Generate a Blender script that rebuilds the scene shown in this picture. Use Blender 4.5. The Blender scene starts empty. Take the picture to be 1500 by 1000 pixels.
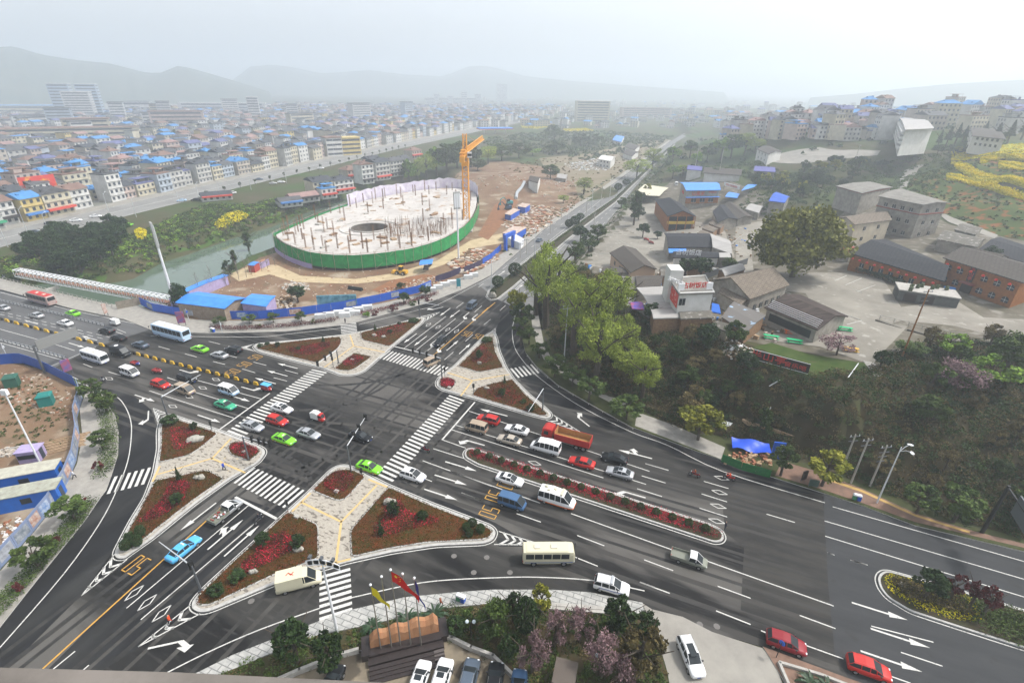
import bpy, math, random
import numpy as np
from mathutils import Vector, Matrix, geometry
R = math.radians
rnd = random.Random(11)
nr = np.random.RandomState(5)
SC = bpy.context.scene
COL = SC.collection
# ---------------------------------------------------------------- camera
CAMH = 58.0
F = 747.795
RT = (0.99987048,0.01609449,0.0)
UP = (0.01438686,-0.89378364,-0.44826759)
FW = (UP[1]*RT[2]-UP[2]*RT[1], UP[2]*RT[0]-UP[0]*RT[2], UP[0]*RT[1]-UP[1]*RT[0])
if FW[2] < 0: FW = (-FW[0],-FW[1],-FW[2])
cam = bpy.data.cameras.new('camera')
camo = bpy.data.objects.new('camera', cam); COL.objects.link(camo)
cam.lens = F/1500*36; cam.sensor_width = 36; cam.clip_end = 20000; cam.clip_start = 0.5
camo.matrix_world = Matrix(((RT[0],-RT[1],-RT[2],0),(FW[0],-FW[1],-FW[2],0),(UP[0],-UP[1],-UP[2], CAMH),(0,0,0,1)))
SC.camera = camo
# ---------------------------------------------------------------- sky, sun, exposure
HAZE = .0007
SUN_EL, SUN_AZ = 54,84
wd = bpy.data.worlds.new('World'); SC.world = wd; wd.use_nodes = True
nt = wd.node_tree; nt.nodes.clear()
sky = nt.nodes.new('ShaderNodeTexSky'); sky.sky_type = 'NISHITA'; sky.sun_disc = False
sky.sun_elevation = R(SUN_EL); sky.sun_rotation = R(SUN_AZ)
sky.air_density = 1.0; sky.dust_density = 3.0; sky.ozone_density = 1.0
hs = nt.nodes.new('ShaderNodeHueSaturation'); hs.inputs['Saturation'].default_value = 0.3
bg = nt.nodes.new('ShaderNodeBackground'); bg.inputs["Strength"].default_value = 0.145
wo = nt.nodes.new('ShaderNodeOutputWorld')
nt.links.new(sky.outputs[0], hs.inputs['Color']); nt.links.new(hs.outputs[0], bg.inputs['Color']); nt.links.new(bg.outputs[0], wo.inputs['Surface'])
sun = bpy.data.lights.new('sun', 'SUN'); sun.energy = 2.1; sun.angle = R(6); sun.color = (1,.97,.93)
suno = bpy.data.objects.new('sun', sun); COL.objects.link(suno)
sd = Vector((math.sin(R(SUN_AZ))*math.cos(R(SUN_EL)), math.cos(R(SUN_AZ))*math.cos(R(SUN_EL)), math.sin(R(SUN_EL))))
suno.rotation_euler = sd.to_track_quat('Z', 'Y').to_euler()
SC.view_settings.view_transform = 'Standard'; SC.view_settings.look = 'None'
SC.view_settings.exposure = 0.80; SC.view_settings.gamma = 1.0
SC.render.engine = 'CYCLES'
SC.cycles.use_denoising = True
SC.cycles.max_bounces = 5; SC.cycles.diffuse_bounces = 2; SC.cycles.glossy_bounces = 2
SC.cycles.volume_bounces = 4; SC.cycles.transparent_max_bounces = 4; SC.cycles.transmission_bounces = 1
SC.cycles.use_adaptive_sampling = True; SC.cycles.adaptive_threshold = 0.02
SC.cycles.sample_clamp_indirect = 4
# ---------------------------------------------------------------- pixel (1500x1000) -> place on the ground
def ray(px, py):
    d = (px-750, py-500, F)
    return (d[0]*RT[0]+d[1]*RT[1]+d[2]*RT[2], d[0]*FW[0]+d[1]*FW[1]+d[2]*FW[2], d[0]*UP[0]+d[1]*UP[1]+d[2]*UP[2])
def P(px, py, z=0.0):
    w = ray(px, py); t = (z-CAMH)/w[2]
    return Vector((w[0]*t, w[1]*t, z))
def proj(v):
    x, y, z = v[0], v[1], v[2]-CAMH
    a = RT[0]*x+FW[0]*y+UP[0]*z; b = RT[1]*x+FW[1]*y+UP[1]*z; c = RT[2]*x+FW[2]*y+UP[2]*z
    return 750+F*a/c, 500+F*b/c
def height(base, ty):
    """height of a vertical thing whose foot is at base and whose top shows at row ty"""
    lo, hi = 0.0,150.0
    for _ in range(40):
        m = (lo+hi)/2
        if proj((base[0], base[1], base[2]+m))[1] > ty: lo = m
        else: hi = m
    return lo
AU = -22.4                                   # direction of the main road, degrees
U = Vector((math.cos(R(AU)), math.sin(R(AU)),0)); V = Vector((-U.y, U.x, 0))
# ---------------------------------------------------------------- materials
MC = {}
def mat(name, col, rough=.7, metal=0.0, noise=None, col2=None, bump=0, spec=.4, emit=None, stretch=None, rot=0, lo=.35, hi=.65, detail=6):
    """principled; noise = scale (1/m) mixes col with col2"""
    if name in MC: return MC[name]
    m = bpy.data.materials.new(name); m.use_nodes = True; MC[name] = m
    t = m.node_tree; b = t.nodes['Principled BSDF']
    c4 = (*col, 1)
    b.inputs['Base Color'].default_value = c4; b.inputs['Roughness'].default_value = rough
    b.inputs['Metallic'].default_value = metal; b.inputs['Specular IOR Level'].default_value = spec if rough < .66 or spec != .4 else .12
    m.diffuse_color = c4
    if noise:
        tc = t.nodes.new('ShaderNodeTexCoord'); mp = t.nodes.new('ShaderNodeMapping')
        mp.vector_type = 'TEXTURE'; mp.inputs['Rotation'].default_value[2] = -rot
        if stretch: mp.inputs['Scale'].default_value = tuple(1/s for s in stretch)
        n = t.nodes.new('ShaderNodeTexNoise'); n.inputs['Scale'].default_value = noise; n.inputs['Detail'].default_value = detail
        n.inputs['Roughness'].default_value = .65
        mr = t.nodes.new('ShaderNodeMapRange'); mr.inputs[1].default_value = lo; mr.inputs[2].default_value = hi
        mx = t.nodes.new('ShaderNodeMix'); mx.data_type = 'RGBA'
        mx.inputs[6].default_value = c4; mx.inputs[7].default_value = (*(col2 or tuple(c*.6 for c in col)),1)
        t.links.new(tc.outputs['Object'], mp.inputs[0]); t.links.new(mp.outputs[0], n.inputs['Vector'])
        t.links.new(n.outputs[0], mr.inputs[0]); t.links.new(mr.outputs[0], mx.inputs[0])
        t.links.new(mx.outputs[2], b.inputs['Base Color'])
        if bump:
            bp = t.nodes.new('ShaderNodeBump'); bp.inputs['Strength'].default_value = bump; bp.inputs['Distance'].default_value = .1
            t.links.new(n.outputs[0], bp.inputs['Height']); t.links.new(bp.outputs[0], b.inputs['Normal'])
    if emit:
        b.inputs['Emission Color'].default_value = (*col, 1); b.inputs['Emission Strength'].default_value = emit
    return m
def over(m, col, scale, lo, hi, stretch=(1,1,1), rot=0.0, vor=False, fac=1.0):
    """lays a second pattern (stains, patches) over a material"""
    t = m.node_tree; b = t.nodes['Principled BSDF']; inp = b.inputs['Base Color']
    tc = t.nodes.new('ShaderNodeTexCoord'); mp = t.nodes.new('ShaderNodeMapping')
    mp.vector_type = 'TEXTURE'; mp.inputs['Scale'].default_value = tuple(1/s for s in stretch); mp.inputs['Rotation'].default_value[2] = -rot
    mp.inputs['Location'].default_value = (scale*31.7,5.1,0)
    if vor:
        n = t.nodes.new('ShaderNodeTexVoronoi'); n.inputs['Scale'].default_value = scale; src = n.outputs['Distance']
    else:
        n = t.nodes.new('ShaderNodeTexNoise'); n.inputs['Scale'].default_value = scale; n.inputs['Detail'].default_value = 5; src = n.outputs[0]
    mr = t.nodes.new('ShaderNodeMapRange'); mr.inputs[1].default_value = lo; mr.inputs[2].default_value = hi; mr.inputs[4].default_value = fac
    mx = t.nodes.new('ShaderNodeMix'); mx.data_type = 'RGBA'
    if inp.is_linked: t.links.new(inp.links[0].from_socket, mx.inputs[6])
    else: mx.inputs[6].default_value = inp.default_value
    mx.inputs[7].default_value = (*col, 1)
    t.links.new(tc.outputs['Object'], mp.inputs[0]); t.links.new(mp.outputs[0], n.inputs['Vector'])
    t.links.new(src, mr.inputs[0]); t.links.new(mr.outputs[0], mx.inputs[0]); t.links.new(mx.outputs[2], inp)
    return m
def leafmat(name, dark, light, rough=.6, var=.25):
    if name in MC: return MC[name]
    m = bpy.data.materials.new(name); m.use_nodes = True; MC[name] = m
    t = m.node_tree; b = t.nodes['Principled BSDF']; b.inputs['Roughness'].default_value = rough; b.inputs['Specular IOR Level'].default_value = .1
    a = t.nodes.new('ShaderNodeAttribute'); a.attribute_name = 'tint'
    oi = t.nodes.new('ShaderNodeObjectInfo')
    mx = t.nodes.new('ShaderNodeMix'); mx.data_type = 'RGBA'
    mx.inputs[6].default_value = (*dark, 1); mx.inputs[7].default_value = (*light, 1)
    hv = t.nodes.new('ShaderNodeHueSaturation')
    mr = t.nodes.new('ShaderNodeMapRange'); mr.inputs[3].default_value = 1-var; mr.inputs[4].default_value = 1+var
    t.links.new(a.outputs['Fac'], mx.inputs[0]); t.links.new(oi.outputs['Random'], mr.inputs[0])
    t.links.new(mr.outputs[0], hv.inputs['Value']); t.links.new(mx.outputs[2], hv.inputs['Color']); t.links.new(hv.outputs[0], b.inputs['Base Color'])
    return m
# ---------------------------------------------------------------- objects
def tag(o, label=None, cat=None, group=None, kind=None):
    if label: o['label'] = label
    if cat: o['category'] = cat
    if group: o['group'] = group
    if kind: o['kind'] = kind
    return o
def empty(name, loc, rz=0, label=None, cat=None, group=None):
    o = bpy.data.objects.new(name, None); COL.objects.link(o); o.location = loc; o.rotation_euler = (0,0, rz)
    o.empty_display_size = .3
    return tag(o, label, cat, group)
def link(name, me, parent=None, loc=None, rz=0, label=None, cat=None, group=None, kind=None, scale=None):
    o = bpy.data.objects.new(name, me); COL.objects.link(o)
    if parent: o.parent = parent
    if loc is not None: o.location = loc
    if rz: o.rotation_euler = (0,0, rz)
    if scale: o.scale = scale if hasattr(scale, '__len__') else (scale,)*3
    return tag(o, label, cat, group, kind)
class MB:
    def __init__(s): s.v = []; s.f = []; s.m = []
    def add(s, vs, fs, mi=0):
        n = len(s.v); s.v += [tuple(a) for a in vs]; s.f += [tuple(n+i for i in f) for f in fs]; s.m += [mi]*len(fs); return s
    def box(s, c, sz, rz=0, mi=0, top=1.0):
        """c = centre of the base"""
        x, y, z = sz[0]/2, sz[1]/2, sz[2]; ca, sa = math.cos(rz), math.sin(rz); vs = []
        for zz, k in ((0,1),(z, top)):
            for a, b in ((-x, -y),(x, -y),(x, y),(-x, y)):
                a *= k; b *= k
                vs.append((c[0]+a*ca-b*sa, c[1]+a*sa+b*ca, c[2]+zz))
        return s.add(vs, [(3,2,1,0),(4,5,6,7),(0,1,5,4),(1,2,6,5),(2,3,7,6),(3,0,4,7)], mi)
    def prism(s, poly, z0, z1, mi=0, top=None, bottom=True):
        n = len(poly)
        if sum(poly[i-1][0]*poly[i][1]-poly[i][0]*poly[i-1][1] for i in range(n)) < 0: poly = poly[::-1]
        vs = [(p[0], p[1], z0) for p in poly]+[(p[0], p[1], z1) for p in poly]
        s.add(vs, [(i, (i+1) % n, n+(i+1) % n, n+i) for i in range(n)], mi)
        s.add(vs[n:],[tuple(range(n))], mi if top is None else top)
        if bottom: s.add(vs[:n],[tuple(range(n))[::-1]], mi)
        return s
    def sheet(s, poly, z, mi=0):
        n = len(poly)
        if sum(poly[i-1][0]*poly[i][1]-poly[i][0]*poly[i-1][1] for i in range(n)) < 0: poly = poly[::-1]
        return s.add([(p[0], p[1], z) for p in poly],[tuple(range(n))], mi)
    def tube(s, pts, r, n=6, mi=0, r2=None, cap=True):
        pts = [Vector(p) for p in pts]; k = len(pts); vs = []
        for i, p in enumerate(pts):
            d = (pts[min(i+1, k-1)]-pts[max(i-1,0)]).normalized()
            a = d.cross(Vector((0,0,1)) if abs(d.z) < .9 else Vector((1,0,0))).normalized(); b = d.cross(a)
            rr = r if r2 is None else r+(r2-r)*i/(k-1)
            for j in range(n):
                t = 2*math.pi*j/n; vs.append(p+(a*math.cos(t)+b*math.sin(t))*rr)
        fs = [(i*n+j, i*n+(j+1) % n, (i+1)*n+(j+1) % n, (i+1)*n+j) for i in range(k-1) for j in range(n)]
        if cap: fs += [tuple(range(n))[::-1], tuple((k-1)*n+j for j in range(n))]
        return s.add(vs, fs, mi)
    def quad(s, a, b, c, d, mi=0): return s.add([a, b, c, d],[(0,1,2,3)], mi)
    def ball(s, c, r, mi=0, nu=8, nv=5, jit=0):
        if not hasattr(r, '__len__'): r = (r, r, r)
        vs = [(c[0], c[1], c[2]-r[2])]
        for i in range(1, nv):
            a = math.pi*i/nv
            for j in range(nu):
                b = 2*math.pi*j/nu; k = 1+(rnd.uniform(-jit, jit) if jit else 0)
                vs.append((c[0]+r[0]*k*math.sin(a)*math.cos(b), c[1]+r[1]*k*math.sin(a)*math.sin(b), c[2]-r[2]*k*math.cos(a)))
        vs.append((c[0], c[1], c[2]+r[2])); fs = []
        for j in range(nu): fs.append((0,1+(j+1) % nu, 1+j))
        for i in range(nv-2):
            for j in range(nu):
                a = 1+i*nu; fs.append((a+j, a+(j+1) % nu, a+nu+(j+1) % nu, a+nu+j))
        a = 1+(nv-2)*nu
        for j in range(nu): fs.append((a+j, a+(j+1) % nu, len(vs)-1))
        return s.add(vs, fs, mi)
    def strip(s, pts, w, z=.03, mi=0):
        """flat line of width w along ground points"""
        for a, b in zip(pts, pts[1:]):
            a = Vector((a[0], a[1],0)); b = Vector((b[0], b[1],0)); d = b-a
            if d.length < 1e-4: continue
            d.normalize(); n = Vector((-d.y, d.x, 0))*w/2; a = a-d*w*.2; b = b+d*w*.2
            s.quad((a.x-n.x, a.y-n.y, z),(b.x-n.x, b.y-n.y, z),(b.x+n.x, b.y+n.y, z),(a.x+n.x, a.y+n.y, z), mi)
        return s
    def mesh(s, name, mats, smooth=False):
        me = bpy.data.meshes.new(name); me.from_pydata(s.v, [], s.f)
        if not isinstance(mats, (list, tuple)): mats = [mats]
        for m in mats: me.materials.append(m)
        if len(mats) > 1: me.polygons.foreach_set('material_index', s.m)
        if smooth: me.polygons.foreach_set('use_smooth', [True]*len(s.f))
        me.update(); return me
    def build(s, name, mats, parent=None, smooth=False, **k):
        return link(name, s.mesh(name, mats, smooth), parent, **k)
def W(pts, z=0.0): return [P(*p[:2], p[2] if len(p) > 2 else z) for p in pts]
# ================================================================ TERRAIN
def seg_d(X, Y, pts, closed=False):
    d = np.full(X.shape, 1e9); n = len(pts)
    for i in range(n if closed else n-1):
        ax, ay = pts[i][0], pts[i][1]; bx, by = pts[(i+1) % n][0], pts[(i+1) % n][1]
        dx, dy = bx-ax, by-ay; L = dx*dx+dy*dy+1e-9
        t = np.clip(((X-ax)*dx+(Y-ay)*dy)/L, 0,1)
        d = np.minimum(d, np.hypot(X-ax-t*dx, Y-ay-t*dy))
    return d
def inside(X, Y, pts):
    r = np.zeros(X.shape, bool); n = len(pts)
    for i in range(n):
        ax, ay = pts[i][0], pts[i][1]; bx, by = pts[i-1][0], pts[i-1][1]
        c = (ay > Y) != (by > Y)
        with np.errstate(divide='ignore', invalid='ignore'):
            r ^= c & (X < (bx-ax)*(Y-ay)/(by-ay+1e-12)+ax)
    return r
sst = lambda t: (lambda u: u*u*(3-2*u))(np.clip(t, 0,1))
PLAT = W([(850,384,2),(880,412,4),(905,445,6),(950,472,8),(1000,484,9),(1040,494,10),(1090,512,11),(1180,560,11),(1240,572,11),(1290,560,11),
          (1330,525,12),(1400,512,12),(1500,500,12),(1900,560,12),(1900,330,14),(1700,220,30),(1400,178,36),(1300,170,36),(1100,190,22),(1035,212,8),(990,240,1.2),
          (955,275,.6),(925,300,.5),(895,335,1),(860,372,1.6)])
FOOT = W([(1010,203),(985,224),(940,280),(906,312),(893,336),(848,380),(815,415),(798,440),(793,480),(803,520),(834,556),(872,582),(935,604),(1000,632),(1040,640),
          (1120,655),(1200,684),(1260,706),(1340,742),(1420,774),(1500,794),(1800,880)])
HILL = FOOT+[Vector((420,10,0)), Vector((900,300,0)), Vector((1200,1500,0)), Vector((420,1500,0))]
CTRL = W([(860,372,1.6),(900,340,1),(930,300,.5),(960,270,.8),(1010,225,1.5),(880,412,4),(905,445,6),(950,472,8),(1000,484,9),(1040,494,10),(1090,512,11),
          (1180,560,11),(1240,572,11),(1290,560,11),(1330,525,12),(1400,512,12),(1500,500,12),(960,300,2),(940,340,3),(920,360,3),(1000,330,4),(1050,340,6),(1100,380,8),(1100,330,7),
          (1040,430,9),(1200,420,11),(1300,340,12),(1420,440,12),(1500,400,12.5),(1250,280,12),(1320,262,16),(1380,330,14),(1440,345,14),(1390,290,18),(1400,262,23),
          (1440,240,28),(1500,225,32),(1500,262,27),(1500,300,20),(1600,240,34),(1700,230,36),(1325,219,27),(1270,222,25),(1200,225,22),(1130,235,17),(1120,262,11),(1060,250,7),(1200,200,29),(1060,205,13),(1100,192,22),(1250,245,20),
          (1400,190,35),(1450,205,32),(1500,170,42),(1900,190,44),(1700,330,24),(1900,560,14),(1200,175,36),(1300,175,37),(1100,165,34),(1250,152,44),(1150,150,42),(1400,150,46),(1500,145,49)])
RIVER = W([(-200,470),(-60,440),(60,420),(150,422),(205,412),(250,386),(293,372),(352,350),(405,334),(450,316),(500,296),(560,277),(640,262),
           (650,270),(570,288),(510,308),(450,338),(408,362),(337,388),(300,408),(262,434),(205,456),(120,452),(-60,468),(-200,500)],-5)
MOUND = P(735,268,3)
def hfun(X, Y):
    num = np.zeros(X.shape); den = np.zeros(X.shape)
    for c in CTRL:
        w = 1/((X-c.x)**2+(Y-c.y)**2+30)**1.6; num += w*c.z; den += w
    hp = num/den
    dp = seg_d(X, Y, PLAT, True); ip = inside(X, Y, PLAT); dp = np.where(ip, 0, dp)
    df = seg_d(X, Y, FOOT); ih = inside(X, Y, HILL)
    df2 = seg_d(X, Y, HILL, True)
    t = df/(df+dp+1e-6)
    z = np.where(ih, hp*sst(t),0.0)
    # gentle bumps on the hill slopes
    z += np.where(ih & ~ip, .5*np.sin(X*.31+Y*.17)*np.cos(Y*.23-X*.11)*sst(t)*2,0)
    z += 7*np.exp(-(((X-MOUND.x)/34)**2+((Y-MOUND.y)/24)**2))
    dr = seg_d(X, Y, RIVER, True); ir = inside(X, Y, RIVER); dr = np.where(ir, 0, dr)
    z = np.where(dr < 12,-6.5+(z+6.5)*sst(dr/12), z)
    return z
def axis(lo, hi, st, far, g=1.12):
    a = list(np.arange(lo, hi+.1, st)); s = st; x = hi
    while x < far: s *= g; x += s; a.append(x)
    s = st; x = lo; b = []
    while x > -far: s *= g; x -= s; b.append(x)
    return np.array(b[::-1]+a)
GX = axis(-340,330,2.5,9000); GY = axis(20,480,2.5,9000)
GY = GY[GY > -600]
XX, YY = np.meshgrid(GX, GY)
ZZ = hfun(XX, YY)
def hz(x, y):
    i = min(max(np.searchsorted(GX, x)-1,0), len(GX)-2); j = min(max(np.searchsorted(GY, y)-1,0), len(GY)-2)
    u = (x-GX[i])/(GX[i+1]-GX[i]); v = (y-GY[j])/(GY[j+1]-GY[j]); u = min(max(u, 0),1); v = min(max(v, 0),1)
    return float((ZZ[j, i]*(1-u)+ZZ[j, i+1]*u)*(1-v)+(ZZ[j+1, i]*(1-u)+ZZ[j+1, i+1]*u)*v)
def G(px, py, dz=0.0):
    """the place on the real terrain seen at a point of the photo"""
    w = ray(px, py)
    if w[2] >= -1e-6: w = (w[0], w[1],-1e-6)
    t = (60-CAMH)/w[2]; k = 1/math.hypot(w[0], w[1], w[2]); t = 20*k; s = 1.0
    while t < 4000*k:
        z = CAMH+w[2]*t
        if z < 62 and z <= hz(w[0]*t, w[1]*t): break
        s = max(1.0, t/k*.012); t += s*k
    lo, hi = t-s*k, t
    for _ in range(16):
        m = (lo+hi)/2
        if CAMH+w[2]*m <= hz(w[0]*m, w[1]*m): hi = m
        else: lo = m
    x, y = w[0]*hi, w[1]*hi
    return Vector((x, y, hz(x, y)+dz))
def GW(pts): return [G(*p[:2]) for p in pts]
def terrain():
    ny, nx = XX.shape
    v = np.stack([XX, YY, ZZ-.06],-1).reshape(-1,3)
    idx = np.arange(ny*nx).reshape(ny, nx)
    f = np.stack([idx[:-1, :-1], idx[:-1,1:], idx[1:, 1:], idx[1:, :-1]],-1).reshape(-1,4)
    me = bpy.data.meshes.new('ground'); me.vertices.add(len(v)); me.vertices.foreach_set('co', v.ravel().astype('f'))
    me.loops.add(f.size); me.loops.foreach_set('vertex_index', f.ravel().astype('i'))
    me.polygons.add(len(f)); me.polygons.foreach_set('loop_start', np.arange(0, f.size, 4, dtype='i'))
    me.polygons.foreach_set('use_smooth', np.ones(len(f), bool))
    me.update(calc_edges=True)
    m = mat('ground_soil', (.05,.065,.02),.95, noise=.06, col2=(.085,.07,.04), bump=.3)
    over(m, (.05,.085,.02),.02,.5,.62); over(m, (.16,.13,.10),.9,.6,.75, fac=.6)
    me.materials.append(m); link('ground', me, kind='structure')
terrain()
def drape(name, poly, m, dz=.06, step=4.0, kind='structure', label=None, cat=None, thick=0):
    """sheet following the terrain"""
    pts = []; n = len(poly)
    for i in range(n):
        a, b = Vector(poly[i][:2]), Vector(poly[(i+1) % n][:2]); k = max(1, int((b-a).length/step))
        for j in range(k): pts.append(a+(b-a)*j/k)
    nb = len(pts); X = np.array([p.x for p in pts]); Y = np.array([p.y for p in pts])
    gx, gy = np.meshgrid(np.arange(X.min(), X.max(), step), np.arange(Y.min(), Y.max(), step))
    q = [(p.x, p.y) for p in pts]
    ok = inside(gx, gy, q) & (seg_d(gx, gy, q, True) > step*.4)
    pts += [Vector((a, b)) for a, b in zip(gx[ok], gy[ok])]
    r = geometry.delaunay_2d_cdt(pts, [(i, (i+1) % nb) for i in range(nb)],[list(range(nb))],1,1e-4)
    me = bpy.data.meshes.new(name)
    me.from_pydata([(p.x, p.y, hz(p.x, p.y)+dz) for p in r[0]],[],[f for f in r[2]])
    me.polygons.foreach_set('use_smooth', [True]*len(me.polygons))
    # make sure the sheet faces up
    me.update()
    if len(me.polygons) and sum(p.normal.z for p in me.polygons) < 0: me.flip_normals()
    me.materials.append(m)
    return link(name, me, kind=kind, label=label, cat=cat)
# ================================================================ GROUND COVERS, ROADS, ISLANDS
ROT = R(AU)
ASPH = mat('asphalt', (.050,.048,.044),.85, noise=.9, col2=(.028,.027,.026), stretch=(.10,.7,1), rot=-ROT, lo=.3, hi=.7, bump=.05)
over(ASPH, (.115,.108,.098),.05,.46,.55, rot=-ROT, stretch=(.35,1.6,1), fac=.8)
over(ASPH, (.009,.009,.010),.08,.49,.56, rot=-ROT+.15, stretch=(.28,1.1,1), fac=.85)
over(ASPH, (.10,.095,.09),1.6,.55,.75, rot=-ROT, stretch=(.15,1,1), fac=.4)
ASPL = mat('worn_asphalt', (.125,.125,.125),.85, noise=.5, col2=(.095,.095,.096), stretch=(.2,1,1), rot=-ROT)
over(ASPL, (.06,.06,.06),.07,.58,.72, rot=-ROT, stretch=(.3,1.4,1), fac=.6)
FARC = mat('far_road_concrete', (.20,.198,.19),.9, noise=.4, col2=(.15,.148,.142), stretch=(.2,1,1), rot=-ROT)
ASPE = mat('grey_asphalt', (.055,.056,.058),.85, noise=.5, col2=(.043,.044,.046), stretch=(.2,1,1), rot=-ROT)
over(ASPE, (.04,.038,.036),.4,.62,.7, fac=.6)
CONC = mat('concrete', (.34,.32,.28),.9, noise=.25, col2=(.24,.225,.20), lo=.3, hi=.7)
over(CONC, (.16,.15,.13),.12,.55,.75, fac=.6)
PAVE = mat('paving', (.36,.34,.30),.9, noise=.8, col2=(.27,.255,.23))
DIRT = mat('site_soil', (.235,.165,.105),.95, noise=.08, col2=(.17,.10,.06), lo=.35, hi=.6, bump=.4, detail=10)
over(DIRT, (.38,.32,.24),.11,.56,.68, fac=.8); over(DIRT, (.12,.10,.06),.3,.58,.7, fac=.7); over(DIRT, (.5,.47,.42),1.6,.66,.74, fac=.9)
WHITE = mat('road_paint', (.60,.59,.55),.7, noise=1.5, col2=(.5,.49,.46), lo=.45, hi=.8)
over(WHITE, (.16,.16,.155),5,.58,.68, fac=.75)
YEL = mat('yellow_road_paint', (.62,.34,.06),.7, noise=1.5, col2=(.45,.26,.07))
KERB = mat('kerb_stone', (.5,.49,.46),.85, noise=2, col2=(.36,.35,.33))
TOWNG = mat('town_ground', (.26,.25,.24),.95, noise=.08, col2=(.15,.16,.12))
def Ln(a, b, n=8):
    a = P(*a); b = P(*b); return [a+(b-a)*i/n for i in range(n+1)]
kerbR_far = [(993,206),(932,273),(893,318)]
road_px = [(-90,402),(0,424),(104,452),(182,468),(229,486.5),(312,488.5),(418,485.8),(496,477),(522,472),(626,444),(680,423),(720,403),(796,337),(900,268),(983,206),(1004,193),(1014,193),
           (993,206),(932,273),(886,331),(851,368),(800,424),(771,462),(763,490),(770,517),(785.6,536.5),(816.8,563.8),(861,589.8),(926,626),(1020,661),(1128,698),(1204,722),(1260,740),(1340,770),
           (1500,808),(1640,846),(1700,1160),(1420,1055),(1240,993),(1117,947),(1043,925),(1000,903),(955,892),(941,883),(862.7,867.7),(807,864),(720,864),(669,867.7),(593,875),(517,893),(469,909.5),(423.6,927),
           (340,960),(250,1005),(150,1080),(-180,1130),(-40,962),(0,919),(62,840),(96,798),(125,762),(148,728),(156,717.8),(165,692),(173,666),(174,632),(169,608.6),(158.6,593),
           (145.6,575),(118,557),(86,545),(34,533),(0,530),(-90,512)]
road_w = W(road_px)
MB().prism(road_w, -.05,0.0).build('road', ASPH, kind='structure')
# bridge deck under the western arm, on piers
b = MB(); b.prism(W([(-90,400),(0,422),(104,450),(150,460),(86,545),(0,531),(-90,513)]),-1.3,-.06)
b.build('road_bridge_deck', mat('bridge_concrete', (.4,.38,.34),.9, noise=.6), kind='structure')
MB().sheet(W([(-90,404),(0,426),(104,454),(182,470),(223,481.5),(140,508),(75,541),(34,531),(0,528),(-90,511)]),.012).build('worn_road', ASPL, kind='structure')
MB().sheet(W([(700,416.5),(722,402.5),(797,337),(901,268),(984,206),(1003,195),(1012,195),(992,206.5),(931,273.5),(885,332),(850,369),(800,425),(772,462),(750,448),(728,438),(712,426)]),.012).build('far_road', FARC, kind='structure')
MB().sheet(W([(983,207),(1003,195),(1012,184),(1020,176),(1029,176),(1023,184),(1013,195),(993,207)]),.013).build('far_road', FARC, kind='structure')
MB().sheet(W([(1206,724),(1260,741),(1340,771),(1500,809),(1640,847),(1690,1150),(1420,1053),(1243,992),(1223,960),(1213,855)]),.012).build('grey_road', ASPE, kind='structure')
NEWA = mat('fresh_asphalt', (.024,.024,.026),.8, noise=.7, col2=(.012,.012,.013), stretch=(.7,.12,1), rot=-ROT, lo=.3, hi=.7)
over(NEWA, (.05,.05,.048),.09,.52,.66, rot=-ROT, stretch=(1.5,.4,1), fac=.7)
for q_ in ([(430,728),(470,695),(498,676),(530,676),(580,700),(640,728),(725,765),(760,785),(800,800),(730,800),(722,775),(640,741),(560,712),(520,690),(490,690),(440,735),(280,890),(200,950),(120,1000),(60,990),(150,900),(250,805),(345,725),(400,745)],[(796,445),(771,462),(763,490),(770,517),(786,536),(817,564),(861,590),(926,626),(1020,661),(1128,698),(1204,722),(1208,738),(1100,706),(980,662),(880,622),(810,590),(765,560),(740,525),(727,482),(735,460),(752,447)],
           [(100,560),(146,575),(160,593),(170,608),(174,632),(173,666),(165,692),(148,728),(96,798),(0,918),(-60,990),(-20,1010),(60,930),(120,870),(170,800),(205,735),(225,680),(232,632),(222,600),(190,575)]):
    MB().sheet(W(q_),.008).build('fresh_road', NEWA, kind='structure')
MB().sheet(W([(1078,706),(1204,726),(1207,745),(1213,852),(1222,944),(1150,915),(1085,893),(1090,800),(1062,780),(1058,730)]),.010).build('resurfaced_road', mat('resurfaced_asphalt', (.030,.029,.028),.8, noise=.35, col2=(.050,.047,.042), stretch=(.3,1.4,1), rot=-ROT, lo=.4, hi=.6), kind='structure')
TRK = mat('tyre_track', (.031,.030,.029),.7, noise=.22, col2=(.050,.048,.045), stretch=(.25,1,1), rot=-ROT, lo=.42, hi=.56); TRL = mat('dusty_track', (.078,.074,.068),.9, noise=.3, col2=(.055,.052,.048), stretch=(.2,1,1), rot=-ROT, lo=.40, hi=.55)
tk = MB(); c0 = P(600,600); rk = random.Random(4)
for d_, e_, lo_, hi_, n_, lw in ((U, V, -95,110,13,3.5),(V, U, -75,70,7,3.5)):
    for i in range(-n_//2, n_//2+2):
        for s_ in (-.85,.85):
            if rk.random() < .15: continue
            o_ = i*lw+s_+rk.uniform(-.25,.25); a_ = c0+e_*o_+d_*(lo_+rk.uniform(0,20)); b_ = c0+e_*(o_+rk.uniform(-.6,.6))+d_*(hi_-rk.uniform(0,20)); tk.strip([a_, (a_+b_)/2+e_*rk.uniform(-.3,.3), b_], rk.uniform(.45,.8),.0115 if d_ is U else .0135, rk.choice((0,0,1)))
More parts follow.
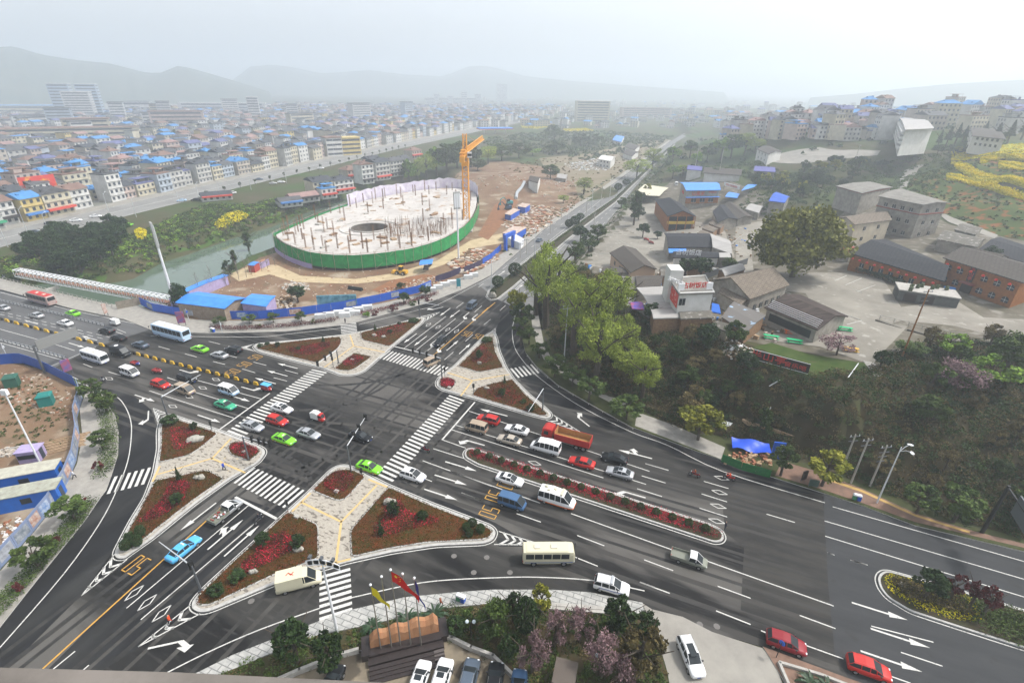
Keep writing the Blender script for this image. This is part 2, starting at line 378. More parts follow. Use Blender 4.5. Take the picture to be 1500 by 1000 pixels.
for q_ in ([(350,650),(430,660),(470,690),(450,730)],[(690,600),(650,560),(640,530),(670,490)],[(420,560),(540,575),(620,550),(665,500)],[(400,620),(520,610),(640,640),(720,690)],[(380,730),(450,660),(560,640),(690,690)],[(600,530),(560,590),(460,620),(340,590)]):
    w_ = W(q_); tk.strip([w_[0]*(1-t)**3+w_[1]*3*t*(1-t)**2+w_[2]*3*t*t*(1-t)+w_[3]*t**3 for t in [k/14 for k in range(15)]],.7,.0155, rk.choice((0,1)))
tk.build('tyre_tracks', [TRK, TRL], kind='structure')
# pavements (kerb 0.13)
def pavement(name, px, m, z=.13, kerb=True):
    w = W(px); MB().prism(w, -.05, z, 1,0).build(name, [m, KERB], kind='structure')
pavement('pavement', [(-90,388),(0,408),(80,428),(160,446),(200,447),(232,459),(286,468.5),(380,471),(444,464.5),(506,455.5),(558,445),(613,432),(639,420),(675,407),(707,394),(740,368),(792,333),(898,264),(980,205),(983,206),(900,268),(796,337),(720,403),(680,423),(626,444),
     (522,472),(496,477),(418,485.8),(312,488.5),(229,486.5),(182,468),(104,452),(0,424),(-90,402)], PAVE)
pavement('pavement', [(786,440),(800,424),(771,462),(763,490),(770,517),(785.6,536.5),(816.8,563.8),(861,589.8),(926,626),(1020,661),(1128,698),(1204,722),(1260,740),(1340,770),(1500,808),(1640,846),(1640,828),(1500,783),
     (1420,760),(1340,732),(1260,700),(1180,676),(1110,655),(1060,640),(1000,615),(950,598),(905,577),(850,553),(812,524),(797,495),(788,470),(790,447)], mat('pavement_soil', (.07,.075,.035),.95, noise=.6, col2=(.05,.06,.02)))
RED = mat('red_paving', (.24,.15,.11),.9, noise=1.2, col2=(.18,.12,.09))
def slab(name, px, m, z, z0=-.05): MB().prism(W(px), z0, z).build(name, m, kind='structure')
slab('footpath', [(776,452),(787,452),(793,485),(797,505),(806,522),(838,545),(880,570),(865,578),(826,551),(797,528),(786,505),(780,480)], PAVE, .15,.02)
slab('footpath', [(884,585),(868,577),(905,579),(922,591),(905,596)], PAVE, .15,.02)
slab('footpath', [(933,604),(984,622),(1062,656),(1056,673),(1020,659),(930,624)], PAVE, .15,.02)
slab('footpath', [(1145,676),(1200,692),(1262,716),(1340,752),(1420,777),(1500,797),(1500,803),(1340,765),(1262,737),(1200,716),(1135,697)], RED, .15,.02)
slab('footpath', [(1210,700),(1262,718),(1340,754),(1420,779),(1420,782),(1340,757),(1262,721.5),(1206,702.5)], mat('tactile_paving', (.5,.33,.12),.9),.165,.14)
pavement('pavement', [(145,568),(125,578),(117,600),(121,640),(113,680),(100,706),(77,746),(50,780),(0,838),(-60,905),(-60,985),(0,919),(62,840),(96,798),(125,762),(148,728),(156,717.8),(165,692),(173,666),(174,632),(169,608.6),(158.6,593)], PAVE)
TILE = mat('tile_paving', (.46,.45,.42),.9, noise=1.2, col2=(.33,.33,.31), lo=.4, hi=.6)
def bricked(m, sc, mort, bw=.5, rh=.25, rot=0.0, ms=.012):
    t = m.node_tree; b_ = t.nodes['Principled BSDF']; inp = b_.inputs['Base Color']
    tc = t.nodes.new('ShaderNodeTexCoord'); mp = t.nodes.new('ShaderNodeMapping'); mp.inputs['Rotation'].default_value[2] = rot
    n = t.nodes.new('ShaderNodeTexBrick'); n.inputs['Scale'].default_value = sc; n.inputs['Mortar Size'].default_value = ms
    n.inputs['Brick Width'].default_value = bw; n.inputs['Row Height'].default_value = rh; n.inputs['Mortar'].default_value = (*mort, 1)
    if inp.is_linked:
        s_ = inp.links[0].from_socket; t.links.new(s_, n.inputs['Color1']); t.links.new(s_, n.inputs['Color2'])
    t.links.new(tc.outputs['Object'], mp.inputs[0]); t.links.new(mp.outputs[0], n.inputs[0]); t.links.new(n.outputs[0], inp)
bricked(TILE, .35,(.2,.2,.19), rot=.35, ms=.02)
pavement('pavement', [(250,1005),(340,960),(423.6,927),(469,909.5),(517,893),(593,875),(669,867.7),(720,864),(807,864),(862.7,867.7),(941,883),(946,902),(863,890),(812,886),(720,884),(646,891),(532,917),(467,930),(380,964),(320,995),(290,1020)], TILE)
pavement('pavement', [(1117,947),(1240,993),(1420,1055),(1400,1120),(1180,1040),(1150,1000)], RED)
slab('driveway', [(941,883),(955,892),(1000,903),(1043,925),(1117,949),(1137,975),(1150,1010),(1170,1060),(990,1060),(978,985),(962,930)], CONC, .03)
# ---- traffic islands: kerb, paving, beds
GRASSM = mat('island_turf', (.105,.034,.012),.95, noise=.5, col2=(.045,.045,.010), lo=.35, hi=.68, bump=.3)
over(GRASSM, (.16,.03,.014),2.5,.56,.66, fac=.7)
ISL = mat('island_paving', (.44,.40,.33),.9, noise=3, col2=(.32,.29,.25))
over(ISL, (.13,.11,.09),1.1,.56,.62, fac=.85, rot=.4, stretch=(1,2.2,1)); over(ISL, (.52,.42,.25),.9,.69,.71, fac=.7)
TACT = mat('yellow_paving', (.62,.44,.18),.9, noise=2, col2=(.52,.38,.18))
def shrink(poly, d):
    """inset of a polygon by d metres"""
    n = len(poly); A = sum(poly[i-1].x*poly[i].y-poly[i].x*poly[i-1].y for i in range(n)); s = 1 if A > 0 else -1; out = []
    for i in range(n):
        a, b_, c = poly[i-1], poly[i], poly[(i+1) % n]
        e1 = (b_-a).normalized(); e2 = (c-b_).normalized()
        n1 = Vector((-e1.y, e1.x, 0))*s; n2 = Vector((-e2.y, e2.x, 0))*s; m_ = n1+n2
        if m_.length < .3: m_ = n1
        m_.normalize(); k = d/max(.5, m_.dot(n1)); out.append(b_+m_*k)
    return out
def rounded(poly, r=1.2, k=3):
    out = []; n = len(poly)
    for i in range(n):
        a, b_, c = poly[i-1], poly[i], poly[(i+1) % n]
        d1, d2 = (a-b_),(c-b_); r1 = min(r, d1.length*.4); r2 = min(r, d2.length*.4)
        p, q = b_+d1.normalized()*r1, b_+d2.normalized()*r2
        for j in range(k+1):
            t = j/k; out.append(p*(1-t)**2+b_*2*t*(1-t)+q*t*t)
    return out
def island(px, beds, rr=1.0):
    o = rounded(W(px), rr); w1 = shrink(o, .45)
    MB().prism(o, -.04,.13).prism(w1,.12,.15,1,1, False).build('traffic_island', [KERB, ISL], kind='structure')
    if lines: MARK.strip([p for p in shrink(o, -.28)]+[shrink(o, -.28)[0]],.13)
    for bpx in beds:
        q = rounded(W(bpx),.8); q2 = shrink(q, .22)
        MB().prism(q, .14,.25).build('island_kerb', KERB, kind='structure')
        MB().prism(q2,.24,.29).build('lawn', GRASSM, kind='structure')
lines = True
MARK = MB()
S3 = [(568.8,713.5),(633.8,742),(716,773),(722,779),(718.5,788),(706.8,792),(626,796),(570,805),(514,817.5),(512.9,779.4),(516.8,772.9)]
S2 = [(421.9,750),(464.8,767.7),(467.4,772.9),(467.9,819),(442,829),(405,842),(350,868),(310,887),(294,889),(287,884),(291,872),(341,824),(402,768.6)]
S1 = [(456,719.6),(485.6,692),(501,688),(516.8,688.5),(537,698.3),(509,730),(501,734),(493,734.5)]
island([(454.4,718.6),(485.6,687.4),(496,682.4),(506,681.7),(518,684.8),(540,696.5),(568.8,710.8),(633.8,738),(720,770.6),(727,779.4),(722.4,791),(709.4,796.5),(639,799.3),(574,809),(512.6,822.5),(444,841.5),(405,854.5),
        (340,881.6),(306.7,895.7),(291,897),(280.8,890.8),(282,880.4),(296,863.8),(338,825),(402.4,766)],[S1, S2, S3])
W1 = [(239,616),(249.5,611.5),(321,635),(291,659.6),(275.5,668.7),(232,679),(236,652.8),(236,626.8)]
W2 = [(227,704.8),(304,688.9),(330,702),(280.7,736),(223.6,781),(192.4,807),(179.4,810.4),(174.6,806),(177.8,795.8),(198.6,759.4),(216.8,725.6)]
W3 = [(334,656),(337,650),(348,647),(366,652.5),(381,658.5),(381,665),(366,676.5),(341,668.5),(335,663)]
island([(235,615),(241,609.5),(250,607.5),(325,632),(374,651),(387,657.5),(389,664),(379,678),(338,701),(286,738),(223.6,789),(192,811),(182,818.6),(170,817.8),(167.7,808.7),(192,762),(213,728),(225.5,694),(232,658),(231.5,632)],[W1, W2, W3])
N1 = [(374,511.3),(392,505.5),(444,499),(498.5,494),(501,497.5),(500,504),(495,512),(465,533),(426,524)]
N2 = [(527.5,488),(589.5,473),(618,468),(618.5,470),(573.5,507),(569,508.5),(533,499.5),(528.7,496)]
N3 = [(489,541),(517,519),(522,518),(545,523.5),(521,541),(511.6,544),(497,543.5)]
island([(371,508.5),(376,503.5),(430,499),(500,491),(527,486.5),(575,476),(616,464.5),(623,466),(618,474),(575,508),(533,544.5),(518,550),(500,550),(470,538.5),(425,527.5),(378,515)],[N1, N2, N3])
E1 = [(670,537.3),(705,503),(715,494),(722.5,494),(726.5,517),(738.5,539.5),(702.4,546.6)]
E2 = [(690,580),(698,569.5),(718,563),(751,556),(769,577.8),(792,597),(803,607),(799,610.5),(789.8,610)]
E3 = [(643,566),(646,556.5),(655,554),(667,557),(668,562),(664,569),(658,572),(649,569.5)]
island([(724,486),(728,497),(731,514),(741,537.8),(753,556),(773.6,576.8),(794.4,593.7),(808,606.4),(806,612),(798.6,613.5),(770,606),(692,583),(647.8,571.3),(640.5,566.4),(639,561),(642,554),(666,536),(704,497.8),(718,487)],[E1, E2, E3])
MED = [(680,664),(684,658.5),(692,657.5),(740,673),(1040,769),(1056,777),(1061,787),(1057,793.5),(1046,795),(1030,789.5),(700,681),(682,671)]
def median(px, bed_m, rr=.6, edge=True):
    o = rounded(W(px), rr); MB().prism(o, -.04,.18).build('median_kerb', KERB, kind='structure')
    MB().prism(shrink(o, .3),.16,.26).build('planting_bed', bed_m, kind='structure')
    if edge:
        q = shrink(o, -.3); MARK.strip(q+[q[0]],.14)
    return o
BED = mat('bed_soil', (.06,.045,.03),.95, noise=1, col2=(.04,.045,.02))
median(MED, BED)
median([(1285,849),(1288,841),(1295,837),(1304,837.5),(1400,864),(1500,895),(1640,935),(1640,990),(1500,950),(1400,918),(1333,896),(1300,876),(1289,862)], BED)
FARM = Ln((716,428),(818,346.5),3)[:-1]
median([(713,435),(717,425),(740,407),(782,374),(824,342.5),(900,290),(984,212),(989,211),(902,296),(831,351),(784,392),(752,420),(729,438),(719,440)], BED)
# ---- ground covers
LWN = over(mat('yard_lawn', (.035,.065,.012),.95, noise=.6, col2=(.06,.085,.02)),(.08,.06,.03),.8,.6,.7, fac=.6)
drape('lawn', GW([(1085,512),(1130,503),(1185,520),(1268,533),(1275,546),(1190,552),(1140,545),(1095,530)]), LWN, .2,3)
PTH = mat('site_track', (.52,.42,.26),.95, noise=.3, col2=(.40,.31,.19))
RSL = mat('red_earth', (.27,.13,.065),.95, noise=.5, col2=(.20,.10,.055))
def flat(name, px, m, z): MB().sheet(W(px), z).build(name, m, kind='structure')
drape('site_ground', GW([(150,450),(206,448),(232,459),(286,468),(380,470),(444,464),(506,455),(558,445),(613,431),(639,419),(675,406),(707,393),(740,368),(800,330),(850,297),(840,268),(800,245),(740,236),(690,240),(640,272),(560,292),(500,320),(455,345),(420,365),(380,378),(345,398),(310,418),(290,440),(200,446)]), DIRT, .05,5)
drape('site_track', GW([(335,402),(370,388),(405,388),(440,404),(520,409),(580,400),(640,382),(690,352),(735,342),(740,356),(700,362),(650,388),(590,408),(520,416),(430,413),(395,402),(350,412)]), PTH, .07,4)
for q_ in ([(545,425),(575,410),(620,402),(640,404),(600,418),(560,430)],[(700,345),(725,300),(745,285),(760,295),(735,330),(715,352)]): drape('red_earth_patch', GW(q_), RSL, .08,4)
drape('waste_ground', GW([(800,330),(900,263),(980,204),(940,208),(860,225),(790,232),(800,250),(840,268),(850,297)]), mat('waste_soil', (.26,.2,.15),.95, noise=.06, col2=(.16,.15,.08), detail=10),.04,8)
drape('site_ground', GW([(-150,545),(0,532),(34,534),(70,545),(112,567),(108,585),(112,620),(116,642),(108,680),(95,706),(72,746),(46,780),(-4,836),(-150,980)]), DIRT, .04,4)
HC = mat('plaza_concrete', (.32,.295,.25),.9, noise=.12, col2=(.20,.185,.155), lo=.3, hi=.7, detail=8)
over(HC, (.19,.17,.14),.2,.56,.72, fac=.7); over(HC, (.5,.48,.43),.5,.6,.7, fac=.5)
VG = over(mat('packed_earth', (.17,.15,.12),.95, noise=.2, col2=(.10,.09,.06), detail=9),(.30,.28,.24),.3,.55,.66, fac=.7)
drape('village_ground', GW([(848,392),(884,336),(905,308),(940,296),(985,262),(1060,262),(1110,280),(1165,320),(1180,350),(1250,300),(1330,290),(1395,330),(1500,352),(1640,380),(1640,500),(1500,500),(1400,500),(1330,510),(1280,545),(1200,520),(1120,505),(1050,490),(1000,478),(950,466),(905,440),(880,408)]), VG, .04,4)
drape('slope_soil', GW([(805,440),(812,515),(845,545),(885,572),(935,600),(1000,628),(1062,640),(1130,655),(1200,680),(1262,703),(1340,738),(1420,767),(1500,790),(1640,815),(1640,505),(1500,505),(1400,505),(1330,515),(1280,550),(1200,528),(1120,512),(1050,495),(1000,482),(950,470),(900,442),(850,400)]), mat('slope_earth', (.030,.028,.012),.95, noise=.25, col2=(.045,.033,.016), bump=.4),.14,3)
drape('car_park', GW([(842,390),(884,336),(905,308),(935,300),(968,300),(1010,322),(1060,330),(1075,372),(1082,402),(1000,400),(960,400),(930,380),(900,388),(880,398)]), HC, .08,3)
drape('village_yard', GW([(1078,402),(1078,330),(1125,322),(1160,345),(1105,345),(1100,360),(1105,400),(1250,400),(1290,405),(1320,450),(1400,440),(1440,465),(1500,468),(1620,480),(1600,500),(1480,498),(1400,478),(1320,470),(1290,480),(1260,502),(1230,500),(1180,430),(1120,425)]), HC, .08,3)
drape('footpath', GW([(1226,486),(1262,470),(1330,478),(1290,520),(1280,532),(1262,530),(1200,508),(1120,498),(1125,488),(1150,490)]), HC, .10,3)
drape('hill_path', GW([(1318,262),(1325,250),(1345,242),(1356,241),(1345,248),(1332,262),(1328,274),(1318,276)]), CONC, .15,3)
drape('hill_path', GW([(1376,314),(1384,314),(1420,328),(1462,345),(1456,350),(1420,336),(1390,326)]), CONC, .15,3)
drape('school_yard', GW([(1120,232),(1200,216),(1290,221),(1285,228),(1180,240),(1130,238)]), CONC, .15,5)
# river water
MB().sheet([(p.x, p.y) for p in W([(-260,470),(-60,425),(60,405),(180,412),(250,376),(352,342),(450,306),(560,269),(650,256),(655,276),(570,298),(470,345),(412,372),(337,398),(300,418),(262,444),(205,466),(120,462),(-60,485),(-260,520)],-5)],-5).build('river',
    mat('river_water', (.11,.15,.11),.08, noise=.05, col2=(.09,.13,.09), spec=.6), kind='structure')
# town street
STR = [(-260,420),(-60,365),(0,350),(120,322),(240,294),(330,272),(430,250),(560,219),(700,190),(800,170)]
stw = W(STR)
def band(c, off, w):
    out1 = []; out2 = []
    for i, p in enumerate(c):
        d = (c[min(i+1, len(c)-1)]-c[max(i-1,0)]).normalized(); n = Vector((-d.y, d.x, 0))
        out1.append(p+n*(off+w/2)); out2.append(p+n*(off-w/2))
    return out1+out2[::-1]
MB().prism(band(stw, 0,24),-.05,.02).build('town_street', mat('street_concrete', (.27,.265,.25),.9, noise=.1, col2=(.2,.195,.185)), kind='structure')
MB().prism(band(stw, 15.5,8),-.05,.14).build('town_pavement', CONC, kind='structure')
b = MB()
for o_ in (-11,0.15,-.15,11): b.strip(band(stw, o_, 0.0)[:len(stw)],.2,.04)
b.build('street_markings', WHITE, kind='structure')
tg = band(stw, 20+650,1300)
MB().sheet(tg, .0).build('town_ground', TOWNG, kind='structure')
# ================================================================ ROAD MARKINGS
YM = MB()
def conv(o, s): return lambda *c: tuple((o[0]+c[i]/s, o[1]+c[i+1]/s) for i in range(0, len(c),2))
A1 = conv((0,360),3.847); A2 = conv((340,400),3.847); A3 = conv((640,400),3.847); A4 = conv((0,580),3.847); A5 = conv((340,600),3.847)
A6 = conv((660,600),3.847); A7 = conv((0,740),3.847); B2 = conv((1000,760),3.0); B3 = conv((900,560),2.5); C7 = conv((500,400),5.554); C8 = conv((200,480),5.77)
def L(*pts, w=.15, m=None): (m or MARK).strip(W(pts), w)
def LL(segs, w=.15):
    for i in range(0, len(segs),2): L(segs[i], segs[i+1], w=w)
def curve(pts, w=.15, n=4):
    p = W(pts); out = []
    for i in range(len(p)-1):
        a, b_, c, d = p[max(i-1,0)], p[i], p[i+1], p[min(i+2, len(p)-1)]
        for j in range(n):
            t = j/n; out.append(.5*((2*b_)+(c-a)*t+(2*a-5*b_+4*c-d)*t*t+(3*b_-a-3*c+d)*t**3))
    out.append(p[-1]); MARK.strip(out, w)
def cross(a0, a1, b0, b1, n, w=.45):
    a0, a1, b0, b1 = W([a0, a1, b0, b1])
    for i in range(n):
        t = i/(n-1); MARK.strip([a0+(b0-a0)*t, a1+(b1-a1)*t], w)
cross((334.3,630.8),(356.8,639.5),(457,541.7),(477.8,546),27)
cross((553,693.6),(575.7,704),(658,579.4),(679,587),27)
cross((557,524.8),(571,513.6),(641.5,549.5),(655.8,537.8),18)
cross((344,707),(372.5,685),(415.4,742.4),(444,718),12)
cross((499,472.5),(521,471),(500.6,490),(523,487.4),9,.4)
cross((749,540),(760,552.8),(777.8,533.9),(788.7,546),6)
cross((159,722.5),(170,698),(209,709),(219,685),6)
cross((469,845.4),(512,833.5),(469,906.4),(515,892),8)
# stop lines
L((319.6,630.4),(395,576), w=.3); L((647.8,643.8),(695.4,589), w=.3); L((576,507),(639,522), w=.3); L((345,728),(406,760), w=.4)
# west approach
LL(C8(110,533,820,762,480,540,940,680,500,440,710,497,860,548,1050,600,260,420,355,452,275,477,345,500))
LL(C8(185,158,280,185,410,220,507,247,648,285,748,310,895,348,1003,380,612,115,705,138,770,232,847,252,990,290,1097,318,1160,422,1270,450,1255,358,1365,388))
curve(A1(850,508,950,505,1080,511,1460,513)+A2(300,345,612,310)); curve(A2(715,290,1060,205,1180,168,1462,18), n=3)
curve([(755,461),(751,478),(750.5,491),(754,509),(765,527),(785,549),(822,577),(861,601),(926,633),(978,652),(1058,690),(1208,736)])
L((1220,742),(1500,822),(1600,850))
curve([(114,560),(140,569),(169,580),(182,593),(191,613.8),(192.5,637),(187,676),(170,720),(145.6,767),(93.6,840),(0,948),(-60,1015)])
curve([(221,997),(300,957),(380,922),(468,890.5)]); curve([(515,875),(593,857.5),(644,850),(720,846),(786.7,845),(870,850),(943.8,865)])
# north arm
LL(C7(510,612,850,352,610,625,930,370,680,645,755,590,835,520,1000,385,935,283,993,240,1085,317,1143,265,1290,305,1337,262,1160,420,1215,375,1010,555,1070,500,838,705,912,642))
L(*C7(745,672,1250,240), w=.2, m=YM); L(*C7(1145,325,1195,280), w=.2, m=YM)
# far road lines
def offs(a, b_, o, n=1):
    a, b_ = P(*a), P(*b_); d = (b_-a).normalized(); nn = Vector((-d.y, d.x, 0))*o; return a+nn, b_+nn
def dashes(a, b_, on=4, off=6, w=.15):
    d = b_-a; Ln_ = d.length; d.normalize(); s = 0
    while s+on < Ln_: MARK.strip([a+d*s, a+d*(s+on)], w, .03); s += on+off
for o_, kind in ((-1,0),(-4.6,1),(-8,1),(-11.3,0)):      # right carriageway
    a, b_ = offs((745,428),(988,211.5), o_)
    if kind: dashes(a, b_)
    else: MARK.strip([a, b_],.15,.03)
for o_, kind in ((1,0),(4.6,1),(8.2,1),(12,0)):
    a, b_ = offs((720,424),(985,211), o_)
    if kind: dashes(a, b_)
    else: MARK.strip([a, b_],.15,.03)
# south arm
L((59.8,981.7),(325,742), w=.2, m=YM); L((185.9,890),(364,740)); L((206.7,906.9),(384,757)); L((72.8,983.8),(109.7,953.7)); L(*A7(440,952,500,900))
# east arm
L((619.4,674.6),(720,711.8)); L((660,689.7),(791,736.5)); L((836.8,752),(987.5,806)); L((1031.7,820),(1220.7,887)); L((635,657),(680.5,671.5)); L((648,644),(682,656))
LL(A5(1295,467,1418,515,1090,390,1125,403)); LL(A6(62,467,187,515,373,585,508,632,715,708,865,765,1092,845,1253,905,685,823,828,880,1068,970,1150,1000))
LL(B2(155,295,297,347,148,403,297,462,515,423,670,480,345,490,370,500,535,552,705,613,915,690,1000,720,637,147,665,157,740,180,812,202)); L((937.5,852.5),(980.5,868.4))
LL(B2(960,585,1140,645,830,470,1100,540))
L((661,629),(883.6,699.6)); L((666,622),(946,709)); L((687,602),(951,690))
LL(A6(1098,303,1227,340,1078,372,1210,412,1053,445,1190,488)); LL(B3(115,298,197,322,328,362,417,388,320,408,412,437,312,460,412,492,558,482,660,512,780,622,805,632,865,650,925,667))
L((1208,762.7),(1500,848),(1600,877)); L((1209,785),(1500,874),(1600,903))
# west (bridge) section
LL(A1(0,262,400,362,400,362,850,458,0,470,210,527,310,555,420,590,0,530,375,637,0,545,365,648,285,680,540,570,330,705,440,752,470,665,520,685,612,710,680,730)); LL(A1(660,470,710,490,640,480,690,497))
a, b_ = W(A1(0,370,640,520)); dashes(a, b_, 2,1.5)
a, b_ = W(A1(0,385,620,533)); dashes(a, b_, 2,1.5)
def local(c, ang, pts, mb=None, z=.03):
    ca, sa = math.cos(ang), math.sin(ang)
    (mb or MARK).sheet([(c.x+x*ca-y*sa, c.y+x*sa+y*ca) for x, y in pts], z)
def arrow(px, py, ang, kind='S', s=1.0):
    """ang in degrees relative to the main road direction; x forward"""
    c = P(px, py); a = R(AU+ang); k = s
    S_ = [(-3,-.12),(1.0,-.12),(1.0,-.42),(3,0),(1.0,.42),(1.0,.12),(-3,.12)]
    if kind == 'S': local(c, a, [(x*k, y*k) for x, y in S_])
    else:
        g = 1 if 'L' in kind else -1
        T = [(-3,-.12),(.6,-.12),(1.5,.75),(1.9,.75),(1.15,1.55),(.1,.75),(.7,.75),(.1,.12),(-3,.12)] if kind in 'LR' else \
            [(-.5,.12),(.2,.12),(.75,.75),(1.15,.75),(.5,1.5),(-.5,.75),(0,.75)]
        if kind not in 'LR': local(c, a, [(x*k, y*k) for x, y in S_])
        local(c, a, [(x*k, g*y*k) for x, y in T], z=.036)
for q in ((421,535.8,180),(406,546.7,180),(388.6,557.7,180),(306,613,0),(350,583,0),(601,495.4,-90),(615.8,499.4,-90),(652,457,-90),(666,460,-90),(663,505.9,90),(681,510.7,90),
          (291,756,-90),(355,791,90),(675,682.7,0),(660,702.7,0),(645.4,724,0),(1288,894.7,0),(1318,934,0),(1305,968,0),(45.5,471.8,180),(112,505.5,0),(723,604,180),(692,413,90),(761,421,90),(735,400,90)):
    arrow(*q)
for q in ((277,545.5,0, 'L'),(369,571,0, 'L'),(632,503.5,-90, 'L'),(642,511,-90, 'L'),(680,463.4,-90, 'L'),(692.7,465.7,-90, 'L'),(331,782,90, 'SL'),(260,940,38, 'R'),(217,613,-36, 'R'),(212,583,0, 'SR'),
          (688,646,180, 'L'),(918,721,180, 'L'),(930,665,180, 'SR'),(849,613,145, 'R'),(636,453,-120, 'R'),(131,495,180, 'SL')):
    arrow(*q)
def diamond(px, py, ang, l=2.4, w=.95):
    c = P(px, py); a = R(AU+ang); ca, sa = math.cos(a), math.sin(a)
    q = [(c.x+x*ca-y*sa, c.y+x*sa+y*ca) for x, y in ((l/2,0),(0, w/2),(-l/2,0),(0,-w/2),(l/2,0))]
    MARK.strip(q, .13)
for q in ((253,595,0),(277,581,0),(297,568,0),(316.5,555.8,0),(627.5,475.6,90),(641.7,479,90),(656,482.5,90),(668.7,485,90),(196.8,868,90),(215.8,882,90),(237,898,90),
          (1057,700,0),(1054,721,0),(1052,741,0),(1050,763,0),(783,678,0),(151 + 9,554.5,0)): diamond(*q)
D5 = [(1,2),(0,2),(0,1.1),(1,1.1),(1,0),(0,0)]; D0 = [(0,0),(0,2),(1,2),(1,0),(0,0)]
def fifty(px, py, ang, h=2.6, w=.75, m=None):
    """digits read by a driver heading along ang"""
    c = P(px, py); a = R(AU+ang); f = Vector((math.cos(a), math.sin(a),0)); r = Vector((f.y, -f.x, 0))
    for k, D in ((-1, D5),(1, D0)):
        q = [c+r*(k*.62+(x-.5)*w)+f*((y/2-.5)*h) for x, y in D]
        (m or YM).strip(q, .14)
for q in ((374,523.3,180),(358,534,180),(341,544.7,180),(684,489,90),(700.8,492.7,90),(200,827,-90),(742,708,0),(725,727,0),(716.7,749.8,0)): fifty(*q)
def chevron(tip, a, b_, n):
    """hatched triangle: tip and the two corners beside the island head"""
    tip, a, b_ = P(*tip), P(*a), P(*b_)
    MARK.strip([tip, a],.15); MARK.strip([tip, b_],.15)
    for i in range(n):
        t = (i+1)/(n+.6); p, q = tip+(a-tip)*t, tip+(b_-tip)*t; m_ = (p+q)/2+(tip-(a+b_)/2).normalized()*(p-q).length*.45
        MARK.strip([p, m_, q],.32)
chevron((644,457.3),(616,464),(623,470),4); chevron((350,509.5),(372,504),(374,514.5),4); chevron((725.6,480.5),(716,489),(726,494),3)
chevron((853,634.4),(811,608),(800,615),5); chevron((224.4,597.8),(246,606),(231,618),4); chevron((119.6,872),(168.7,810.7),(186,819),4)
chevron((202.8,946.6),(279,886),(293,898.5),3); chevron((795.7,798),(731,778),(724,797),5)
# manhole covers and worn tyre arcs are part of the marking sheet group
MARK.build('road_markings', WHITE, kind='structure'); YM.build('yellow_road_markings', YEL, kind='structure')
MHM = mat('manhole_iron', (.16,.15,.14),.7)
b = MB()
for q in [(665,814),(713,816),(694,838),(368,880),(747,838),(1025,914),(1050,917)]:
    c = P(*q); b.prism([(c.x+.4*math.cos(t*.785), c.y+.4*math.sin(t*.785)) for t in range(8)],0,.02)
b.build('road_covers', MHM, kind='structure')
# tactile lines in the island paving
b = MB()
for l in (A2(665,350,685,410,860,445), A2(685,410,520,530), A3(60,560,200,605,410,570), A3(200,605,135,690), A4(890,440,1195,350,1300,240), A4(1195,350,1380,430), A5(390,520,615,630,815,425), A5(615,630,585,860), A5(340,570,440,470), A5(770,392,875,435), A5(505,880,665,840), A4(860,480,900,395)):
    b.strip(W(l, .15),.32,.16)
b.build('tactile_paving', TACT, kind='structure')
# ================================================================ VEHICLES
GLASS = mat('dark_glass', (.018,.024,.028),.38, spec=.3)
TYRE = mat('tyre_rubber', (.02,.02,.02),.85); RIM = mat('wheel_rim', (.45,.45,.46),.35, metal=.8)
TRIM = mat('black_trim', (.025,.025,.027),.6); LAMPM = mat('headlamp', (.75,.77,.78),.2, spec=.8); TAILM = mat('tail_lamp', (.35,.02,.02),.3)
CHROME = mat('bare_metal', (.5,.5,.5),.35, metal=.9); PLATEB = mat('number_plate', (.03,.08,.35),.5)
def paint(name, c): return mat(name, c, .45, spec=.3)
PAINTS = {'white': paint('white_paint', (.78,.78,.77)), 'silver': mat('silver_paint', (.50,.51,.52),.3, metal=.45), 'black': mat('black_paint', (.009,.010,.012),.3, spec=.25),
          'red': paint('red_paint', (.48,.025,.02)), 'dark_red': paint('dark_red_paint', (.24,.015,.022)), 'green': paint('lime_paint', (.20,.62,.03)), 'dark_green': paint('jade_paint', (.05,.36,.20)),
          'blue': paint('sky_blue_paint', (.10,.42,.72)), 'navy': paint('steel_blue_paint', (.06,.13,.25)), 'tan': mat('tan_paint', (.42,.33,.24),.3, metal=.2), 'grey': mat('slate_paint', (.10,.13,.17),.3, metal=.3),
          'cream': paint('cream_paint', (.62,.58,.42)), 'ice': paint('ice_blue_paint', (.50,.66,.82)), 'beige': mat('champagne_paint', (.50,.44,.36),.3, metal=.3), 'olive': mat('olive_paint', (.20,.21,.17),.5),
          'deepblue': paint('royal_blue_paint', (.03,.06,.32)), 'maroon': paint('maroon_paint', (.28,.04,.04))}
def loft(mb, st, mi=0, r=.12):
    """body from stations (x, half width, z bottom, z top)"""
    vs = []
    for x, w, a, b_ in st:
        h = b_-a; vs += [(x, -w*.88, a),(x, -w, a+h*.3),(x, -w*.985, a+h*.75),(x, -w*.90, b_-.02),(x, -w*.6, b_+.02),(x, w*.6, b_+.02),(x, w*.90, b_-.02),(x, w*.985, a+h*.75),(x, w, a+h*.3),(x, w*.88, a)]
    n = 10; fs = [(i*n+j, (i+1)*n+j, (i+1)*n+(j+1) % n, i*n+(j+1) % n) for i in range(len(st)-1) for j in range(n)]
    fs += [tuple(range(n)), tuple((len(st)-1)*n+j for j in range(n))[::-1]]
    mb.add(vs, fs, mi)
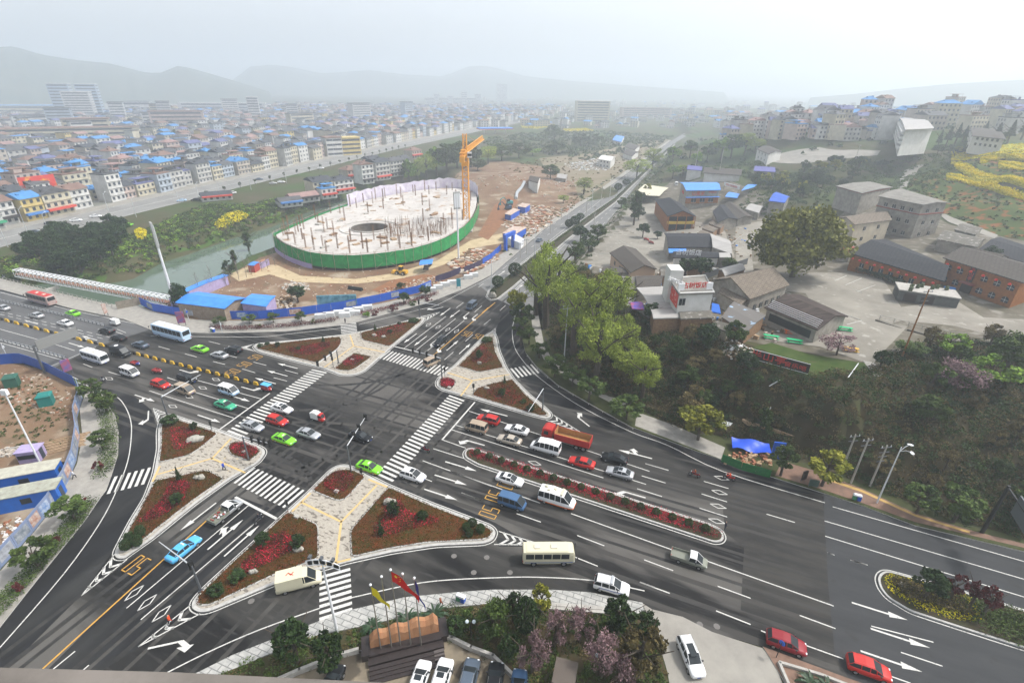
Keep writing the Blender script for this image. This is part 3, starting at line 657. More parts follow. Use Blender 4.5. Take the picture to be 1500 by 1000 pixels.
def cabin(st, glass, roof, pill):
    """greenhouse stations (x, half width low, z low, half width high, z high)"""
    n = len(st)
    for i in range(n-1):
        a, b_ = st[i], st[i+1]
        q = lambda s, k: (s[0], k*s[1], s[2]); t = lambda s, k: (s[0], k*s[3], s[4])
        for k in (-1,1):
            f = [q(a, k), q(b_, k), t(b_, k), t(a, k)]
            glass.quad(*(f if k < 0 else f[::-1]))
        tgt = glass if i in (0, n-2) else roof
        if tgt is roof:
            c = .03; tgt.add([(a[0],-a[3]-c, a[4]-.02),(b_[0],-b_[3]-c, b_[4]-.02),(b_[0],-b_[3]*.8, b_[4]+.045),(a[0],-a[3]*.8, a[4]+.045),(a[0], a[3]*.8, a[4]+.045),(b_[0], b_[3]*.8, b_[4]+.045),(b_[0], b_[3]+c, b_[4]-.02),(a[0], a[3]+c, a[4]-.02)],
                             [(0,1,2,3),(3,2,5,4),(4,5,6,7)])
            if i == 1: tgt.add([(a[0],-a[3]-c, a[4]-.02),(a[0],-a[3]*.8, a[4]+.045),(a[0], a[3]*.8, a[4]+.045),(a[0], a[3]+c, a[4]-.02)],[(0,1,2,3)])
            if i == n-3: tgt.add([(b_[0],-b_[3]-c, b_[4]-.02),(b_[0],-b_[3]*.8, b_[4]+.045),(b_[0], b_[3]*.8, b_[4]+.045),(b_[0], b_[3]+c, b_[4]-.02)],[(3,2,1,0)])
        else: tgt.quad(t(a, -1), t(b_, -1), t(b_, 1), t(a, 1))
    for x in pill:
        for k in (-1,1):
            lo = np.interp(x, [s[0] for s in st],[s[1] for s in st]); hi = np.interp(x, [s[0] for s in st],[s[3] for s in st])
            zl = np.interp(x, [s[0] for s in st],[s[2] for s in st]); zh = np.interp(x, [s[0] for s in st],[s[4] for s in st])
            roof.tube([(x, k*(lo+.005), zl),(x-.04, k*(hi+.005), zh)],.045,4)
    for k in (-1,1):                                    # screen pillars
        for i in (0, n-2):
            a, b_ = st[i], st[i+1]; p0 = (a[0], k*a[3], a[4]); p1 = (b_[0], k*b_[3], b_[4]); roof.tube([p0, p1],.04,4)
def wheelmesh(r, w):
    m = MB(); m.tube([(0,-w/2,0),(0, w/2,0)], r, 14,0); m.tube([(0,-w/2-.012,0),(0, w/2+.012,0)], r*.58,10,1); return m.mesh('wheel', [TYRE, RIM])
PROTO = {}
def proto(kind):
    if kind in PROTO: return PROTO[kind]
    ps = []                                              # (name, mesh, loc, painted?)
    B, Gl, Rf = MB(), MB(), MB(); wr, ww, wx, wy = .31,.2,1.32,.78
    extra = []
    if kind in ('sedan', 'taxi'):
        loft(B, [(-2.3,.74,.40,.82),(-2.2,.84,.28,.98),(-1.6,.88,.22,1.02),(-.6,.89,.2,.97),(.9,.89,.2,.94),(1.6,.87,.22,.86),(2.1,.80,.26,.74),(2.28,.66,.34,.62)])
        cabin([(-1.75,.78,.99,.66,1.02),(-1.0,.8,.96,.60,1.38),(-.35,.8,.95,.62,1.43),(.25,.8,.94,.60,1.40),(1.1,.78,.92,.68,.95)], Gl, Rf, (-.38,.42)); hl, tl, hz_ = 2.14,-2.22,.68
    elif kind == 'hatch':
        loft(B, [(-2.0,.78,.36,.95),(-1.9,.86,.26,1.02),(-1.0,.89,.22,1.02),(.8,.89,.22,.98),(1.4,.87,.24,.9),(1.85,.80,.28,.76),(2.02,.66,.36,.64)]); wx = 1.25
        cabin([(-1.95,.76,.99,.64,1.04),(-1.6,.8,1.0,.62,1.42),(-.5,.8,.98,.64,1.50),(.25,.8,.96,.62,1.46),(1.1,.78,.96,.68,.99)], Gl, Rf, (-.9,-.1,.5)); hl, tl, hz_ = 1.9,-1.96,.72
    elif kind == 'suv':
        loft(B, [(-2.25,.82,.42,1.02),(-2.15,.90,.32,1.10),(-1.2,.93,.28,1.12),(.9,.93,.28,1.08),(1.6,.91,.30,1.02),(2.1,.85,.34,.88),(2.28,.72,.42,.74)]); wr = .36; wx = 1.38; wy = .82
        cabin([(-2.2,.8,1.08,.68,1.12),(-1.9,.83,1.1,.66,1.58),(-.7,.84,1.08,.68,1.66),(.25,.84,1.07,.66,1.62),(1.15,.8,1.05,.7,1.09)], Gl, Rf, (-1.2,-.25,.55)); hl, tl, hz_ = 2.14,-2.2,.85
        extra.append(('roof_rail', MB().tube([(-1.8,.62,1.72),(.1,.62,1.72)],.025,4).tube([(-1.8,-.62,1.72),(.1,-.62,1.72)],.025,4).mesh('roof_rail', CHROME), None))
    elif kind == 'mpv':                                  # small one-box van
        loft(B, [(-1.95,.74,.36,1.0),(-1.88,.80,.28,1.06),(-.8,.82,.26,1.06),(1.2,.82,.26,1.04),(1.75,.80,.28,.96),(2.0,.7,.34,.76)]); wx = 1.2; wy = .72
        cabin([(-1.93,.74,1.03,.66,1.08),(-1.82,.78,1.05,.68,1.80),(-.4,.78,1.05,.70,1.88),(1.0,.78,1.03,.68,1.80),(1.85,.74,.98,.66,1.02)], Gl, Rf, (-1.1,-.1,.75)); hl, tl, hz_ = 1.86,-1.92,.72
    elif kind == 'van':                                  # high-roof minibus
        loft(B, [(-2.7,.9,.42,1.2),(-2.62,.97,.34,1.26),(-1.0,.98,.32,1.26),(1.5,.98,.32,1.22),(2.1,.94,.34,1.12),(2.6,.84,.36,.92),(2.72,.7,.44,.72)]); wr = .35; wx = 1.65; wy = .86
        cabin([(-2.68,.9,1.22,.8,1.28),(-2.58,.94,1.25,.80,2.15),(-.8,.95,1.25,.84,2.32),(1.2,.95,1.22,.80,2.15),(2.1,.86,1.12,.76,1.16)], Gl, Rf, (-1.75,-.9,-.05,.8)); hl, tl, hz_ = 2.55,-2.68,.85
    elif kind in ('coaster', 'coach', 'bus'):
        Lh, w, h = {'coaster': (3.5,1.02,2.6), 'coach': (5.6,1.24,3.35), 'bus': (5.0,1.22,3.1)}[kind]
        z0 = .45 if kind == 'coaster' else .5; wr = .42; wx = Lh*.58; wy = w-.14
        st = [(-Lh, w*.9, z0+.1, h-.15),(-Lh+.12, w*.98, z0, h-.02),(-Lh+1, w, z0-.05, h),(Lh-1.1, w, z0-.05, h),(Lh-.25, w*.97, z0, h-.1),(Lh, w*.86, z0+.12, h-.55)]
        loft(B, st)
        Rf.prism([(-Lh+.5,-w*.8),(Lh-.9,-w*.8),(Lh-.9, w*.8),(-Lh+.5, w*.8)], h+.01, h+.06)
        for k in (-1,1):
            nw = {'coaster': 5, 'coach': 7, 'bus': 6}[kind]; x0, x1 = -Lh+.35, Lh-.75
            for i in range(nw):
                a = x0+(x1-x0)*i/nw+.05; c = x0+(x1-x0)*(i+1)/nw-.05; m = MB(); y = k*(w+.012)
                f = [(a, y, z0+(h-z0)*.47),(c, y, z0+(h-z0)*.47),(c, y*.97, h-.28),(a, y*.97, h-.28)]; m.quad(*(f if k < 0 else f[::-1])); extra.append(('window', m.mesh('window', GLASS), None))
        m = MB(); m.quad((Lh+.0,-w*.8, z0+(h-z0)*.42),(Lh+.0, w*.8, z0+(h-z0)*.42),(Lh-.12, w*.78, h-.3),(Lh-.12,-w*.78, h-.3)); m.v = [(x+.1, y, z) for x, y, z in m.v]; extra.append(('windscreen', m.mesh('windscreen', GLASS), None))
        m = MB(); m.quad((-Lh-.02, w*.75, z0+(h-z0)*.5),(-Lh-.02,-w*.75, z0+(h-z0)*.5),(-Lh-.02,-w*.72, h-.3),(-Lh-.02, w*.72, h-.3)); extra.append(('rear_window', m.mesh('rear_window', GLASS), None))
        for x in (-Lh*.45, Lh*.2): extra.append(('roof_hatch', MB().box((x, 0, h+.05),(.8,.7,.12)).mesh('roof_hatch', mat('hatch_plastic', (.6,.56,.45),.6)), None))
        for k in (-1,1): extra.append(('mirror', MB().tube([(Lh-.2, k*w*.95, h-.5),(Lh+.25, k*(w+.2), h-.6)],.03,4).box((Lh+.25, k*(w+.2), h-1.0),(.1,.18,.42)).mesh('mirror', TRIM), None))
        extra.append(('side_stripe', MB().box((0,0, z0+.3),(Lh*1.85,2*w+.02,.07)).mesh('side_stripe', mat('stripe_paint', (.35,.22,.16) if kind == 'coaster' else (.1,.15,.3),.4)), None))
        Gl = None; hl, tl, hz_ = Lh-.08,-Lh+.02, z0+.35
    elif kind == 'pickup':
        loft(B, [(-2.4,.80,.45,.66),(-.1,.82,.42,.66),(.0,.84,.36,1.0),(1.2,.86,.36,1.0),(1.7,.84,.36,.96),(2.2,.78,.38,.8),(2.35,.66,.45,.66)])
        cabin([(-.05,.78,.98,.74,1.02),(.0,.8,.98,.70,1.6),(.5,.8,.98,.72,1.64),(.9,.8,.98,.70,1.6),(1.7,.76,.95,.66,.98)], Gl, Rf, (.85,)); hl, tl, hz_ = 2.2,-2.4,.7
        m = MB().box((-1.25,0,.66),(2.4,1.62,.06))
        for c, s in (((-1.25,.8,.7),(2.4,.05,.36)),((-1.25,-.8,.7),(2.4,.05,.36)),((-2.44,0,.7),(.05,1.62,.36)),((-.08,0,.7),(.05,1.62,.5))): m.box(c, s)
        extra.append(('load_bed', m.mesh('load_bed', PAINTS['olive']), None))
    elif kind == 'box_trike':
        loft(B, [(.35,.4,.4,.8),(.5,.6,.35,1.1),(1.2,.55,.3,1.1),(1.45,.3,.35,.8)]); wr = .26; wx = .9; wy = .55; hl, tl, hz_ = 1.45,-1.4,.7
        cabin([(.4,.56,1.08,.5,1.12),(.45,.58,1.1,.5,1.66),(.8,.58,1.1,.5,1.7),(1.0,.56,1.1,.48,1.62),(1.35,.4,1.0,.36,1.04)], Gl, Rf, ())
        extra.append(('cargo_box', MB().box((-.55,0,.5),(1.7,1.15,1.25)).mesh('cargo_box', mat('box_panel', (.7,.7,.68),.6)), None))
    elif kind == 'cargo_trike':
        loft(B, [(.2,.3,.4,.7),(.4,.32,.38,.8),(.9,.25,.4,.85),(1.15,.12,.45,.8)]); wr = .26; wx = .9; wy = .5; hl, tl, hz_ = 1.15,-1.3,.75; Gl = None
        m = MB().box((-.55,0,.5),(1.5,1.1,.05))
        for c, s in (((-.55,.55,.5),(1.5,.04,.35)),((-.55,-.55,.5),(1.5,.04,.35)),((-1.3,0,.5),(.04,1.1,.35)),((.2,0,.5),(.04,1.1,.45))): m.box(c, s)
        extra.append(('load_bed', m.mesh('load_bed', PAINTS['maroon']), None)); Rf.tube([(.9,-.3,1.05),(.95,.3,1.05)],.025,4)
    elif kind == 'canopy_trike':
        loft(B, [(.2,.3,.4,.7),(.4,.4,.38,.8),(.9,.3,.4,.95),(1.15,.15,.45,.85)]); wr = .26; wx = .9; wy = .5; hl, tl, hz_ = 1.15,-1.3,.75; Gl = None
        m = MB().box((-.5,0,.45),(1.5,1.05,.5)); extra.append(('seat', m.mesh('seat', PAINTS['maroon']), None))
        Rf.box((-.1,0,1.6),(2.2,1.2,.08), top=.92)
        for x in (-1.2,.95):
            for y in (-.55,.55): Rf.tube([(x, y, .7),(x, y, 1.62)],.025,4)
    for nm, m, p in (('body', B, True),('roof', Rf, True)):
        if m.v: ps.append((nm, m.mesh(nm, PAINTS['white'], smooth=(nm == 'body' and kind not in ('coach', 'bus', 'coaster'))),(0,0,0), True))
    if Gl is not None: ps.append(('windows', Gl.mesh('windows', GLASS),(0,0,0), False))
    wm = wheelmesh(wr, ww)
    for x in (-wx, wx):
        for y in ((-wy, wy) if not ('trike' in kind and x > 0) else (0,)): ps.append(('wheel', wm, (x, y, wr), False))
    hm = MB().ball((0,0,0),(.10,.15,.08),0,8,5).mesh('headlight', LAMPM); tm = MB().box((0,0,-.08),(.1,.28,.2)).mesh('tail_light', TAILM)
    yy = {'coach': .95, 'bus': .95, 'coaster': .8}.get(kind, .58)
    if 'trike' in kind: ps.append(('headlight', hm, (hl, 0, hz_), False))
    else:
        for k in (-1,1): ps += [('headlight', hm, (hl, k*yy, hz_), False),('tail_light', tm, (tl, k*yy, hz_+.12), False)]
        ps.append(('number_plate', MB().box((0,0,-.06),(.03,.42,.13)).mesh('number_plate', PLATEB),(hl+.13,0,.48), False))
    if kind in ('sedan', 'taxi', 'hatch', 'suv', 'mpv', 'pickup'):
        mm = MB().box((0,0,0),(.12,.2,.14)).mesh('mirror', TRIM)
        for k in (-1,1): ps.append(('mirror', mm, (.85 if kind != 'mpv' else 1.15, k*.93,1.0), False))
    if kind == 'taxi':
        ps.append(('roof_sign', MB().box((0,0,0),(.22,.6,.16), top=.7).mesh('roof_sign', mat('taxi_sign', (.8,.78,.6),.4)),(0,0,1.44), False))
    for nm, me_, l in extra: ps.append((nm, me_, l or (0,0,0), False))
    PROTO[kind] = ps; return ps
NAMES = {'sedan': 'car', 'taxi': 'taxi', 'hatch': 'hatchback_car', 'suv': 'sport_utility_car', 'mpv': 'small_van', 'van': 'minibus', 'coaster': 'minibus', 'coach': 'coach', 'bus': 'city_bus', 'pickup': 'pickup_truck',
         'box_trike': 'box_tricycle', 'cargo_trike': 'cargo_tricycle', 'canopy_trike': 'canopy_tricycle'}
CATS = {'sedan': 'car', 'taxi': 'taxi', 'hatch': 'car', 'suv': 'car', 'mpv': 'van', 'van': 'minibus', 'coaster': 'minibus', 'coach': 'bus', 'bus': 'bus', 'pickup': 'pickup truck', 'box_trike': 'tricycle', 'cargo_trike': 'tricycle', 'canopy_trike': 'tricycle'}
def vehicle(kind, col, px, py, ang, label, group=None, s=1.0, roofcol=None, near=True, onz=0.0, world=None):
    c = world or P(px, py, .75)                          # centre of the vehicle as seen, brought down to the ground
    z = hz(c.x, c.y) if world is None and onz == 0 else onz
    if z < .3: z = .02
    if abs(z) < .2: z = .02
    e = empty(NAMES[kind],(c.x, c.y, z), R(AU+ang), label, CATS[kind], group); e.scale = (s, s, s)
    for nm, me_, l, painted in proto(kind):
        if not near and nm in ('mirror', 'number_plate', 'headlight', 'tail_light'): continue
        o = link(nm, me_, e, l)
        if painted:
            o.material_slots[0].link = 'OBJECT'; o.material_slots[0].material = PAINTS[(roofcol or col) if nm == 'roof' else col]
    return e
GW_ = 'vehicles driving west on the far side of the main road'; GE_ = 'vehicles driving east on the near side of the main road'
GC_ = 'cars crossing the junction eastward'; GQ = 'vehicles queuing west at the eastern stop line'; GT = 'cars on the town street'; GP = 'cars parked at the foot of the frame'
for a in (
 ('bus', 'red', 62,441,180, 'red-roofed city bus with tan sides on the bridge', GW_),
 ('sedan', 'silver', 4,450,180, 'pale car at the west end of the bridge, half cut by the frame', GW_),
 ('sedan', 'silver', 53,461,180, 'silver car just ahead of the red-roofed bus, one lane nearer', GW_),
 ('taxi', 'green', 106,458,180, 'lime green taxi behind the red-roofed bus on the bridge', GW_),
 ('sedan', 'white', 95,472,180, 'white car in the inner lane beside the lime taxi on the bridge', GW_),
 ('box_trike', 'white', 168,472,180, 'small white box-bodied tricycle hugging the kerb at the bridge end', GW_),
 ('suv', 'black', 156,484,180, 'black tall car beside the white box tricycle', GW_),
 ('sedan', 'black', 173,494,180, 'black low saloon behind the black tall car near the bridge end', GW_),
 ('sedan', 'grey', 205,504,180, 'dark grey saloon between the light blue coach and the striped barrier', GW_),
 ('coach', 'ice', 252,491,180, 'long light blue coach with white roof', GW_),
 ('taxi', 'green', 292,510,180, 'lime green taxi just behind the light blue coach', GW_),
 ('sedan', 'silver', 321,519,180, 'silver saloon behind the lime taxi and the light blue coach', GW_),
 ('suv', 'black', 342,512,180, 'black jeep-like car by the tip of the north island', GW_),
 ('coaster', 'white', 140,525,0, 'cream white minibus with big windscreen by the end of the striped barrier', GE_),
 ('van', 'black', 177,516,0, 'black high-roofed minibus with a white emblem on its roof', GE_),
 ('cargo_trike', 'deepblue', 199,531,0, 'blue three-wheeled goods tricycle behind the black minibus', GE_),
 ('mpv', 'white', 190,545,0, 'white people carrier beside the cream white minibus', GE_),
 ('cargo_trike', 'maroon', 231,542,0, 'rusty red three-wheeled goods tricycle', GE_),
 ('hatch', 'red', 235,562,0, 'red hatchback behind the white-roofed tan van', GE_),
 ('suv', 'black', 274,554,0, 'black sport utility car beside the red hatchback', GE_),
 ('mpv', 'tan', 271,571,0, 'tan one-box van with pale roof under the signal arm', GE_),
 ('mpv', 'ice', 335,572,0, 'white van with light blue lower sides before the stop line', GE_),
 ('taxi', 'dark_green', 330,592,0, 'jade green taxi waiting near the stop line', GE_),
 ('canopy_trike', 'red', 391,568,0, 'tricycle taxi with a blue canopy at the end of the striped barrier', GE_),
 ('sedan', 'white', 413,597,0, 'white car with black sunroof leaving the west crossing, topmost of three', GC_),
 ('hatch', 'red', 406,615,0, 'bright red hatchback on the west zebra crossing', GC_),
 ('sedan', 'silver', 370,623,0, 'silver white car still on the west zebra crossing near the small flower bed', GC_),
 ('taxi', 'green', 416,642,0, 'lime green taxi next to the four-lamp signal arm inside the junction', GC_),
 ('sedan', 'silver', 452,634,0, 'silver car in front of the lime taxi inside the junction', GC_),
 ('box_trike', 'red', 466,611,0, 'red and white tricycle loaded with white sacks in the junction', GC_),
 ('sedan', 'black', 528,638,0, 'black saloon in the middle of the junction under the signal arm', GC_),
 ('mpv', 'tan', 633,530,72, 'brown-grey van driving over the north zebra crossing', None),
 ('mpv', 'grey', 691,448,-90, 'slate blue people carrier coming down the north arm', None),
 ('suv', 'black', 645,500,-90, 'dark grey car beside the yellow centre line of the north arm', None),
 ('suv', 'red', 715,614,180, 'red sport utility car first at the eastern stop line', GQ),
 ('mpv', 'tan', 698,626,180, 'tan van first at the eastern stop line, nearer than the red car', GQ),
 ('sedan', 'white', 757,628,180, 'white saloon behind the red sport utility car', GQ),
 ('sedan', 'beige', 746,643,180, 'champagne saloon behind the tan van', GQ),
 ('van', 'white', 799,655,180, 'white high-roofed minibus beside the red dump truck', GQ),
 ('sedan', 'red', 852,676,180, 'red saloon right behind the white minibus', GQ),
 ('sedan', 'black', 900,670,180, 'black saloon behind the red dump truck', GQ),
 ('sedan', 'silver', 908,691,180, 'silver saloon with black sunroof last in the eastern queue', GQ),
 ('sedan', 'white', 747,701,0, 'white saloon with black sunroof beside the planted median', GE_),
 ('mpv', 'navy', 750,735,0, 'steel blue small van over the yellow speed numerals', GE_),
 ('pickup', 'olive', 1010,817,0, 'olive pickup truck with a white cab roof', GE_),
 ('coaster', 'cream', 803,815,24, 'cream minibus with flat tan roof in the near slip lane', None),
 ('taxi', 'green', 541,683,0, 'lime green taxi at the corner of the south island', GE_),
 ('hatch', 'white', 605,695,0, 'white hatchback with dark sunroof at the foot of the east zebra crossing', GE_),
 ('taxi', 'blue', 269,802,90, 'sky blue taxi by the yellow line of the south arm', None),
 ('suv', 'white', 896,857,5, 'white police car with roof lights beside the tiled pavement', None),
 ('suv', 'white', 1012,960,-61, 'white car with black glass roof in the concrete driveway', None),
 ('hatch', 'dark_red', 1152,940,0, 'dark red hatchback by the red brick pavement corner', GE_),
 ('hatch', 'red', 1273,977,0, 'bright red hatchback further right along the kerb', GE_)):
    k, c, x, y, an, lb, g = a
    e = vehicle(k, c, x, y, an, lb, g, roofcol={'olive': 'white', 'ice': 'white'}.get(c) if k in ('pickup', 'mpv', 'coach') else ('cream' if c == 'tan' and x == 271 else 'blue' if k == 'canopy_trike' else None),
                s={'mpv': 1.08, 'hatch': 1.06, 'coach': 1.0}.get(k, 1.0))
    if lb.startswith('red-roofed'):
        for o in e.children:
            if o.name.startswith('body'): o.material_slots[0].material = mat('bus_side', (.40,.30,.27),.4)
    if 'sunroof' in lb or 'glass roof' in lb: link('sunroof', MB().box((-.1,0,1.445),(.6 if 'sun' in lb else 1.5,.8,.035)).mesh('sunroof', GLASS), e, (0,0, {'suv': .225, 'hatch': .07}.get(k, 0)))
    if 'police' in lb:
        link('light_bar', MB().box((0,0,1.72),(.3,1.3,.12)).mesh('light_bar', PAINTS['silver']), e)
        link('side_stripe', MB().box((0,0,.78),(3.0,1.88,.07)).mesh('side_stripe', PAINTS['deepblue']), e)
    if 'lime green' in lb: link('side_stripe', MB().box((0,0,.34),(3.9,1.77,.16)).mesh('side_stripe', PAINTS['cream'] if x < 300 else YEL), e)
    if 'emblem' in lb: link('roof_emblem', MB().prism([(-.9+.45*math.cos(t*.6283),.45*math.sin(t*.6283)) for t in range(10)],2.37,2.39).mesh('roof_emblem', PAINTS['white']), e)
    if 'steel blue' in lb: link('roof_emblem', MB().box((0,0,1.9),(.01,.01,.01)).mesh('aerial', TRIM), e) if False else None
    if 'loaded' in lb:
        m = MB()
        for i in range(6): m.ball((-.9+.35*(i % 3),-.3+.6*(i//3),1.8),(.28,.3,.2),0,8,5,.1)
        tag(m.build('sack_pile', mat('sack_cloth', (.68,.67,.63),.9), loc=e.location, rz=e.rotation_euler[2]), 'white sacks heaped on the red and white tricycle', 'sacks')
# ambulance
e = vehicle('van', 'white', 816,731,0, 'white ambulance with orange lower band and roof equipment', GE_, s=1.05); e.name = 'ambulance'; e['category'] = 'ambulance'
OR = paint('orange_band', (.75,.16,.03))
m = MB(); loft(m, [(-2.74,.92,.4,.62),(-1,1.0,.34,.62),(1.5,1.0,.34,.62),(2.1,.97,.36,.62),(2.62,.87,.4,.62),(2.76,.72,.44,.6)]); link('side_band', m.mesh('side_band', OR), e)
link('roof_light', MB().box((.8,0,2.3),(.35,1.4,.16)).mesh('roof_light', PAINTS['cream']), e)
for x, y in ((-1.8,.3),(-1.2,-.3),(-.4,.2)): link('roof_vent', MB().box((x, y, 2.3),(.5,.45,.2), top=.8).mesh('roof_vent', PAINTS['cream']), e)
# second white van in the slip lane
e = vehicle('van', 'cream', 438,851,42, 'cream box van with a red mark on its roof beside the slip lane crossing', None); e.name = 'box_van'; e['category'] = 'van'
link('cargo_box', MB().box((-1.0,0,1.0),(3.2,2.0,1.42), top=.97).mesh('cargo_box', PAINTS['cream']), e)
m = MB(); m.strip([(-.4,.2),(-.7,-.2),(-1.0,.25),(-1.3,-.1)],.12,2.43); m.strip([(-.4,-.3),(-.9,.1)],.1,2.432); link('roof_mark', m.mesh('roof_mark', PAINTS['red']), e)
# loaded pickup on the south arm
e = vehicle('pickup', 'silver', 331,748,90, 'grey pickup truck carrying an open load on the south arm', None, s=1.05, roofcol='white')
m = MB()
for i in range(16): m.box((rnd.uniform(-2.2,-.4), rnd.uniform(-.6,.6),.72+rnd.uniform(0,.2)),(rnd.uniform(.15,.5), rnd.uniform(.1,.3), rnd.uniform(.1,.3)), rnd.uniform(0,3), rnd.choice((0,1,2)))
tag(m.build('scrap_heap', [mat('scrap_white', (.6,.6,.6),.7), mat('scrap_dark', (.1,.1,.1),.7), mat('scrap_red', (.3,.06,.05),.7)], loc=e.location, rz=e.rotation_euler[2]), 'white and red scrap lying in the bed of the grey pickup', 'scrap')
# dump truck
c = P(828,642,1.0); e = empty('dump_truck', (c.x, c.y, .02), R(AU+180), 'red dump truck with an open rust-floored bed in the eastern queue', 'truck', GQ)
RP = paint('truck_red', (.42,.03,.025)); RUST = mat('rusty_bed', (.36,.17,.06),.8, noise=2, col2=(.42,.25,.10))
m = MB(); loft(m, [(2.2,1.1,.9,2.6),(2.3,1.18,.75,2.85),(3.6,1.2,.7,2.85),(4.1,1.16,.7,2.6),(4.2,1.1,.75,1.7)]); link('cab', m.mesh('cab', RP), e)
m = MB(); m.quad((4.23,-1.0,1.65),(4.23,1.0,1.65),(4.12,.95,2.5),(4.12,-.95,2.5)); link('windscreen', m.mesh('windscreen', GLASS), e)
for k in (-1,1): m = MB(); f = [(2.9, k*1.21,1.7),(3.8, k*1.21,1.7),(3.7, k*1.19,2.45),(2.9, k*1.19,2.45)]; m.quad(*(f if k < 0 else f[::-1])); link('window', m.mesh('window', GLASS), e)
link('chassis', MB().box((-.6,0,.7),(8.4,.9,.35)).mesh('chassis', TRIM), e)
m = MB().box((-1.45,0,1.05),(6.4,2.3,.12), mi=1)
for cc, ss in (((-1.45,1.2,1.05),(6.5,.08,1.3)),((-1.45,-1.2,1.05),(6.5,.08,1.3)),((-4.7,0,1.05),(.08,2.4,1.3)),((1.8,0,1.05),(.08,2.4,1.75))): m.box(cc, ss)
for cc, ss in (((-1.45,1.145,1.2),(6.38,.02,1.12)),((-1.45,-1.145,1.2),(6.38,.02,1.12)),((-4.64,0,1.2),(.02,2.28,1.12)),((1.74,0,1.2),(.02,2.28,1.55))): m.box(cc, ss, mi=1)
for i in range(9): 
    for k in (-1,1): m.box((-4.4+i*.75, k*1.26,1.1),(.08,.05,1.2))
link('tipper_bed', m.mesh('tipper_bed', [RP, RUST]), e)
wm = wheelmesh(.52,.3)
for x in (3.2,-2.4,-3.7):
    for k in (-1,1): link('wheel', wm, e, (x, k*1.0,.52))
# town street traffic, car on the far road, parked row
for c_, x, y, a2, lb in (('white', 140,316,0, 'white car on the town street, right of the dark woods top'),('white', 111,322,0, 'white pickup-like car on the town street left of its neighbour'),('ice', 71,335,180, 'light blue car on the town street beside a street lamp'),
        ('grey', 47,339,180, 'grey car near the left end of the town street'),('grey', 110,341,180, 'dark car behind the roadside saplings of the town street'),('ice', 266,293,180, 'light blue car before the arched shop front'),('black', 286,292,180, 'dark car following the light blue car on the town street'),
        ('white', 297,287,0, 'white car at the shop row of the town street'),('black', 74,326,0, 'black car parked before the brick heaps'),('green', 188,329,60, 'lime green car turning into the riverside track'),('silver', 400,268,0, 'silver car among those parked by the river houses'),
        ('white', 412,266,0, 'white car parked nearest the river houses'),('white', 340,282,180, 'small white car midway along the town street'),('grey', 380,262,0, 'slate car parked on the street by the green sign'),('white', 470,246,0, 'white car on the narrow end of the town street')):
    vehicle('sedan', c_, x, y, a2+51, lb, GT, near=False)
vehicle('sedan', 'grey', 790,351,90, 'slate car on the far road beside the lamp post', None, near=False)
vehicle('hatch', 'white', 996,252,150, 'white car parked beside the lane above the village', None, near=False)
vehicle('van', 'white', 990,274,100, 'white van parked behind the blue-roofed restaurant', None, near=False)
vehicle('cargo_trike', 'maroon', 953,366,-40, 'dark red goods tricycle outside the village shop', None, near=False)
vehicle('cargo_trike', 'red', 946,361,-40, 'second dark red goods tricycle, nearer the fence of the village shop', None, near=False)
for k, c_, x, y, lb in (('sedan', 'black', 483,996, 'black car at the left end of the parked row'),('sedan', 'white', 613,990, 'white car with a square sunroof in the parked row'),('suv', 'white', 646,988, 'larger white car with a sunroof in the parked row'),
        ('suv', 'grey', 686,988, 'blue-grey car parked right of the larger white car'),('suv', 'black', 724,994, 'black car parked right of the blue-grey car'),('sedan', 'navy', 759,1004, 'blue car at the right end of the parked row')):
    e = vehicle(k, c_, x, y+6,102 if x < 700 else 106, lb, GP)
    if 'sunroof' in lb: link('sunroof', MB().box((-.1,0,1.445),(.6,.8,.035)).mesh('sunroof', GLASS), e, (0,0, {'suv': .225}.get(k, 0)))
# ================================================================ PEOPLE, MOTORCYCLES
def skin_mesh(name, joints, bones, mats, classify):
    """one continuous body grown over a skeleton"""
    me = bpy.data.meshes.new(name); me.from_pydata([j[:3] for j in joints], bones, [])
    o = bpy.data.objects.new(name, me); COL.objects.link(o)
    mod = o.modifiers.new('skin', 'SKIN'); o.modifiers.new('sub', 'SUBSURF').levels = 1
    for i, j in enumerate(joints): me.skin_vertices[0].data[i].radius = (j[3], j[3]*(j[4] if len(j) > 4 else 1))
    me.skin_vertices[0].data[0].use_root = True
    dg = bpy.context.evaluated_depsgraph_get(); out = bpy.data.meshes.new_from_object(o.evaluated_get(dg)); out.name = name
    bpy.data.objects.remove(o); bpy.data.meshes.remove(me)
    out.materials.clear()
    for m in mats: out.materials.append(m)
    for p in out.polygons: p.material_index = classify(p.center); p.use_smooth = True
    return out
SKIN = mat('skin', (.42,.26,.18),.6); HAIR = mat('black_hair', (.015,.012,.01),.6); TROU = mat('dark_trousers', (.03,.035,.05),.8)
CLO = {'blue': mat('blue_jacket', (.03,.08,.45),.8), 'red': mat('orange_red_vest', (.75,.08,.02),.8), 'dark': mat('dark_coat', (.03,.03,.04),.8), 'brown': mat('rust_coat', (.28,.07,.03),.8), 'grey': mat('grey_coat', (.25,.25,.27),.8), 'white': mat('pale_coat', (.6,.6,.62),.8)}
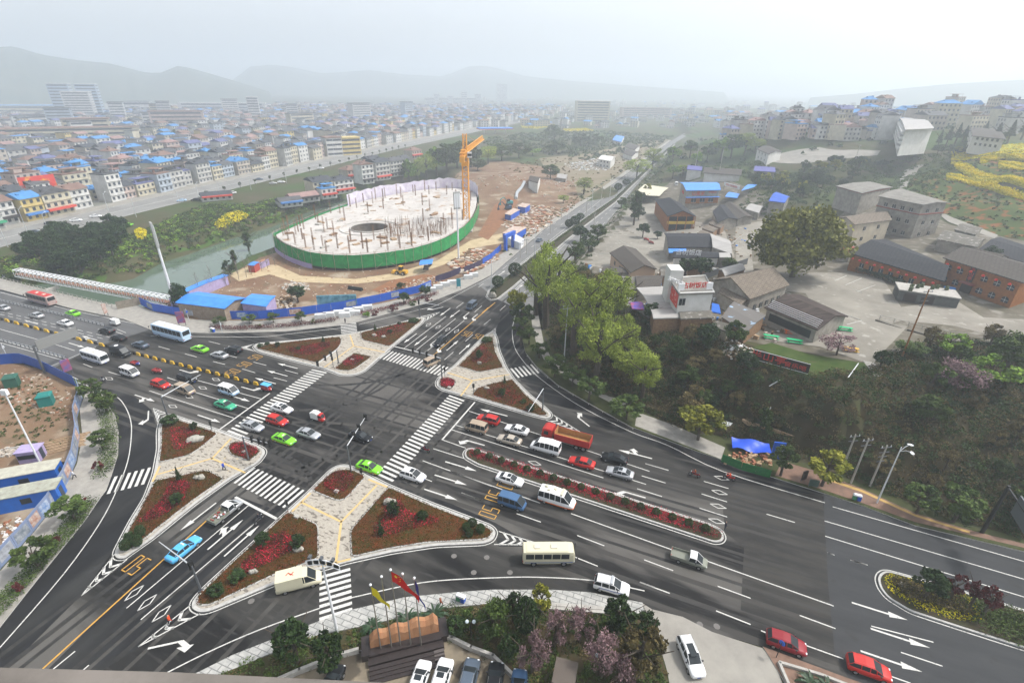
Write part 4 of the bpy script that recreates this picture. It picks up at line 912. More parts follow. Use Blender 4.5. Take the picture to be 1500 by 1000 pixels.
def person_mesh(cloth, pose):
    st = .22 if pose == 'walk' else .04
    if pose != 'ride':
        J = [(0,0,.95,.15,.8),(0,0,1.2,.15,.75),(0,0,1.42,.15,.65),(0,0,1.52,.06),(0,0,1.68,.105,1.1),(.0,.2,1.40,.06),(-st, .25,1.12,.045),(-st+.15,.24,.92,.035),(-st+.19,.24,.84,.03),
             (0,-.2,1.40,.06),(st, -.25,1.12,.045),(st+.12,-.24,.92,.035),(st+.15,-.24,.84,.03),(0,.1,.88,.10),(st, .11,.5,.07),(st*.9,.11,.1,.045),(st*.9+.14,.11,.04,.04),(0,-.1,.88,.10),(-st*.6,-.11,.5,.07),(-st*1.5,-.11,.1,.045),(-st*1.5+.14,-.11,.04,.04)]
        cl = lambda c: 3 if (c.z > 1.70 or (c.z > 1.6 and c.x < -.03)) else 0 if c.z > 1.52 or (abs(c.y) > .19 and c.z < .92) else 1 if c.z > .95 else 2
    else:
        J = [(-.1,0,.85,.15,.8),(0,0,1.1,.15,.75),(.05,0,1.28,.14,.65),(.08,0,1.38,.06),(.1,0,1.52,.12,1.1),(.06,.19,1.26,.06),(.25,.26,1.05,.045),(.48,.26,1.02,.035),(.56,.26,1.0,.03),
             (.06,-.19,1.26,.06),(.25,-.26,1.05,.045),(.48,-.26,1.02,.035),(.56,-.26,1.0,.03),(-.05,.12,.8,.1),(.35,.18,.72,.075),(.25,.18,.35,.05),(.38,.18,.3,.04),(-.05,-.12,.8,.1),(.35,-.18,.72,.075),(.25,-.18,.35,.05),(.38,-.18,.3,.04)]
        cl = lambda c: 3 if c.z > 1.46 else 0 if c.z > 1.38 else 1 if c.z > .86 else 2
    Bn = [(0,1),(1,2),(2,3),(3,4),(2,5),(5,6),(6,7),(7,8),(2,9),(9,10),(10,11),(11,12),(0,13),(13,14),(14,15),(15,16),(0,17),(17,18),(18,19),(19,20)]
    return skin_mesh('person', J, Bn, [SKIN, CLO[cloth], TROU, HAIR], cl)
PM = {}
def person(px, py, cloth, pose, ang, label, z=None, world=None):
    if (cloth, pose) not in PM: PM[(cloth, pose)] = person_mesh(cloth, pose)
    c = world or G(px, py); c = Vector((c.x, c.y, (c.z if world else max(c.z, .02)) if z is None else z))
    return link('person', PM[(cloth, pose)], None, c, R(AU+ang), label, 'person')
def moto(px, py, col, ang, label, rider, rl, s=1.0):
    c = P(px, py, .5); e = empty('motorcycle', (c.x, c.y, .02), R(AU+ang), label, 'motorcycle', 'motorcycles on the junction'); p = PAINTS[col]; m = MB()
    loft(m, [(-.75,.12,.62,.72),(-.3,.16,.5,.78),(.1,.15,.45,.82),(.35,.14,.5,.88),(.5,.08,.6,.85)]); link('body', m.mesh('body', p), e)
    link('seat', MB().box((-.3,0,.76),(.75,.26,.09), top=.85).mesh('seat', TRIM), e)
    link('handlebar', MB().tube([(.5,-.33,1.0),(.55,0,.98),(.5,.33,1.0)],.02,5).tube([(.55,0,.98),(.72,0,.32)],.035,5).mesh('handlebar', TRIM), e)
    link('headlight', MB().ball((.62,0,.88),.09).mesh('headlight', LAMPM), e)
    wm = wheelmesh(.3,.1)
    for x in (-.62,.72): link('wheel', wm, e, (x, 0,.3))
    if rider: person(0,0, rider, 'ride', ang, rl, z=.04, world=Vector((c.x, c.y, 0)))
moto(151,556, 'white', -10, 'white motorcycle with rider at the mouth of the west slip lane', 'dark', 'rider in dark clothes on the white motorcycle')
moto(623,658, 'dark_red', 180, 'motorcycle on the east zebra crossing', 'dark', 'rider in dark clothes on the east zebra crossing')
moto(379,760, 'black', 95, 'motorcycle waiting at the south stop line', 'dark', 'rider in dark clothes waiting at the south stop line')
moto(1018,694, 'maroon', 175, 'dark red motorcycle moving west ahead of the painted diamonds', 'brown', 'rider in a rust coat on the dark red motorcycle')
moto(1069,699, 'red', 178, 'bright red motorcycle beside the topmost painted diamond', 'red', 'rider in orange red on the bright red motorcycle')
person(329,689, 'blue', 'walk', 0, 'walker in a blue jacket on the paving of the west island')
person(506,474, 'dark', 'stand', 0, 'walker in dark clothes at the north-west slip crossing')
person(251,914, 'red', 'walk', 40, 'walker in an orange red vest on the chevron tip of the south island')
person(110,701, 'white', 'walk', 60, 'walker in a pale coat beside the poster hoarding')
person(646,888, 'brown', 'walk', 20, 'walker in a rust coat on the tiled pavement')
person(1061,776, 'dark', 'stand', 20, 'walker in dark clothes at the east end of the planted median')
person(3,926-180, 'dark', 'stand', 0, 'worker in dark clothes beside the blue container cabin')
# ================================================================ VEGETATION
def leafcloud(name, C, size, tint, m, up=.35, aspect=1.0, seed=0):
    """many small leaf faces at C (n,3)"""
    r = np.random.RandomState(seed+7); n = len(C)
    a = r.normal(size=(n, 3)); a[:, 2] *= .6; a /= np.linalg.norm(a, axis=1)[:, None]
    b_ = r.normal(size=(n, 3)); b_ -= (b_*a).sum(1)[:, None]*a; b_ /= np.linalg.norm(b_, axis=1)[:, None]
    sz = size*r.uniform(.6,1.35, n)[:, None]; a = a*sz; b_ = b_*sz*aspect
    v = np.stack([C-a, C-b_*.7, C+a, C+b_*.7],1).reshape(-1,3).astype('f')
    me = bpy.data.meshes.new(name); me.vertices.add(n*4); me.vertices.foreach_set('co', v.ravel())
    me.loops.add(n*4); me.loops.foreach_set('vertex_index', np.arange(n*4, dtype='i'))
    me.polygons.add(n); me.polygons.foreach_set('loop_start', np.arange(0, n*4,4, dtype='i')); me.update(calc_edges=True)
    at = me.attributes.new('tint', 'FLOAT', 'FACE'); at.data.foreach_set('value', np.clip(tint, 0,1).astype('f'))
    me.materials.append(m); return me
def clumpcloud(rad, nclump, nleaf, seed, shell=.55, cz=0.0, flat=.5, csize=.34):
    """leaf centres in clumps spread through an ellipsoid rad=(a,a,h); returns C, tint"""
    r = np.random.RandomState(seed); rad = np.array(rad)
    d = r.normal(size=(nclump, 3)); d /= np.linalg.norm(d, axis=1)[:, None]
    k = r.uniform(0,1, nclump)**(1/3); k = shell+(1-shell)*k; cc = d*k[:, None]*rad*(1-csize*.6)
    cc[:, 2] = np.where(cc[:, 2] < -rad[2]*flat, -rad[2]*flat*r.uniform(.4,1, nclump), cc[:, 2])
    cr = csize*rad.mean()*r.uniform(.55,1.25, nclump); ct = r.uniform(.05,.95, nclump)
    i = r.randint(0, nclump, nleaf); e = r.normal(size=(nleaf, 3)); e /= np.linalg.norm(e, axis=1)[:, None]
    C = cc[i]+e*(cr[i]*r.uniform(.45,1.0, nleaf))[:, None]*np.array([1,1,.75])
    t = ct[i]*.65+r.uniform(0,.35, nleaf)
    C[:, 2] += cz; return C, t
BARK = mat('bark', (.10,.08,.06),.95, noise=3, col2=(.06,.05,.04)); BARKG = mat('grey_bark', (.20,.18,.16),.95)
LM = {'dark': leafmat('evergreen_leaf', (.010,.022,.008),(.055,.095,.028)), 'mid': leafmat('broad_leaf', (.02,.040,.010),(.10,.145,.035)), 'willow': leafmat('young_willow_leaf', (.11,.15,.02),(.38,.46,.07)),
      'olive': leafmat('camphor_leaf', (.05,.058,.010),(.26,.255,.05)), 'yellow': leafmat('yellow_green_leaf', (.10,.12,.012),(.36,.34,.05)), 'red': leafmat('red_leaf', (.05,.010,.012),(.16,.035,.035)),
      'brown': leafmat('dry_leaf', (.055,.045,.018),(.21,.165,.07)), 'pink': leafmat('plum_blossom', (.09,.05,.05),(.38,.25,.26)), 'azalea': leafmat('azalea_flower', (.05,.012,.012),(.60,.02,.06)),
      'rape': leafmat('rape_flower', (.35,.34,.01),(.85,.68,.01), var=.1), 'fresh': leafmat('fresh_leaf', (.07,.14,.015),(.26,.40,.05))}
CROWN = {}
def crownmesh(kind, v):
    k = (kind, v)
    if k in CROWN: return CROWN[k]
    sd = hash(kind) % 97 if False else sum(map(ord, kind))+v*13
    P_ = {'street': ((1,1,.95),22,1500,.10, 'mid', .5), 'ball': ((1,1,.9),34,1700,.085, 'dark', .75), 'dense': ((1,1,1.05),26,1900,.10, 'dark', .5), 'willow': ((1,1,1.15),75,4300,.040, 'willow', .25),
          'camphor': ((1,1,.62),75,9500,.045, 'olive', .5), 'olive': ((1,1,.85),22,1700,.095, 'yellow', .5), 'midbig': ((1,1,.9),30,3200,.07, 'mid', .5), 'brown': ((1,1,.8),26,2200,.075, 'brown', .5),
          'pink': ((1,1,.7),30,1500,.05, 'pink', .3), 'red': ((1,1,.8),16,900,.10, 'red', .5), 'bush': ((1,1,.7),14,700,.14, 'mid', .6), 'fresh': ((1,1,.9),24,1500,.09, 'fresh', .45), 'poplar': ((.5,.5,1.5),30,1300,.09, 'mid', .3),
          'conifer': ((.5,.5,1.2),24,1100,.10, 'dark', .3)}[kind]
    rad, nc, nl, sz, lm, sh = P_
    nl = int(nl*1.35); sz *= .88; C, t = clumpcloud(rad, nc, nl, sd, shell=sh, csize={'ball': .22, 'willow': .24}.get(kind, .30))
    if kind == 'ball':
        r = np.random.RandomState(sd); d = r.normal(size=(nl, 3)); d /= np.linalg.norm(d, axis=1)[:, None]; C = d*np.array(rad)*r.uniform(.82,1.0, nl)[:, None]; t = r.uniform(0,1, nl)
    if kind == 'conifer':
        r = np.random.RandomState(sd); h = r.uniform(0,1, nl)**1.4; a = r.uniform(0,6.283, nl); rr = (1-h)*.62*np.sqrt(r.uniform(.2,1, nl))*(.8+.2*np.sin(h*40)); C = np.stack([rr*np.cos(a), rr*np.sin(a), h*2.3-1.1],1)
    CROWN[k] = leafcloud('crown', C, sz, t, LM[lm], seed=sd); return CROWN[k]
TRUNKS = {}
def trunkmesh(kind, v):
    k = (kind, v)
    if k in TRUNKS: return TRUNKS[k]
    r = random.Random(v*7+3); m = MB(); th = .055 if kind != 'thin' else .03
    m.tube([(0,0,0),(r.uniform(-.04,.04), r.uniform(-.04,.04),.55),(r.uniform(-.06,.06), r.uniform(-.06,.06),1.0)], th, 7, r2=th*.5)
    for i in range(6):
        a = i*1.05+r.uniform(-.3,.3); h = r.uniform(.45,.85); l = r.uniform(.35,.6); m.tube([(0,0, h),(l*.5*math.cos(a), l*.5*math.sin(a), h+.2),(l*math.cos(a), l*math.sin(a), h+.42)], th*.4,5, r2=th*.12)
    TRUNKS[k] = m.mesh('trunk', BARK if kind != 'thin' else BARKG); return TRUNKS[k]
def tree(kind, base, h, r, label, group=None, name='tree', cat='tree', trunk=.3, rz=None, parts=True):
    """h total height, r crown radius; crown fills from trunk*h to h"""
    v = rnd.randint(0,2); ch = h*(1-trunk)
    if name == 'tree': name, cat = {'willow': ('willow_tree', 'willow'), 'pink': ('plum_tree', 'plum tree'), 'conifer': ('conifer', 'conifer'), 'poplar': ('poplar', 'poplar'), 'bush': ('shrub', 'shrub'), 'red': ('red_leaved_shrub', 'shrub'), 'street': ('street_tree', 'street tree')}.get(kind, (name, cat))
    e = empty(name, base, rnd.uniform(0,6.28) if rz is None else rz, label, cat, group)
    cm = crownmesh(kind, v); zr = {'street': .95, 'ball': .9, 'dense': 1.05, 'willow': 1.15, 'camphor': .62, 'olive': .85, 'midbig': .9, 'brown': .8, 'pink': .7, 'red': .8, 'bush': .7, 'fresh': .9, 'poplar': 1.5, 'conifer': 1.2}[kind]
    link('crown', cm, e, (0,0, h-ch/2), scale=(r, r, ch/2/zr))
    if parts and trunk > 0: link('trunk', trunkmesh('std', v), e, (0,0,-.1), scale=(h*.75, h*.75, h*.72))
    return e
def bush(kind, base, r, h, label, group=None, name='shrub'):
    o = link(name, crownmesh(kind, rnd.randint(0,2)), None, (base[0], base[1], base[2]+h*.42), rnd.uniform(0,6.28), label, 'shrub', group, scale=(r, r, h*.6)); return o
def tpx(kind, px, py, top, rpx, label, group=None, **k):
    """tree whose foot shows at px,py, its top at row top, its crown rpx pixels wide from the middle"""
    b_ = G(px, py); h = max(.8, height(b_, top)*1.0); d = (b_-Vector((0,0, CAMH))).length
    q = proj(b_+Vector((1,0, h/2))); q0 = proj(b_+Vector((0,0, h/2))); s = math.hypot(q[0]-q0[0], q[1]-q0[1])
    return tree(kind, b_, h, rpx/s, label, group, **k)
# trees along the curved kerb, right side
g = 'street trees along the north-east curved kerb'
for i, a in enumerate((('olive', 758,470,424,17, 'yellow green'),('street', 766,486,444,20, 'dark'),('street', 763,505,462,15, 'bronze-tinged'),('street', 775,505,480,14, 'rounded'),('street', 790,525,501,16, 'bushy'),('street', 812,553,520,22, 'broad'),('street', 838,566,538,20, 'dark'),('street', 862,588,552,23, 'large dark'),
                        ('street', 917,616,582,27, 'wide flat-topped'))):
    tpx(a[0], a[1], a[2], a[3], a[4], a[5]+' street tree by the curved kerb, '+['before the willows', 'under the yellow green one', 'beside the flagstone path', 'left of the path bend', 'at the paving gap', 'left of the tall floodlight mast', 'just below the floodlight mast', 'upslope of the fifth slip lane stripe', 'beside the pale paved apron'][i], g)
g = 'street trees along the eastern pavement'
for a in (('olive', 1022,645,600,33, 'golden green tree over the pale paved apron'),('street', 1143,697,655,21, 'small dark tree beside the upright blue panel'),('olive', 1203,712,664,30, 'bright yellow green tree beside the bus notice'),('street', 1342,752,712,24, 'dark street tree right of the curved lamp post'),('street', 1395,765,715,30, 'green street tree left of the dark gantry'),('street', 1490,778,740,20, 'dark tree behind the dark gantry at the frame edge')):
    tpx(a[0], a[1], a[2], a[3], a[4], a[5], g)
# willows at the bend
g = 'willows at the bend of the curved kerb'
for a in ((800,480,350,27, 'tallest pale green willow at the road edge'),(818,455,372,26, 'pale willow behind the tallest one'),(840,520,398,32, 'broad bright willow above the slope'),(868,505,396,30, 'middle willow over the slope'),(890,480,392,28, 'willow before the grey tiled barn'),(905,475,400,22, 'small willow beside the long shed'),
          (785,462,372,20, 'slim willow closest to the far road'),(872,560,450,34, 'thin willow low on the slope'),(925,560,500,34, 'sparse yellowish willow on the slope'),(905,530,455,30, 'half bare willow beside the floodlight mast'),(940,585,512,28, 'bright green willow in the middle of the slope')):
    tpx('willow', *a[:4], a[4], g, trunk=.18)
# undergrowth of the slopes, one mass nobody could count
def scatter(poly, n, seed, fn=None):
    r = np.random.RandomState(seed); q = [(p[0], p[1]) for p in poly]; xs = [a for a, _ in q]; ys = [b_ for _, b_ in q]; out = np.zeros((0,2))
    while len(out) < n:
        X = r.uniform(min(xs), max(xs), n*2); Y = r.uniform(min(ys), max(ys), n*2); ok = inside(X, Y, q); out = np.concatenate([out, np.stack([X[ok], Y[ok]],1)])
    return out[:n]
def hzv(X, Y):
    i = np.clip(np.searchsorted(GX, X)-1,0, len(GX)-2); j = np.clip(np.searchsorted(GY, Y)-1,0, len(GY)-2)
    u = np.clip((X-GX[i])/(GX[i+1]-GX[i]),0,1); v = np.clip((Y-GY[j])/(GY[j+1]-GY[j]),0,1)
    return (ZZ[j, i]*(1-u)+ZZ[j, i+1]*u)*(1-v)+(ZZ[j+1, i]*(1-u)+ZZ[j+1, i+1]*u)*v
def undergrowth(name, poly, nc, per, rmin, rmax, size, m, seed, label='tangled undergrowth', zs=.8):
    c = scatter(poly, nc, seed); r = np.random.RandomState(seed+1); rad = r.uniform(rmin, rmax, nc)*r.uniform(.6,1, nc); z = hzv(c[:, 0], c[:, 1]); ct = r.uniform(0,.8, nc)
    i = np.repeat(np.arange(nc), per); e = r.normal(size=(len(i),3)); e /= np.linalg.norm(e, axis=1)[:, None]; e[:, 2] = np.abs(e[:, 2])
    k = (rad[i]*r.uniform(.5,1, len(i)))[:, None]; C = np.stack([c[i, 0], c[i, 1], z[i]],1)+e*k*np.array([1,1, zs]); C[:, 2] += .1
    t = ct[i]+r.uniform(0,.3, len(i)); o = link(name, leafcloud(name, C, size, t, m, seed=seed), kind='stuff', label=label); return o
BANK = GW([(800,424),(793,445),(800,482),(812,515),(838,545),(880,572),(930,598),(1000,628),(1062,640),(1130,655),(1200,680),(1262,705),(1340,742),(1420,770),(1500,792),(1560,800),(1560,520),(1480,503),(1400,500),(1340,505),(1290,530),(1270,545),(1200,545),(1180,558),(1090,515),(1060,500),(1000,482),(950,470),(905,445),(880,412),(850,392)])
undergrowth('undergrowth', BANK, 1300,70,.6,2.2,.15, LM['dark'],3, 'dark tangled undergrowth covering the slope')
undergrowth('dry_undergrowth', BANK, 2500,60,.5,2.0,.13, LM['brown'],5, 'dry brown scrub on the slope')
undergrowth('green_undergrowth', BANK, 650,60,.5,1.5,.14, LM['mid'],7, 'green scrub on the slope')
g = 'trees and big shrubs on the wooded slope'
words1 = ('dark', 'thin', 'leaning', 'bushy', 'low', 'ragged', 'broad', 'tall'); sp = scatter(BANK, 78,21)
slope_t = []
for i, (x, y) in enumerate(sp):
    k = rnd.choice(('dense', 'midbig', 'brown', 'brown', 'fresh' if i % 9 == 0 else 'brown', 'bush')); h = rnd.uniform(2.2,5.5); r_ = h*rnd.uniform(.35,.55)
    q = proj((x, y, hz(x, y)+h/2))
    where = 'near the blue tarpaulin' if 1040 < q[0] < 1180 and q[1] > 600 else 'below the dark red-lettered board' if 1080 < q[0] < 1200 else 'under the stone retaining wall' if q[0] > 1330 and q[1] < 620 else 'near the utility poles' if q[0] > 1200 else 'beside the white sheds' if q[1] < 500 else 'on the lower slope' if q[1] > 580 else 'in the middle of the slope'
    kw = {'dense': 'dark evergreen tree', 'midbig': 'green leafy tree', 'brown': 'brown dry-leaved tree', 'fresh': 'bright green young tree', 'bush': 'low green shrub'}[k]
    tree(k, (x, y, hz(x, y)), h, r_, kw+' '+where, g+' '+where, trunk=.2)
for a in (('fresh', 1440,566,520,36, 'lime green tree beneath the stone wall at the right'),('fresh', 1385,520,486,24, 'lime green tree by the leaning utility pole'),('pink', 1395,575,530,40, 'leafless pink-tinged plum on the right slope'),('midbig', 1470,545,490,34, 'dark round tree at the right end of the stone wall'),('pink', 1225,520,488,28, 'pale budding tree by the yellow boat-shaped planter'),
          ('midbig', 1332,520,500,22, 'grey green tree beside the stone steps'),('dense', 1030,510,475,18, 'dark tree under the mossy lean-to roof'),('midbig', 1075,505,470,18, 'dark tree by the patchwork roof shed')):
    tpx(*a[:5], a[5], trunk=.2)
tpx('camphor', 1160,406,301,70, 'huge old spreading camphor tree shading the village yard', trunk=.03)
# village trees
for i, a in enumerate((('dense', 1003,405,376,14, 'dark tree before the white sign letters'),('dense', 1025,410,374,15, 'dark tree right of the white sign letters'),('midbig', 1068,395,378,14, 'round green tree by the grey panel fence'),('dense', 941,348,326,10, 'clipped round tree at the island tip'),('dense', 935,322,302,9, 'clipped round tree beside the timber inn'),('dense', 928,330,295,9, 'slim dark tree beside the timber inn'),
                       ('dense', 938,300,280,8, 'dark tree by the cream awning'),('midbig', 930,318,278,9, 'leafy tree lining the village drive'),('dense', 963,350,338,7, 'small ball-shaped tree by the black-roofed hall'),('olive', 948,285,268,6, 'golden tree by the cream awning'),('willow', 932,262,232,22, 'pale willow beside the far road bend'),('willow', 955,250,214,16, 'pale willow further along the far road'),('midbig', 910,305,288,8, 'small tree on the far road verge'),
                       ('dense', 850,355,330,13, 'blue-green tree between the far road and the drive'),('midbig', 862,368,342,16, 'bushy tree by the white gate post'),('midbig', 875,352,328,13, 'bushy tree at the mouth of the village drive'),('midbig', 842,385,352,15, 'green tree behind the tallest willow'),('dense', 1445,392,360,14, 'dark tree against the arched-window inn'),('willow', 855,285,258,14, 'lone pale green tree on the cleared ground'),('willow', 825,298,284,9, 'small pale tree behind the site sheds'))):
    tpx(*a[:5], a[5], trunk=.22)
# clipped balls and big trees of the far-road median
g = 'clipped balls on the far road median'
for i, a in enumerate(((754,405,385,10, 'nearest dark clipped ball'),(729,421,404,9, 'dark clipped ball behind the rock'),(722,433,424,5, 'low clipped ball beside the rock'),(833,334,321,6, 'clipped ball, nearest of the middle pair'),(842,330,316,7, 'clipped ball of the middle pair'),(850,322,312,6, 'clipped ball after the middle pair'),(905,280,268,6, 'first of the small far clipped balls'),(917,272,262,6, 'second of the small far clipped balls'),(960,240,230,5, 'farthest clipped ball of the median'))):
    tpx('ball', *a[:4], a[4]+' on the far road median', g, trunk=.12, name='clipped_tree')
def hedge(name, pts, w, h, m, label, n=900, size=.09, seed=1, cat='hedge'):
    r = np.random.RandomState(seed); L_ = [0]
    for a, b_ in zip(pts, pts[1:]): L_.append(L_[-1]+(b_-a).length)
    s = r.uniform(0, L_[-1], n); X = np.interp(s, L_, [p.x for p in pts]); Y = np.interp(s, L_, [p.y for p in pts])
    C = np.stack([X+r.uniform(-w/2, w/2, n), Y+r.uniform(-w/2, w/2, n), hzv(X, Y)+.2+h*np.sqrt(r.uniform(0,1, n))],1)
    t = .5+.5*np.sin(X*1.7+Y*2.3)*.6+r.uniform(-.3,.3, n)
    return link(name, leafcloud(name, C, size, t, m, seed=seed), label=label, cat=cat)
hedge('hedge', W([(722,428),(742,411),(782,379),(824,347),(900,293),(980,217)]),1.7,.7, LM['mid'], 'long low hedge filling the far road median', 9000,.16,3)
hedge('hedge', W([(312,482),(350,483),(395,481),(440,477),(492,470)]),2.2,.7, LM['red'], 'dark red low hedge along the north-west pavement', 3500,.12,4)
hedge('hedge', W([(524,462),(560,455),(600,444),(640,431)]),2.0,.7, LM['red'], 'dark hedge with bronze shrubs beside the north slip lane', 2600,.12,5)
g = 'street trees before the blue hoarding'
for a in (('street', 323,476,464,11, 'first tree, by the lamp and the hedge end'),('street', 366,475,461,11, 'second tree'),('street', 401,473,458,10, 'third, paler tree'),('street', 442,471,457,10, 'fourth tree'),('dense', 592,446,428,9, 'tree left of the bronze shrubs'),('dense', 624,434,418,10, 'dark tree at the end of the blue hoarding')):
    tpx(*a[:5], a[5]+' of the row before the blue hoarding', g)
for a in (('red', 577,456,446,7, 'bronze round shrub beside the north slip lane'),('mid', 535,466,458,5, ''),('fresh', 538,464,456,6, 'green round shrub by the stacked road blocks'),('red', 550,462,455,6, 'bronze shrub right of the green round one'),('bush', 605,447,441,6, 'green shrub under the hoarding tree'),('red', 628,441,436,6, 'bronze shrub at the last hedge bend'),('bush', 380,480,475,5, 'green tuft inside the dark red hedge'),('bush', 460,474,468,5, 'green tuft near the hedge end')):
    if a[0] == 'mid': continue
    tpx(*a[:5], a[5], trunk=0)
for a in (('dense', 437,443,418,14, 'dark lone tree on the site soil behind the hoarding'),('dense', 346,455,440,9, 'small dark tree left of the blue tarpaulin shed'),('dense', 378,456,440,10, 'round tree before the lilac wall of the tarpaulin shed'),('dense', 588,424,414,8, 'dark bush on the site soil near the hoarding')): tpx(*a[:5], a[5])
# left pavement trees and hedge
g = 'street trees of the western planting strip'
for a in (('street', 140,590,555,17, 'tree at the head of the western strip'),('street', 158,606,572,18, 'pale tree above the green verge'),('street', 152,660,632,18, 'loose tree by the middle of the western strip'),('street', 112,765,730,26, 'large ragged tree below the slip crossing'),('street', 60,835,795,30, 'spreading tree near the poster hoarding end')): tpx(*a[:5], a[5], g)
hedge('hedge', W([(140,580),(156,600),(164,640),(160,675),(150,700)]),2.4,.8, LM['mid'], 'green hedge strip beside the western slip lane', 3500,.12,6)
hedge('hedge', W([(130,738),(112,768),(80,805),(40,850),(-10,905)]),2.6,.8, LM['mid'], 'green hedge strip below the western slip crossing', 5000,.11,7)
for a in (('red', 146,690,675,7, 'dark red shrub at the end of the upper hedge'),('red', 122,745,728,9, 'dark red shrub by the brick bed'),('red', 84,800,786,8, 'dark red ball in the lower hedge'),('red', 32,868,852,8, 'dark red ball near the frame edge')): tpx(*a[:5], a[5], trunk=0)
# island beds of azaleas
def patch(name, px, n, size, m, label, h=.45, seed=1, z=.29, cat='flower bed', inset=.0, kind=None):
    q = W(px); c = scatter(q, n, seed); r = np.random.RandomState(seed); X, Y = c[:, 0], c[:, 1]
    C = np.stack([X, Y, np.full(n, z)+h*r.uniform(0,1, n)],1); t = np.clip(.35+.3*np.sin(X*1.3+seed)*np.cos(Y*1.1)+r.uniform(-.5,.6, n),0,1)**1.7
    return link(name, leafcloud(name, C, size, t, m, seed=seed), label=label, cat=cat if not kind else None, kind=kind)
AZ = [(A2(310,430,420,415,550,395,555,420,470,465,400,470,330,450), 'north-west large'),(A2(790,345,940,290,985,300,970,330,850,370,800,365), 'north small'),(A2(620,510,680,470,730,475,740,495,690,525,640,530), 'north corner'),
      (A3(185,480,215,430,265,415,310,460,315,500,260,520,200,510), 'north-east top'),(A3(270,670,340,640,420,640,505,720,490,745,420,745,330,715), 'north-east lower'),(A3(20,605,60,597,100,610,98,640,60,655,20,640), 'north-east corner'),
      (A4(960,190,1040,180,1140,215,1110,250,1050,300,985,315,965,260), 'west top'),(A4(1310,280,1360,265,1450,295,1455,320,1400,365,1320,330,1295,300), 'west corner'),(A4(960,490,1040,480,1080,500,1040,590,960,660,850,715,780,715,890,620,930,560), 'west large'),
      (A5(520,400,600,350,680,370,690,400,640,470,580,480,520,440), 'south corner'),(A5(860,620,860,500,950,520,990,580,1170,620,1165,645,1020,680,860,725,800,700,800,660), 'south large'),(A5(200,720,290,690,370,740,400,770,290,830,180,890,40,950,60,870,140,800), 'south-west')]
for i, (p_, w_) in enumerate(AZ):
    patch('azalea_bed', p_, 2600 if 'large' in w_ or w_ == 'south-west' else 1300,.085, LM['azalea'], 'red and dark flowering azalea bed in the '+w_+' lawn of its island', .4,30+i)
TURF = leafmat('ground_cover_leaf', (.03,.04,.008),(.17,.045,.018))
for i, b_ in enumerate((S1, S2, S3, W1, W2, W3, N1, N2, N3, E1, E2, E3)): patch('ground_cover', b_, (1500,6000,7500,3500,6000,1200,5500,4500,2200,3500,4200,900)[i],.085, TURF, 'mottled red and green ground cover on an island lawn', .12,200+i, .28, kind='stuff')
# topiary on the islands
for i, (x, y, t_, r_, k, lb) in enumerate(((550,485,474,4, 'conifer', 'small cloud-pruned pine left of the north azalea bed'),(571,489,482,4, 'dense', 'dark shrub in the north azalea bed'),(585,477,471,3, 'dense', 'tiny tree at the top of the north lawn'),(606,472,466,8, 'dense', 'low green clump at the tip of the north lawn'),(382,509,503,5, 'dense', 'dark clump at the western tip of the north-west lawn'),(392,506,501,4, 'dense', 'second dark clump at the north-west tip'),
          (407,509,500,4, 'dense', 'small dark tree on the north-west lawn'),(438,514,507,4, 'dense', 'dark shrub in the north-west azalea bed'),(474,502,492,5, 'conifer', 'small pine near the north-west crossing'),(713,501,494,8, 'dense', 'green clump at the tip of the north-east lawn'),(702,527,512,5, 'dense', 'dark shrub amid the north-east azaleas'),(739,563,549,4, 'conifer', 'small pine by the north-east paving'),(735,580,568,6, 'dense', 'dark shrub amid the lower north-east azaleas'),
          (766,591,584,5, 'dense', 'small shrub by the signal arm foot'),(777,602,592,7, 'dense', 'green clump behind the signal mast foot'),(250,622,609,12, 'dense', 'dark spreading clump at the head of the west island'),(285,630,618,6, 'dense', 'dark shrub right of the west head clump'),(264,705,683,7, 'conifer', 'cloud-pruned pine by the west island paving'),(261,738,722,10, 'dense', 'dark shrub in the west large azalea bed'),(192,792,779,8, 'dense', 'clipped clump in the tail of the west island'),
          (208,785,770,7, 'ball', 'clipped grey-green ball in the tail of the west island'),(187,805,791,8, 'ball', 'lowest clipped ball of the west island'),(204,800,784,7, 'ball', 'clipped ball beside the lowest one'),(577,757,733,10, 'dense', 'rock-side shrub in the south large bed'),(559,785,762,9, 'conifer', 'dark pine at the left of the south large bed'),(619,762,749,9, 'dense', 'dark shrub in the middle of the south large bed'),
          (683,777,766,6, 'ball', 'clipped ball, leftmost of four at the south tip'),(692,770,760,7, 'ball', 'clipped ball, topmost of four at the south tip'),(688,786,774,6, 'ball', 'clipped ball, lowest of four at the south tip'),(704,780,768,7, 'ball', 'clipped ball, rightmost of four at the south tip'),(388,800,780,11, 'dense', 'dark shrub in the south-west azalea bed'),(437,803,783,11, 'dense', 'dark shrub beside the boulder of the south-west lawn'),
          (349,850,836,12, 'dense', 'dark clump at the tail of the south-west azaleas'),(318,872,858,12, 'dense', 'dark clump near the tip of the south-west lawn'))):
    tpx(k, x, y, t_, r_, lb, 'topiary on the traffic islands', trunk=.1 if k != 'conifer' else .2, name='topiary')
# median planting
a, b_ = P(692,664), P(1048,783)
hedge('azalea_hedge', [a, b_],2.3,.45, LM['azalea'], 'red flowering azalea strip along the planted median', 6500,.09,41, cat='flower bed')
for i in range(17):
    c = a+(b_-a)*(i+.4)/17; bush('ball', (c.x, c.y, .2),.62,1.15, 'dark clipped ball on the planted median', 'clipped balls in a row on the planted median', 'clipped_ball')
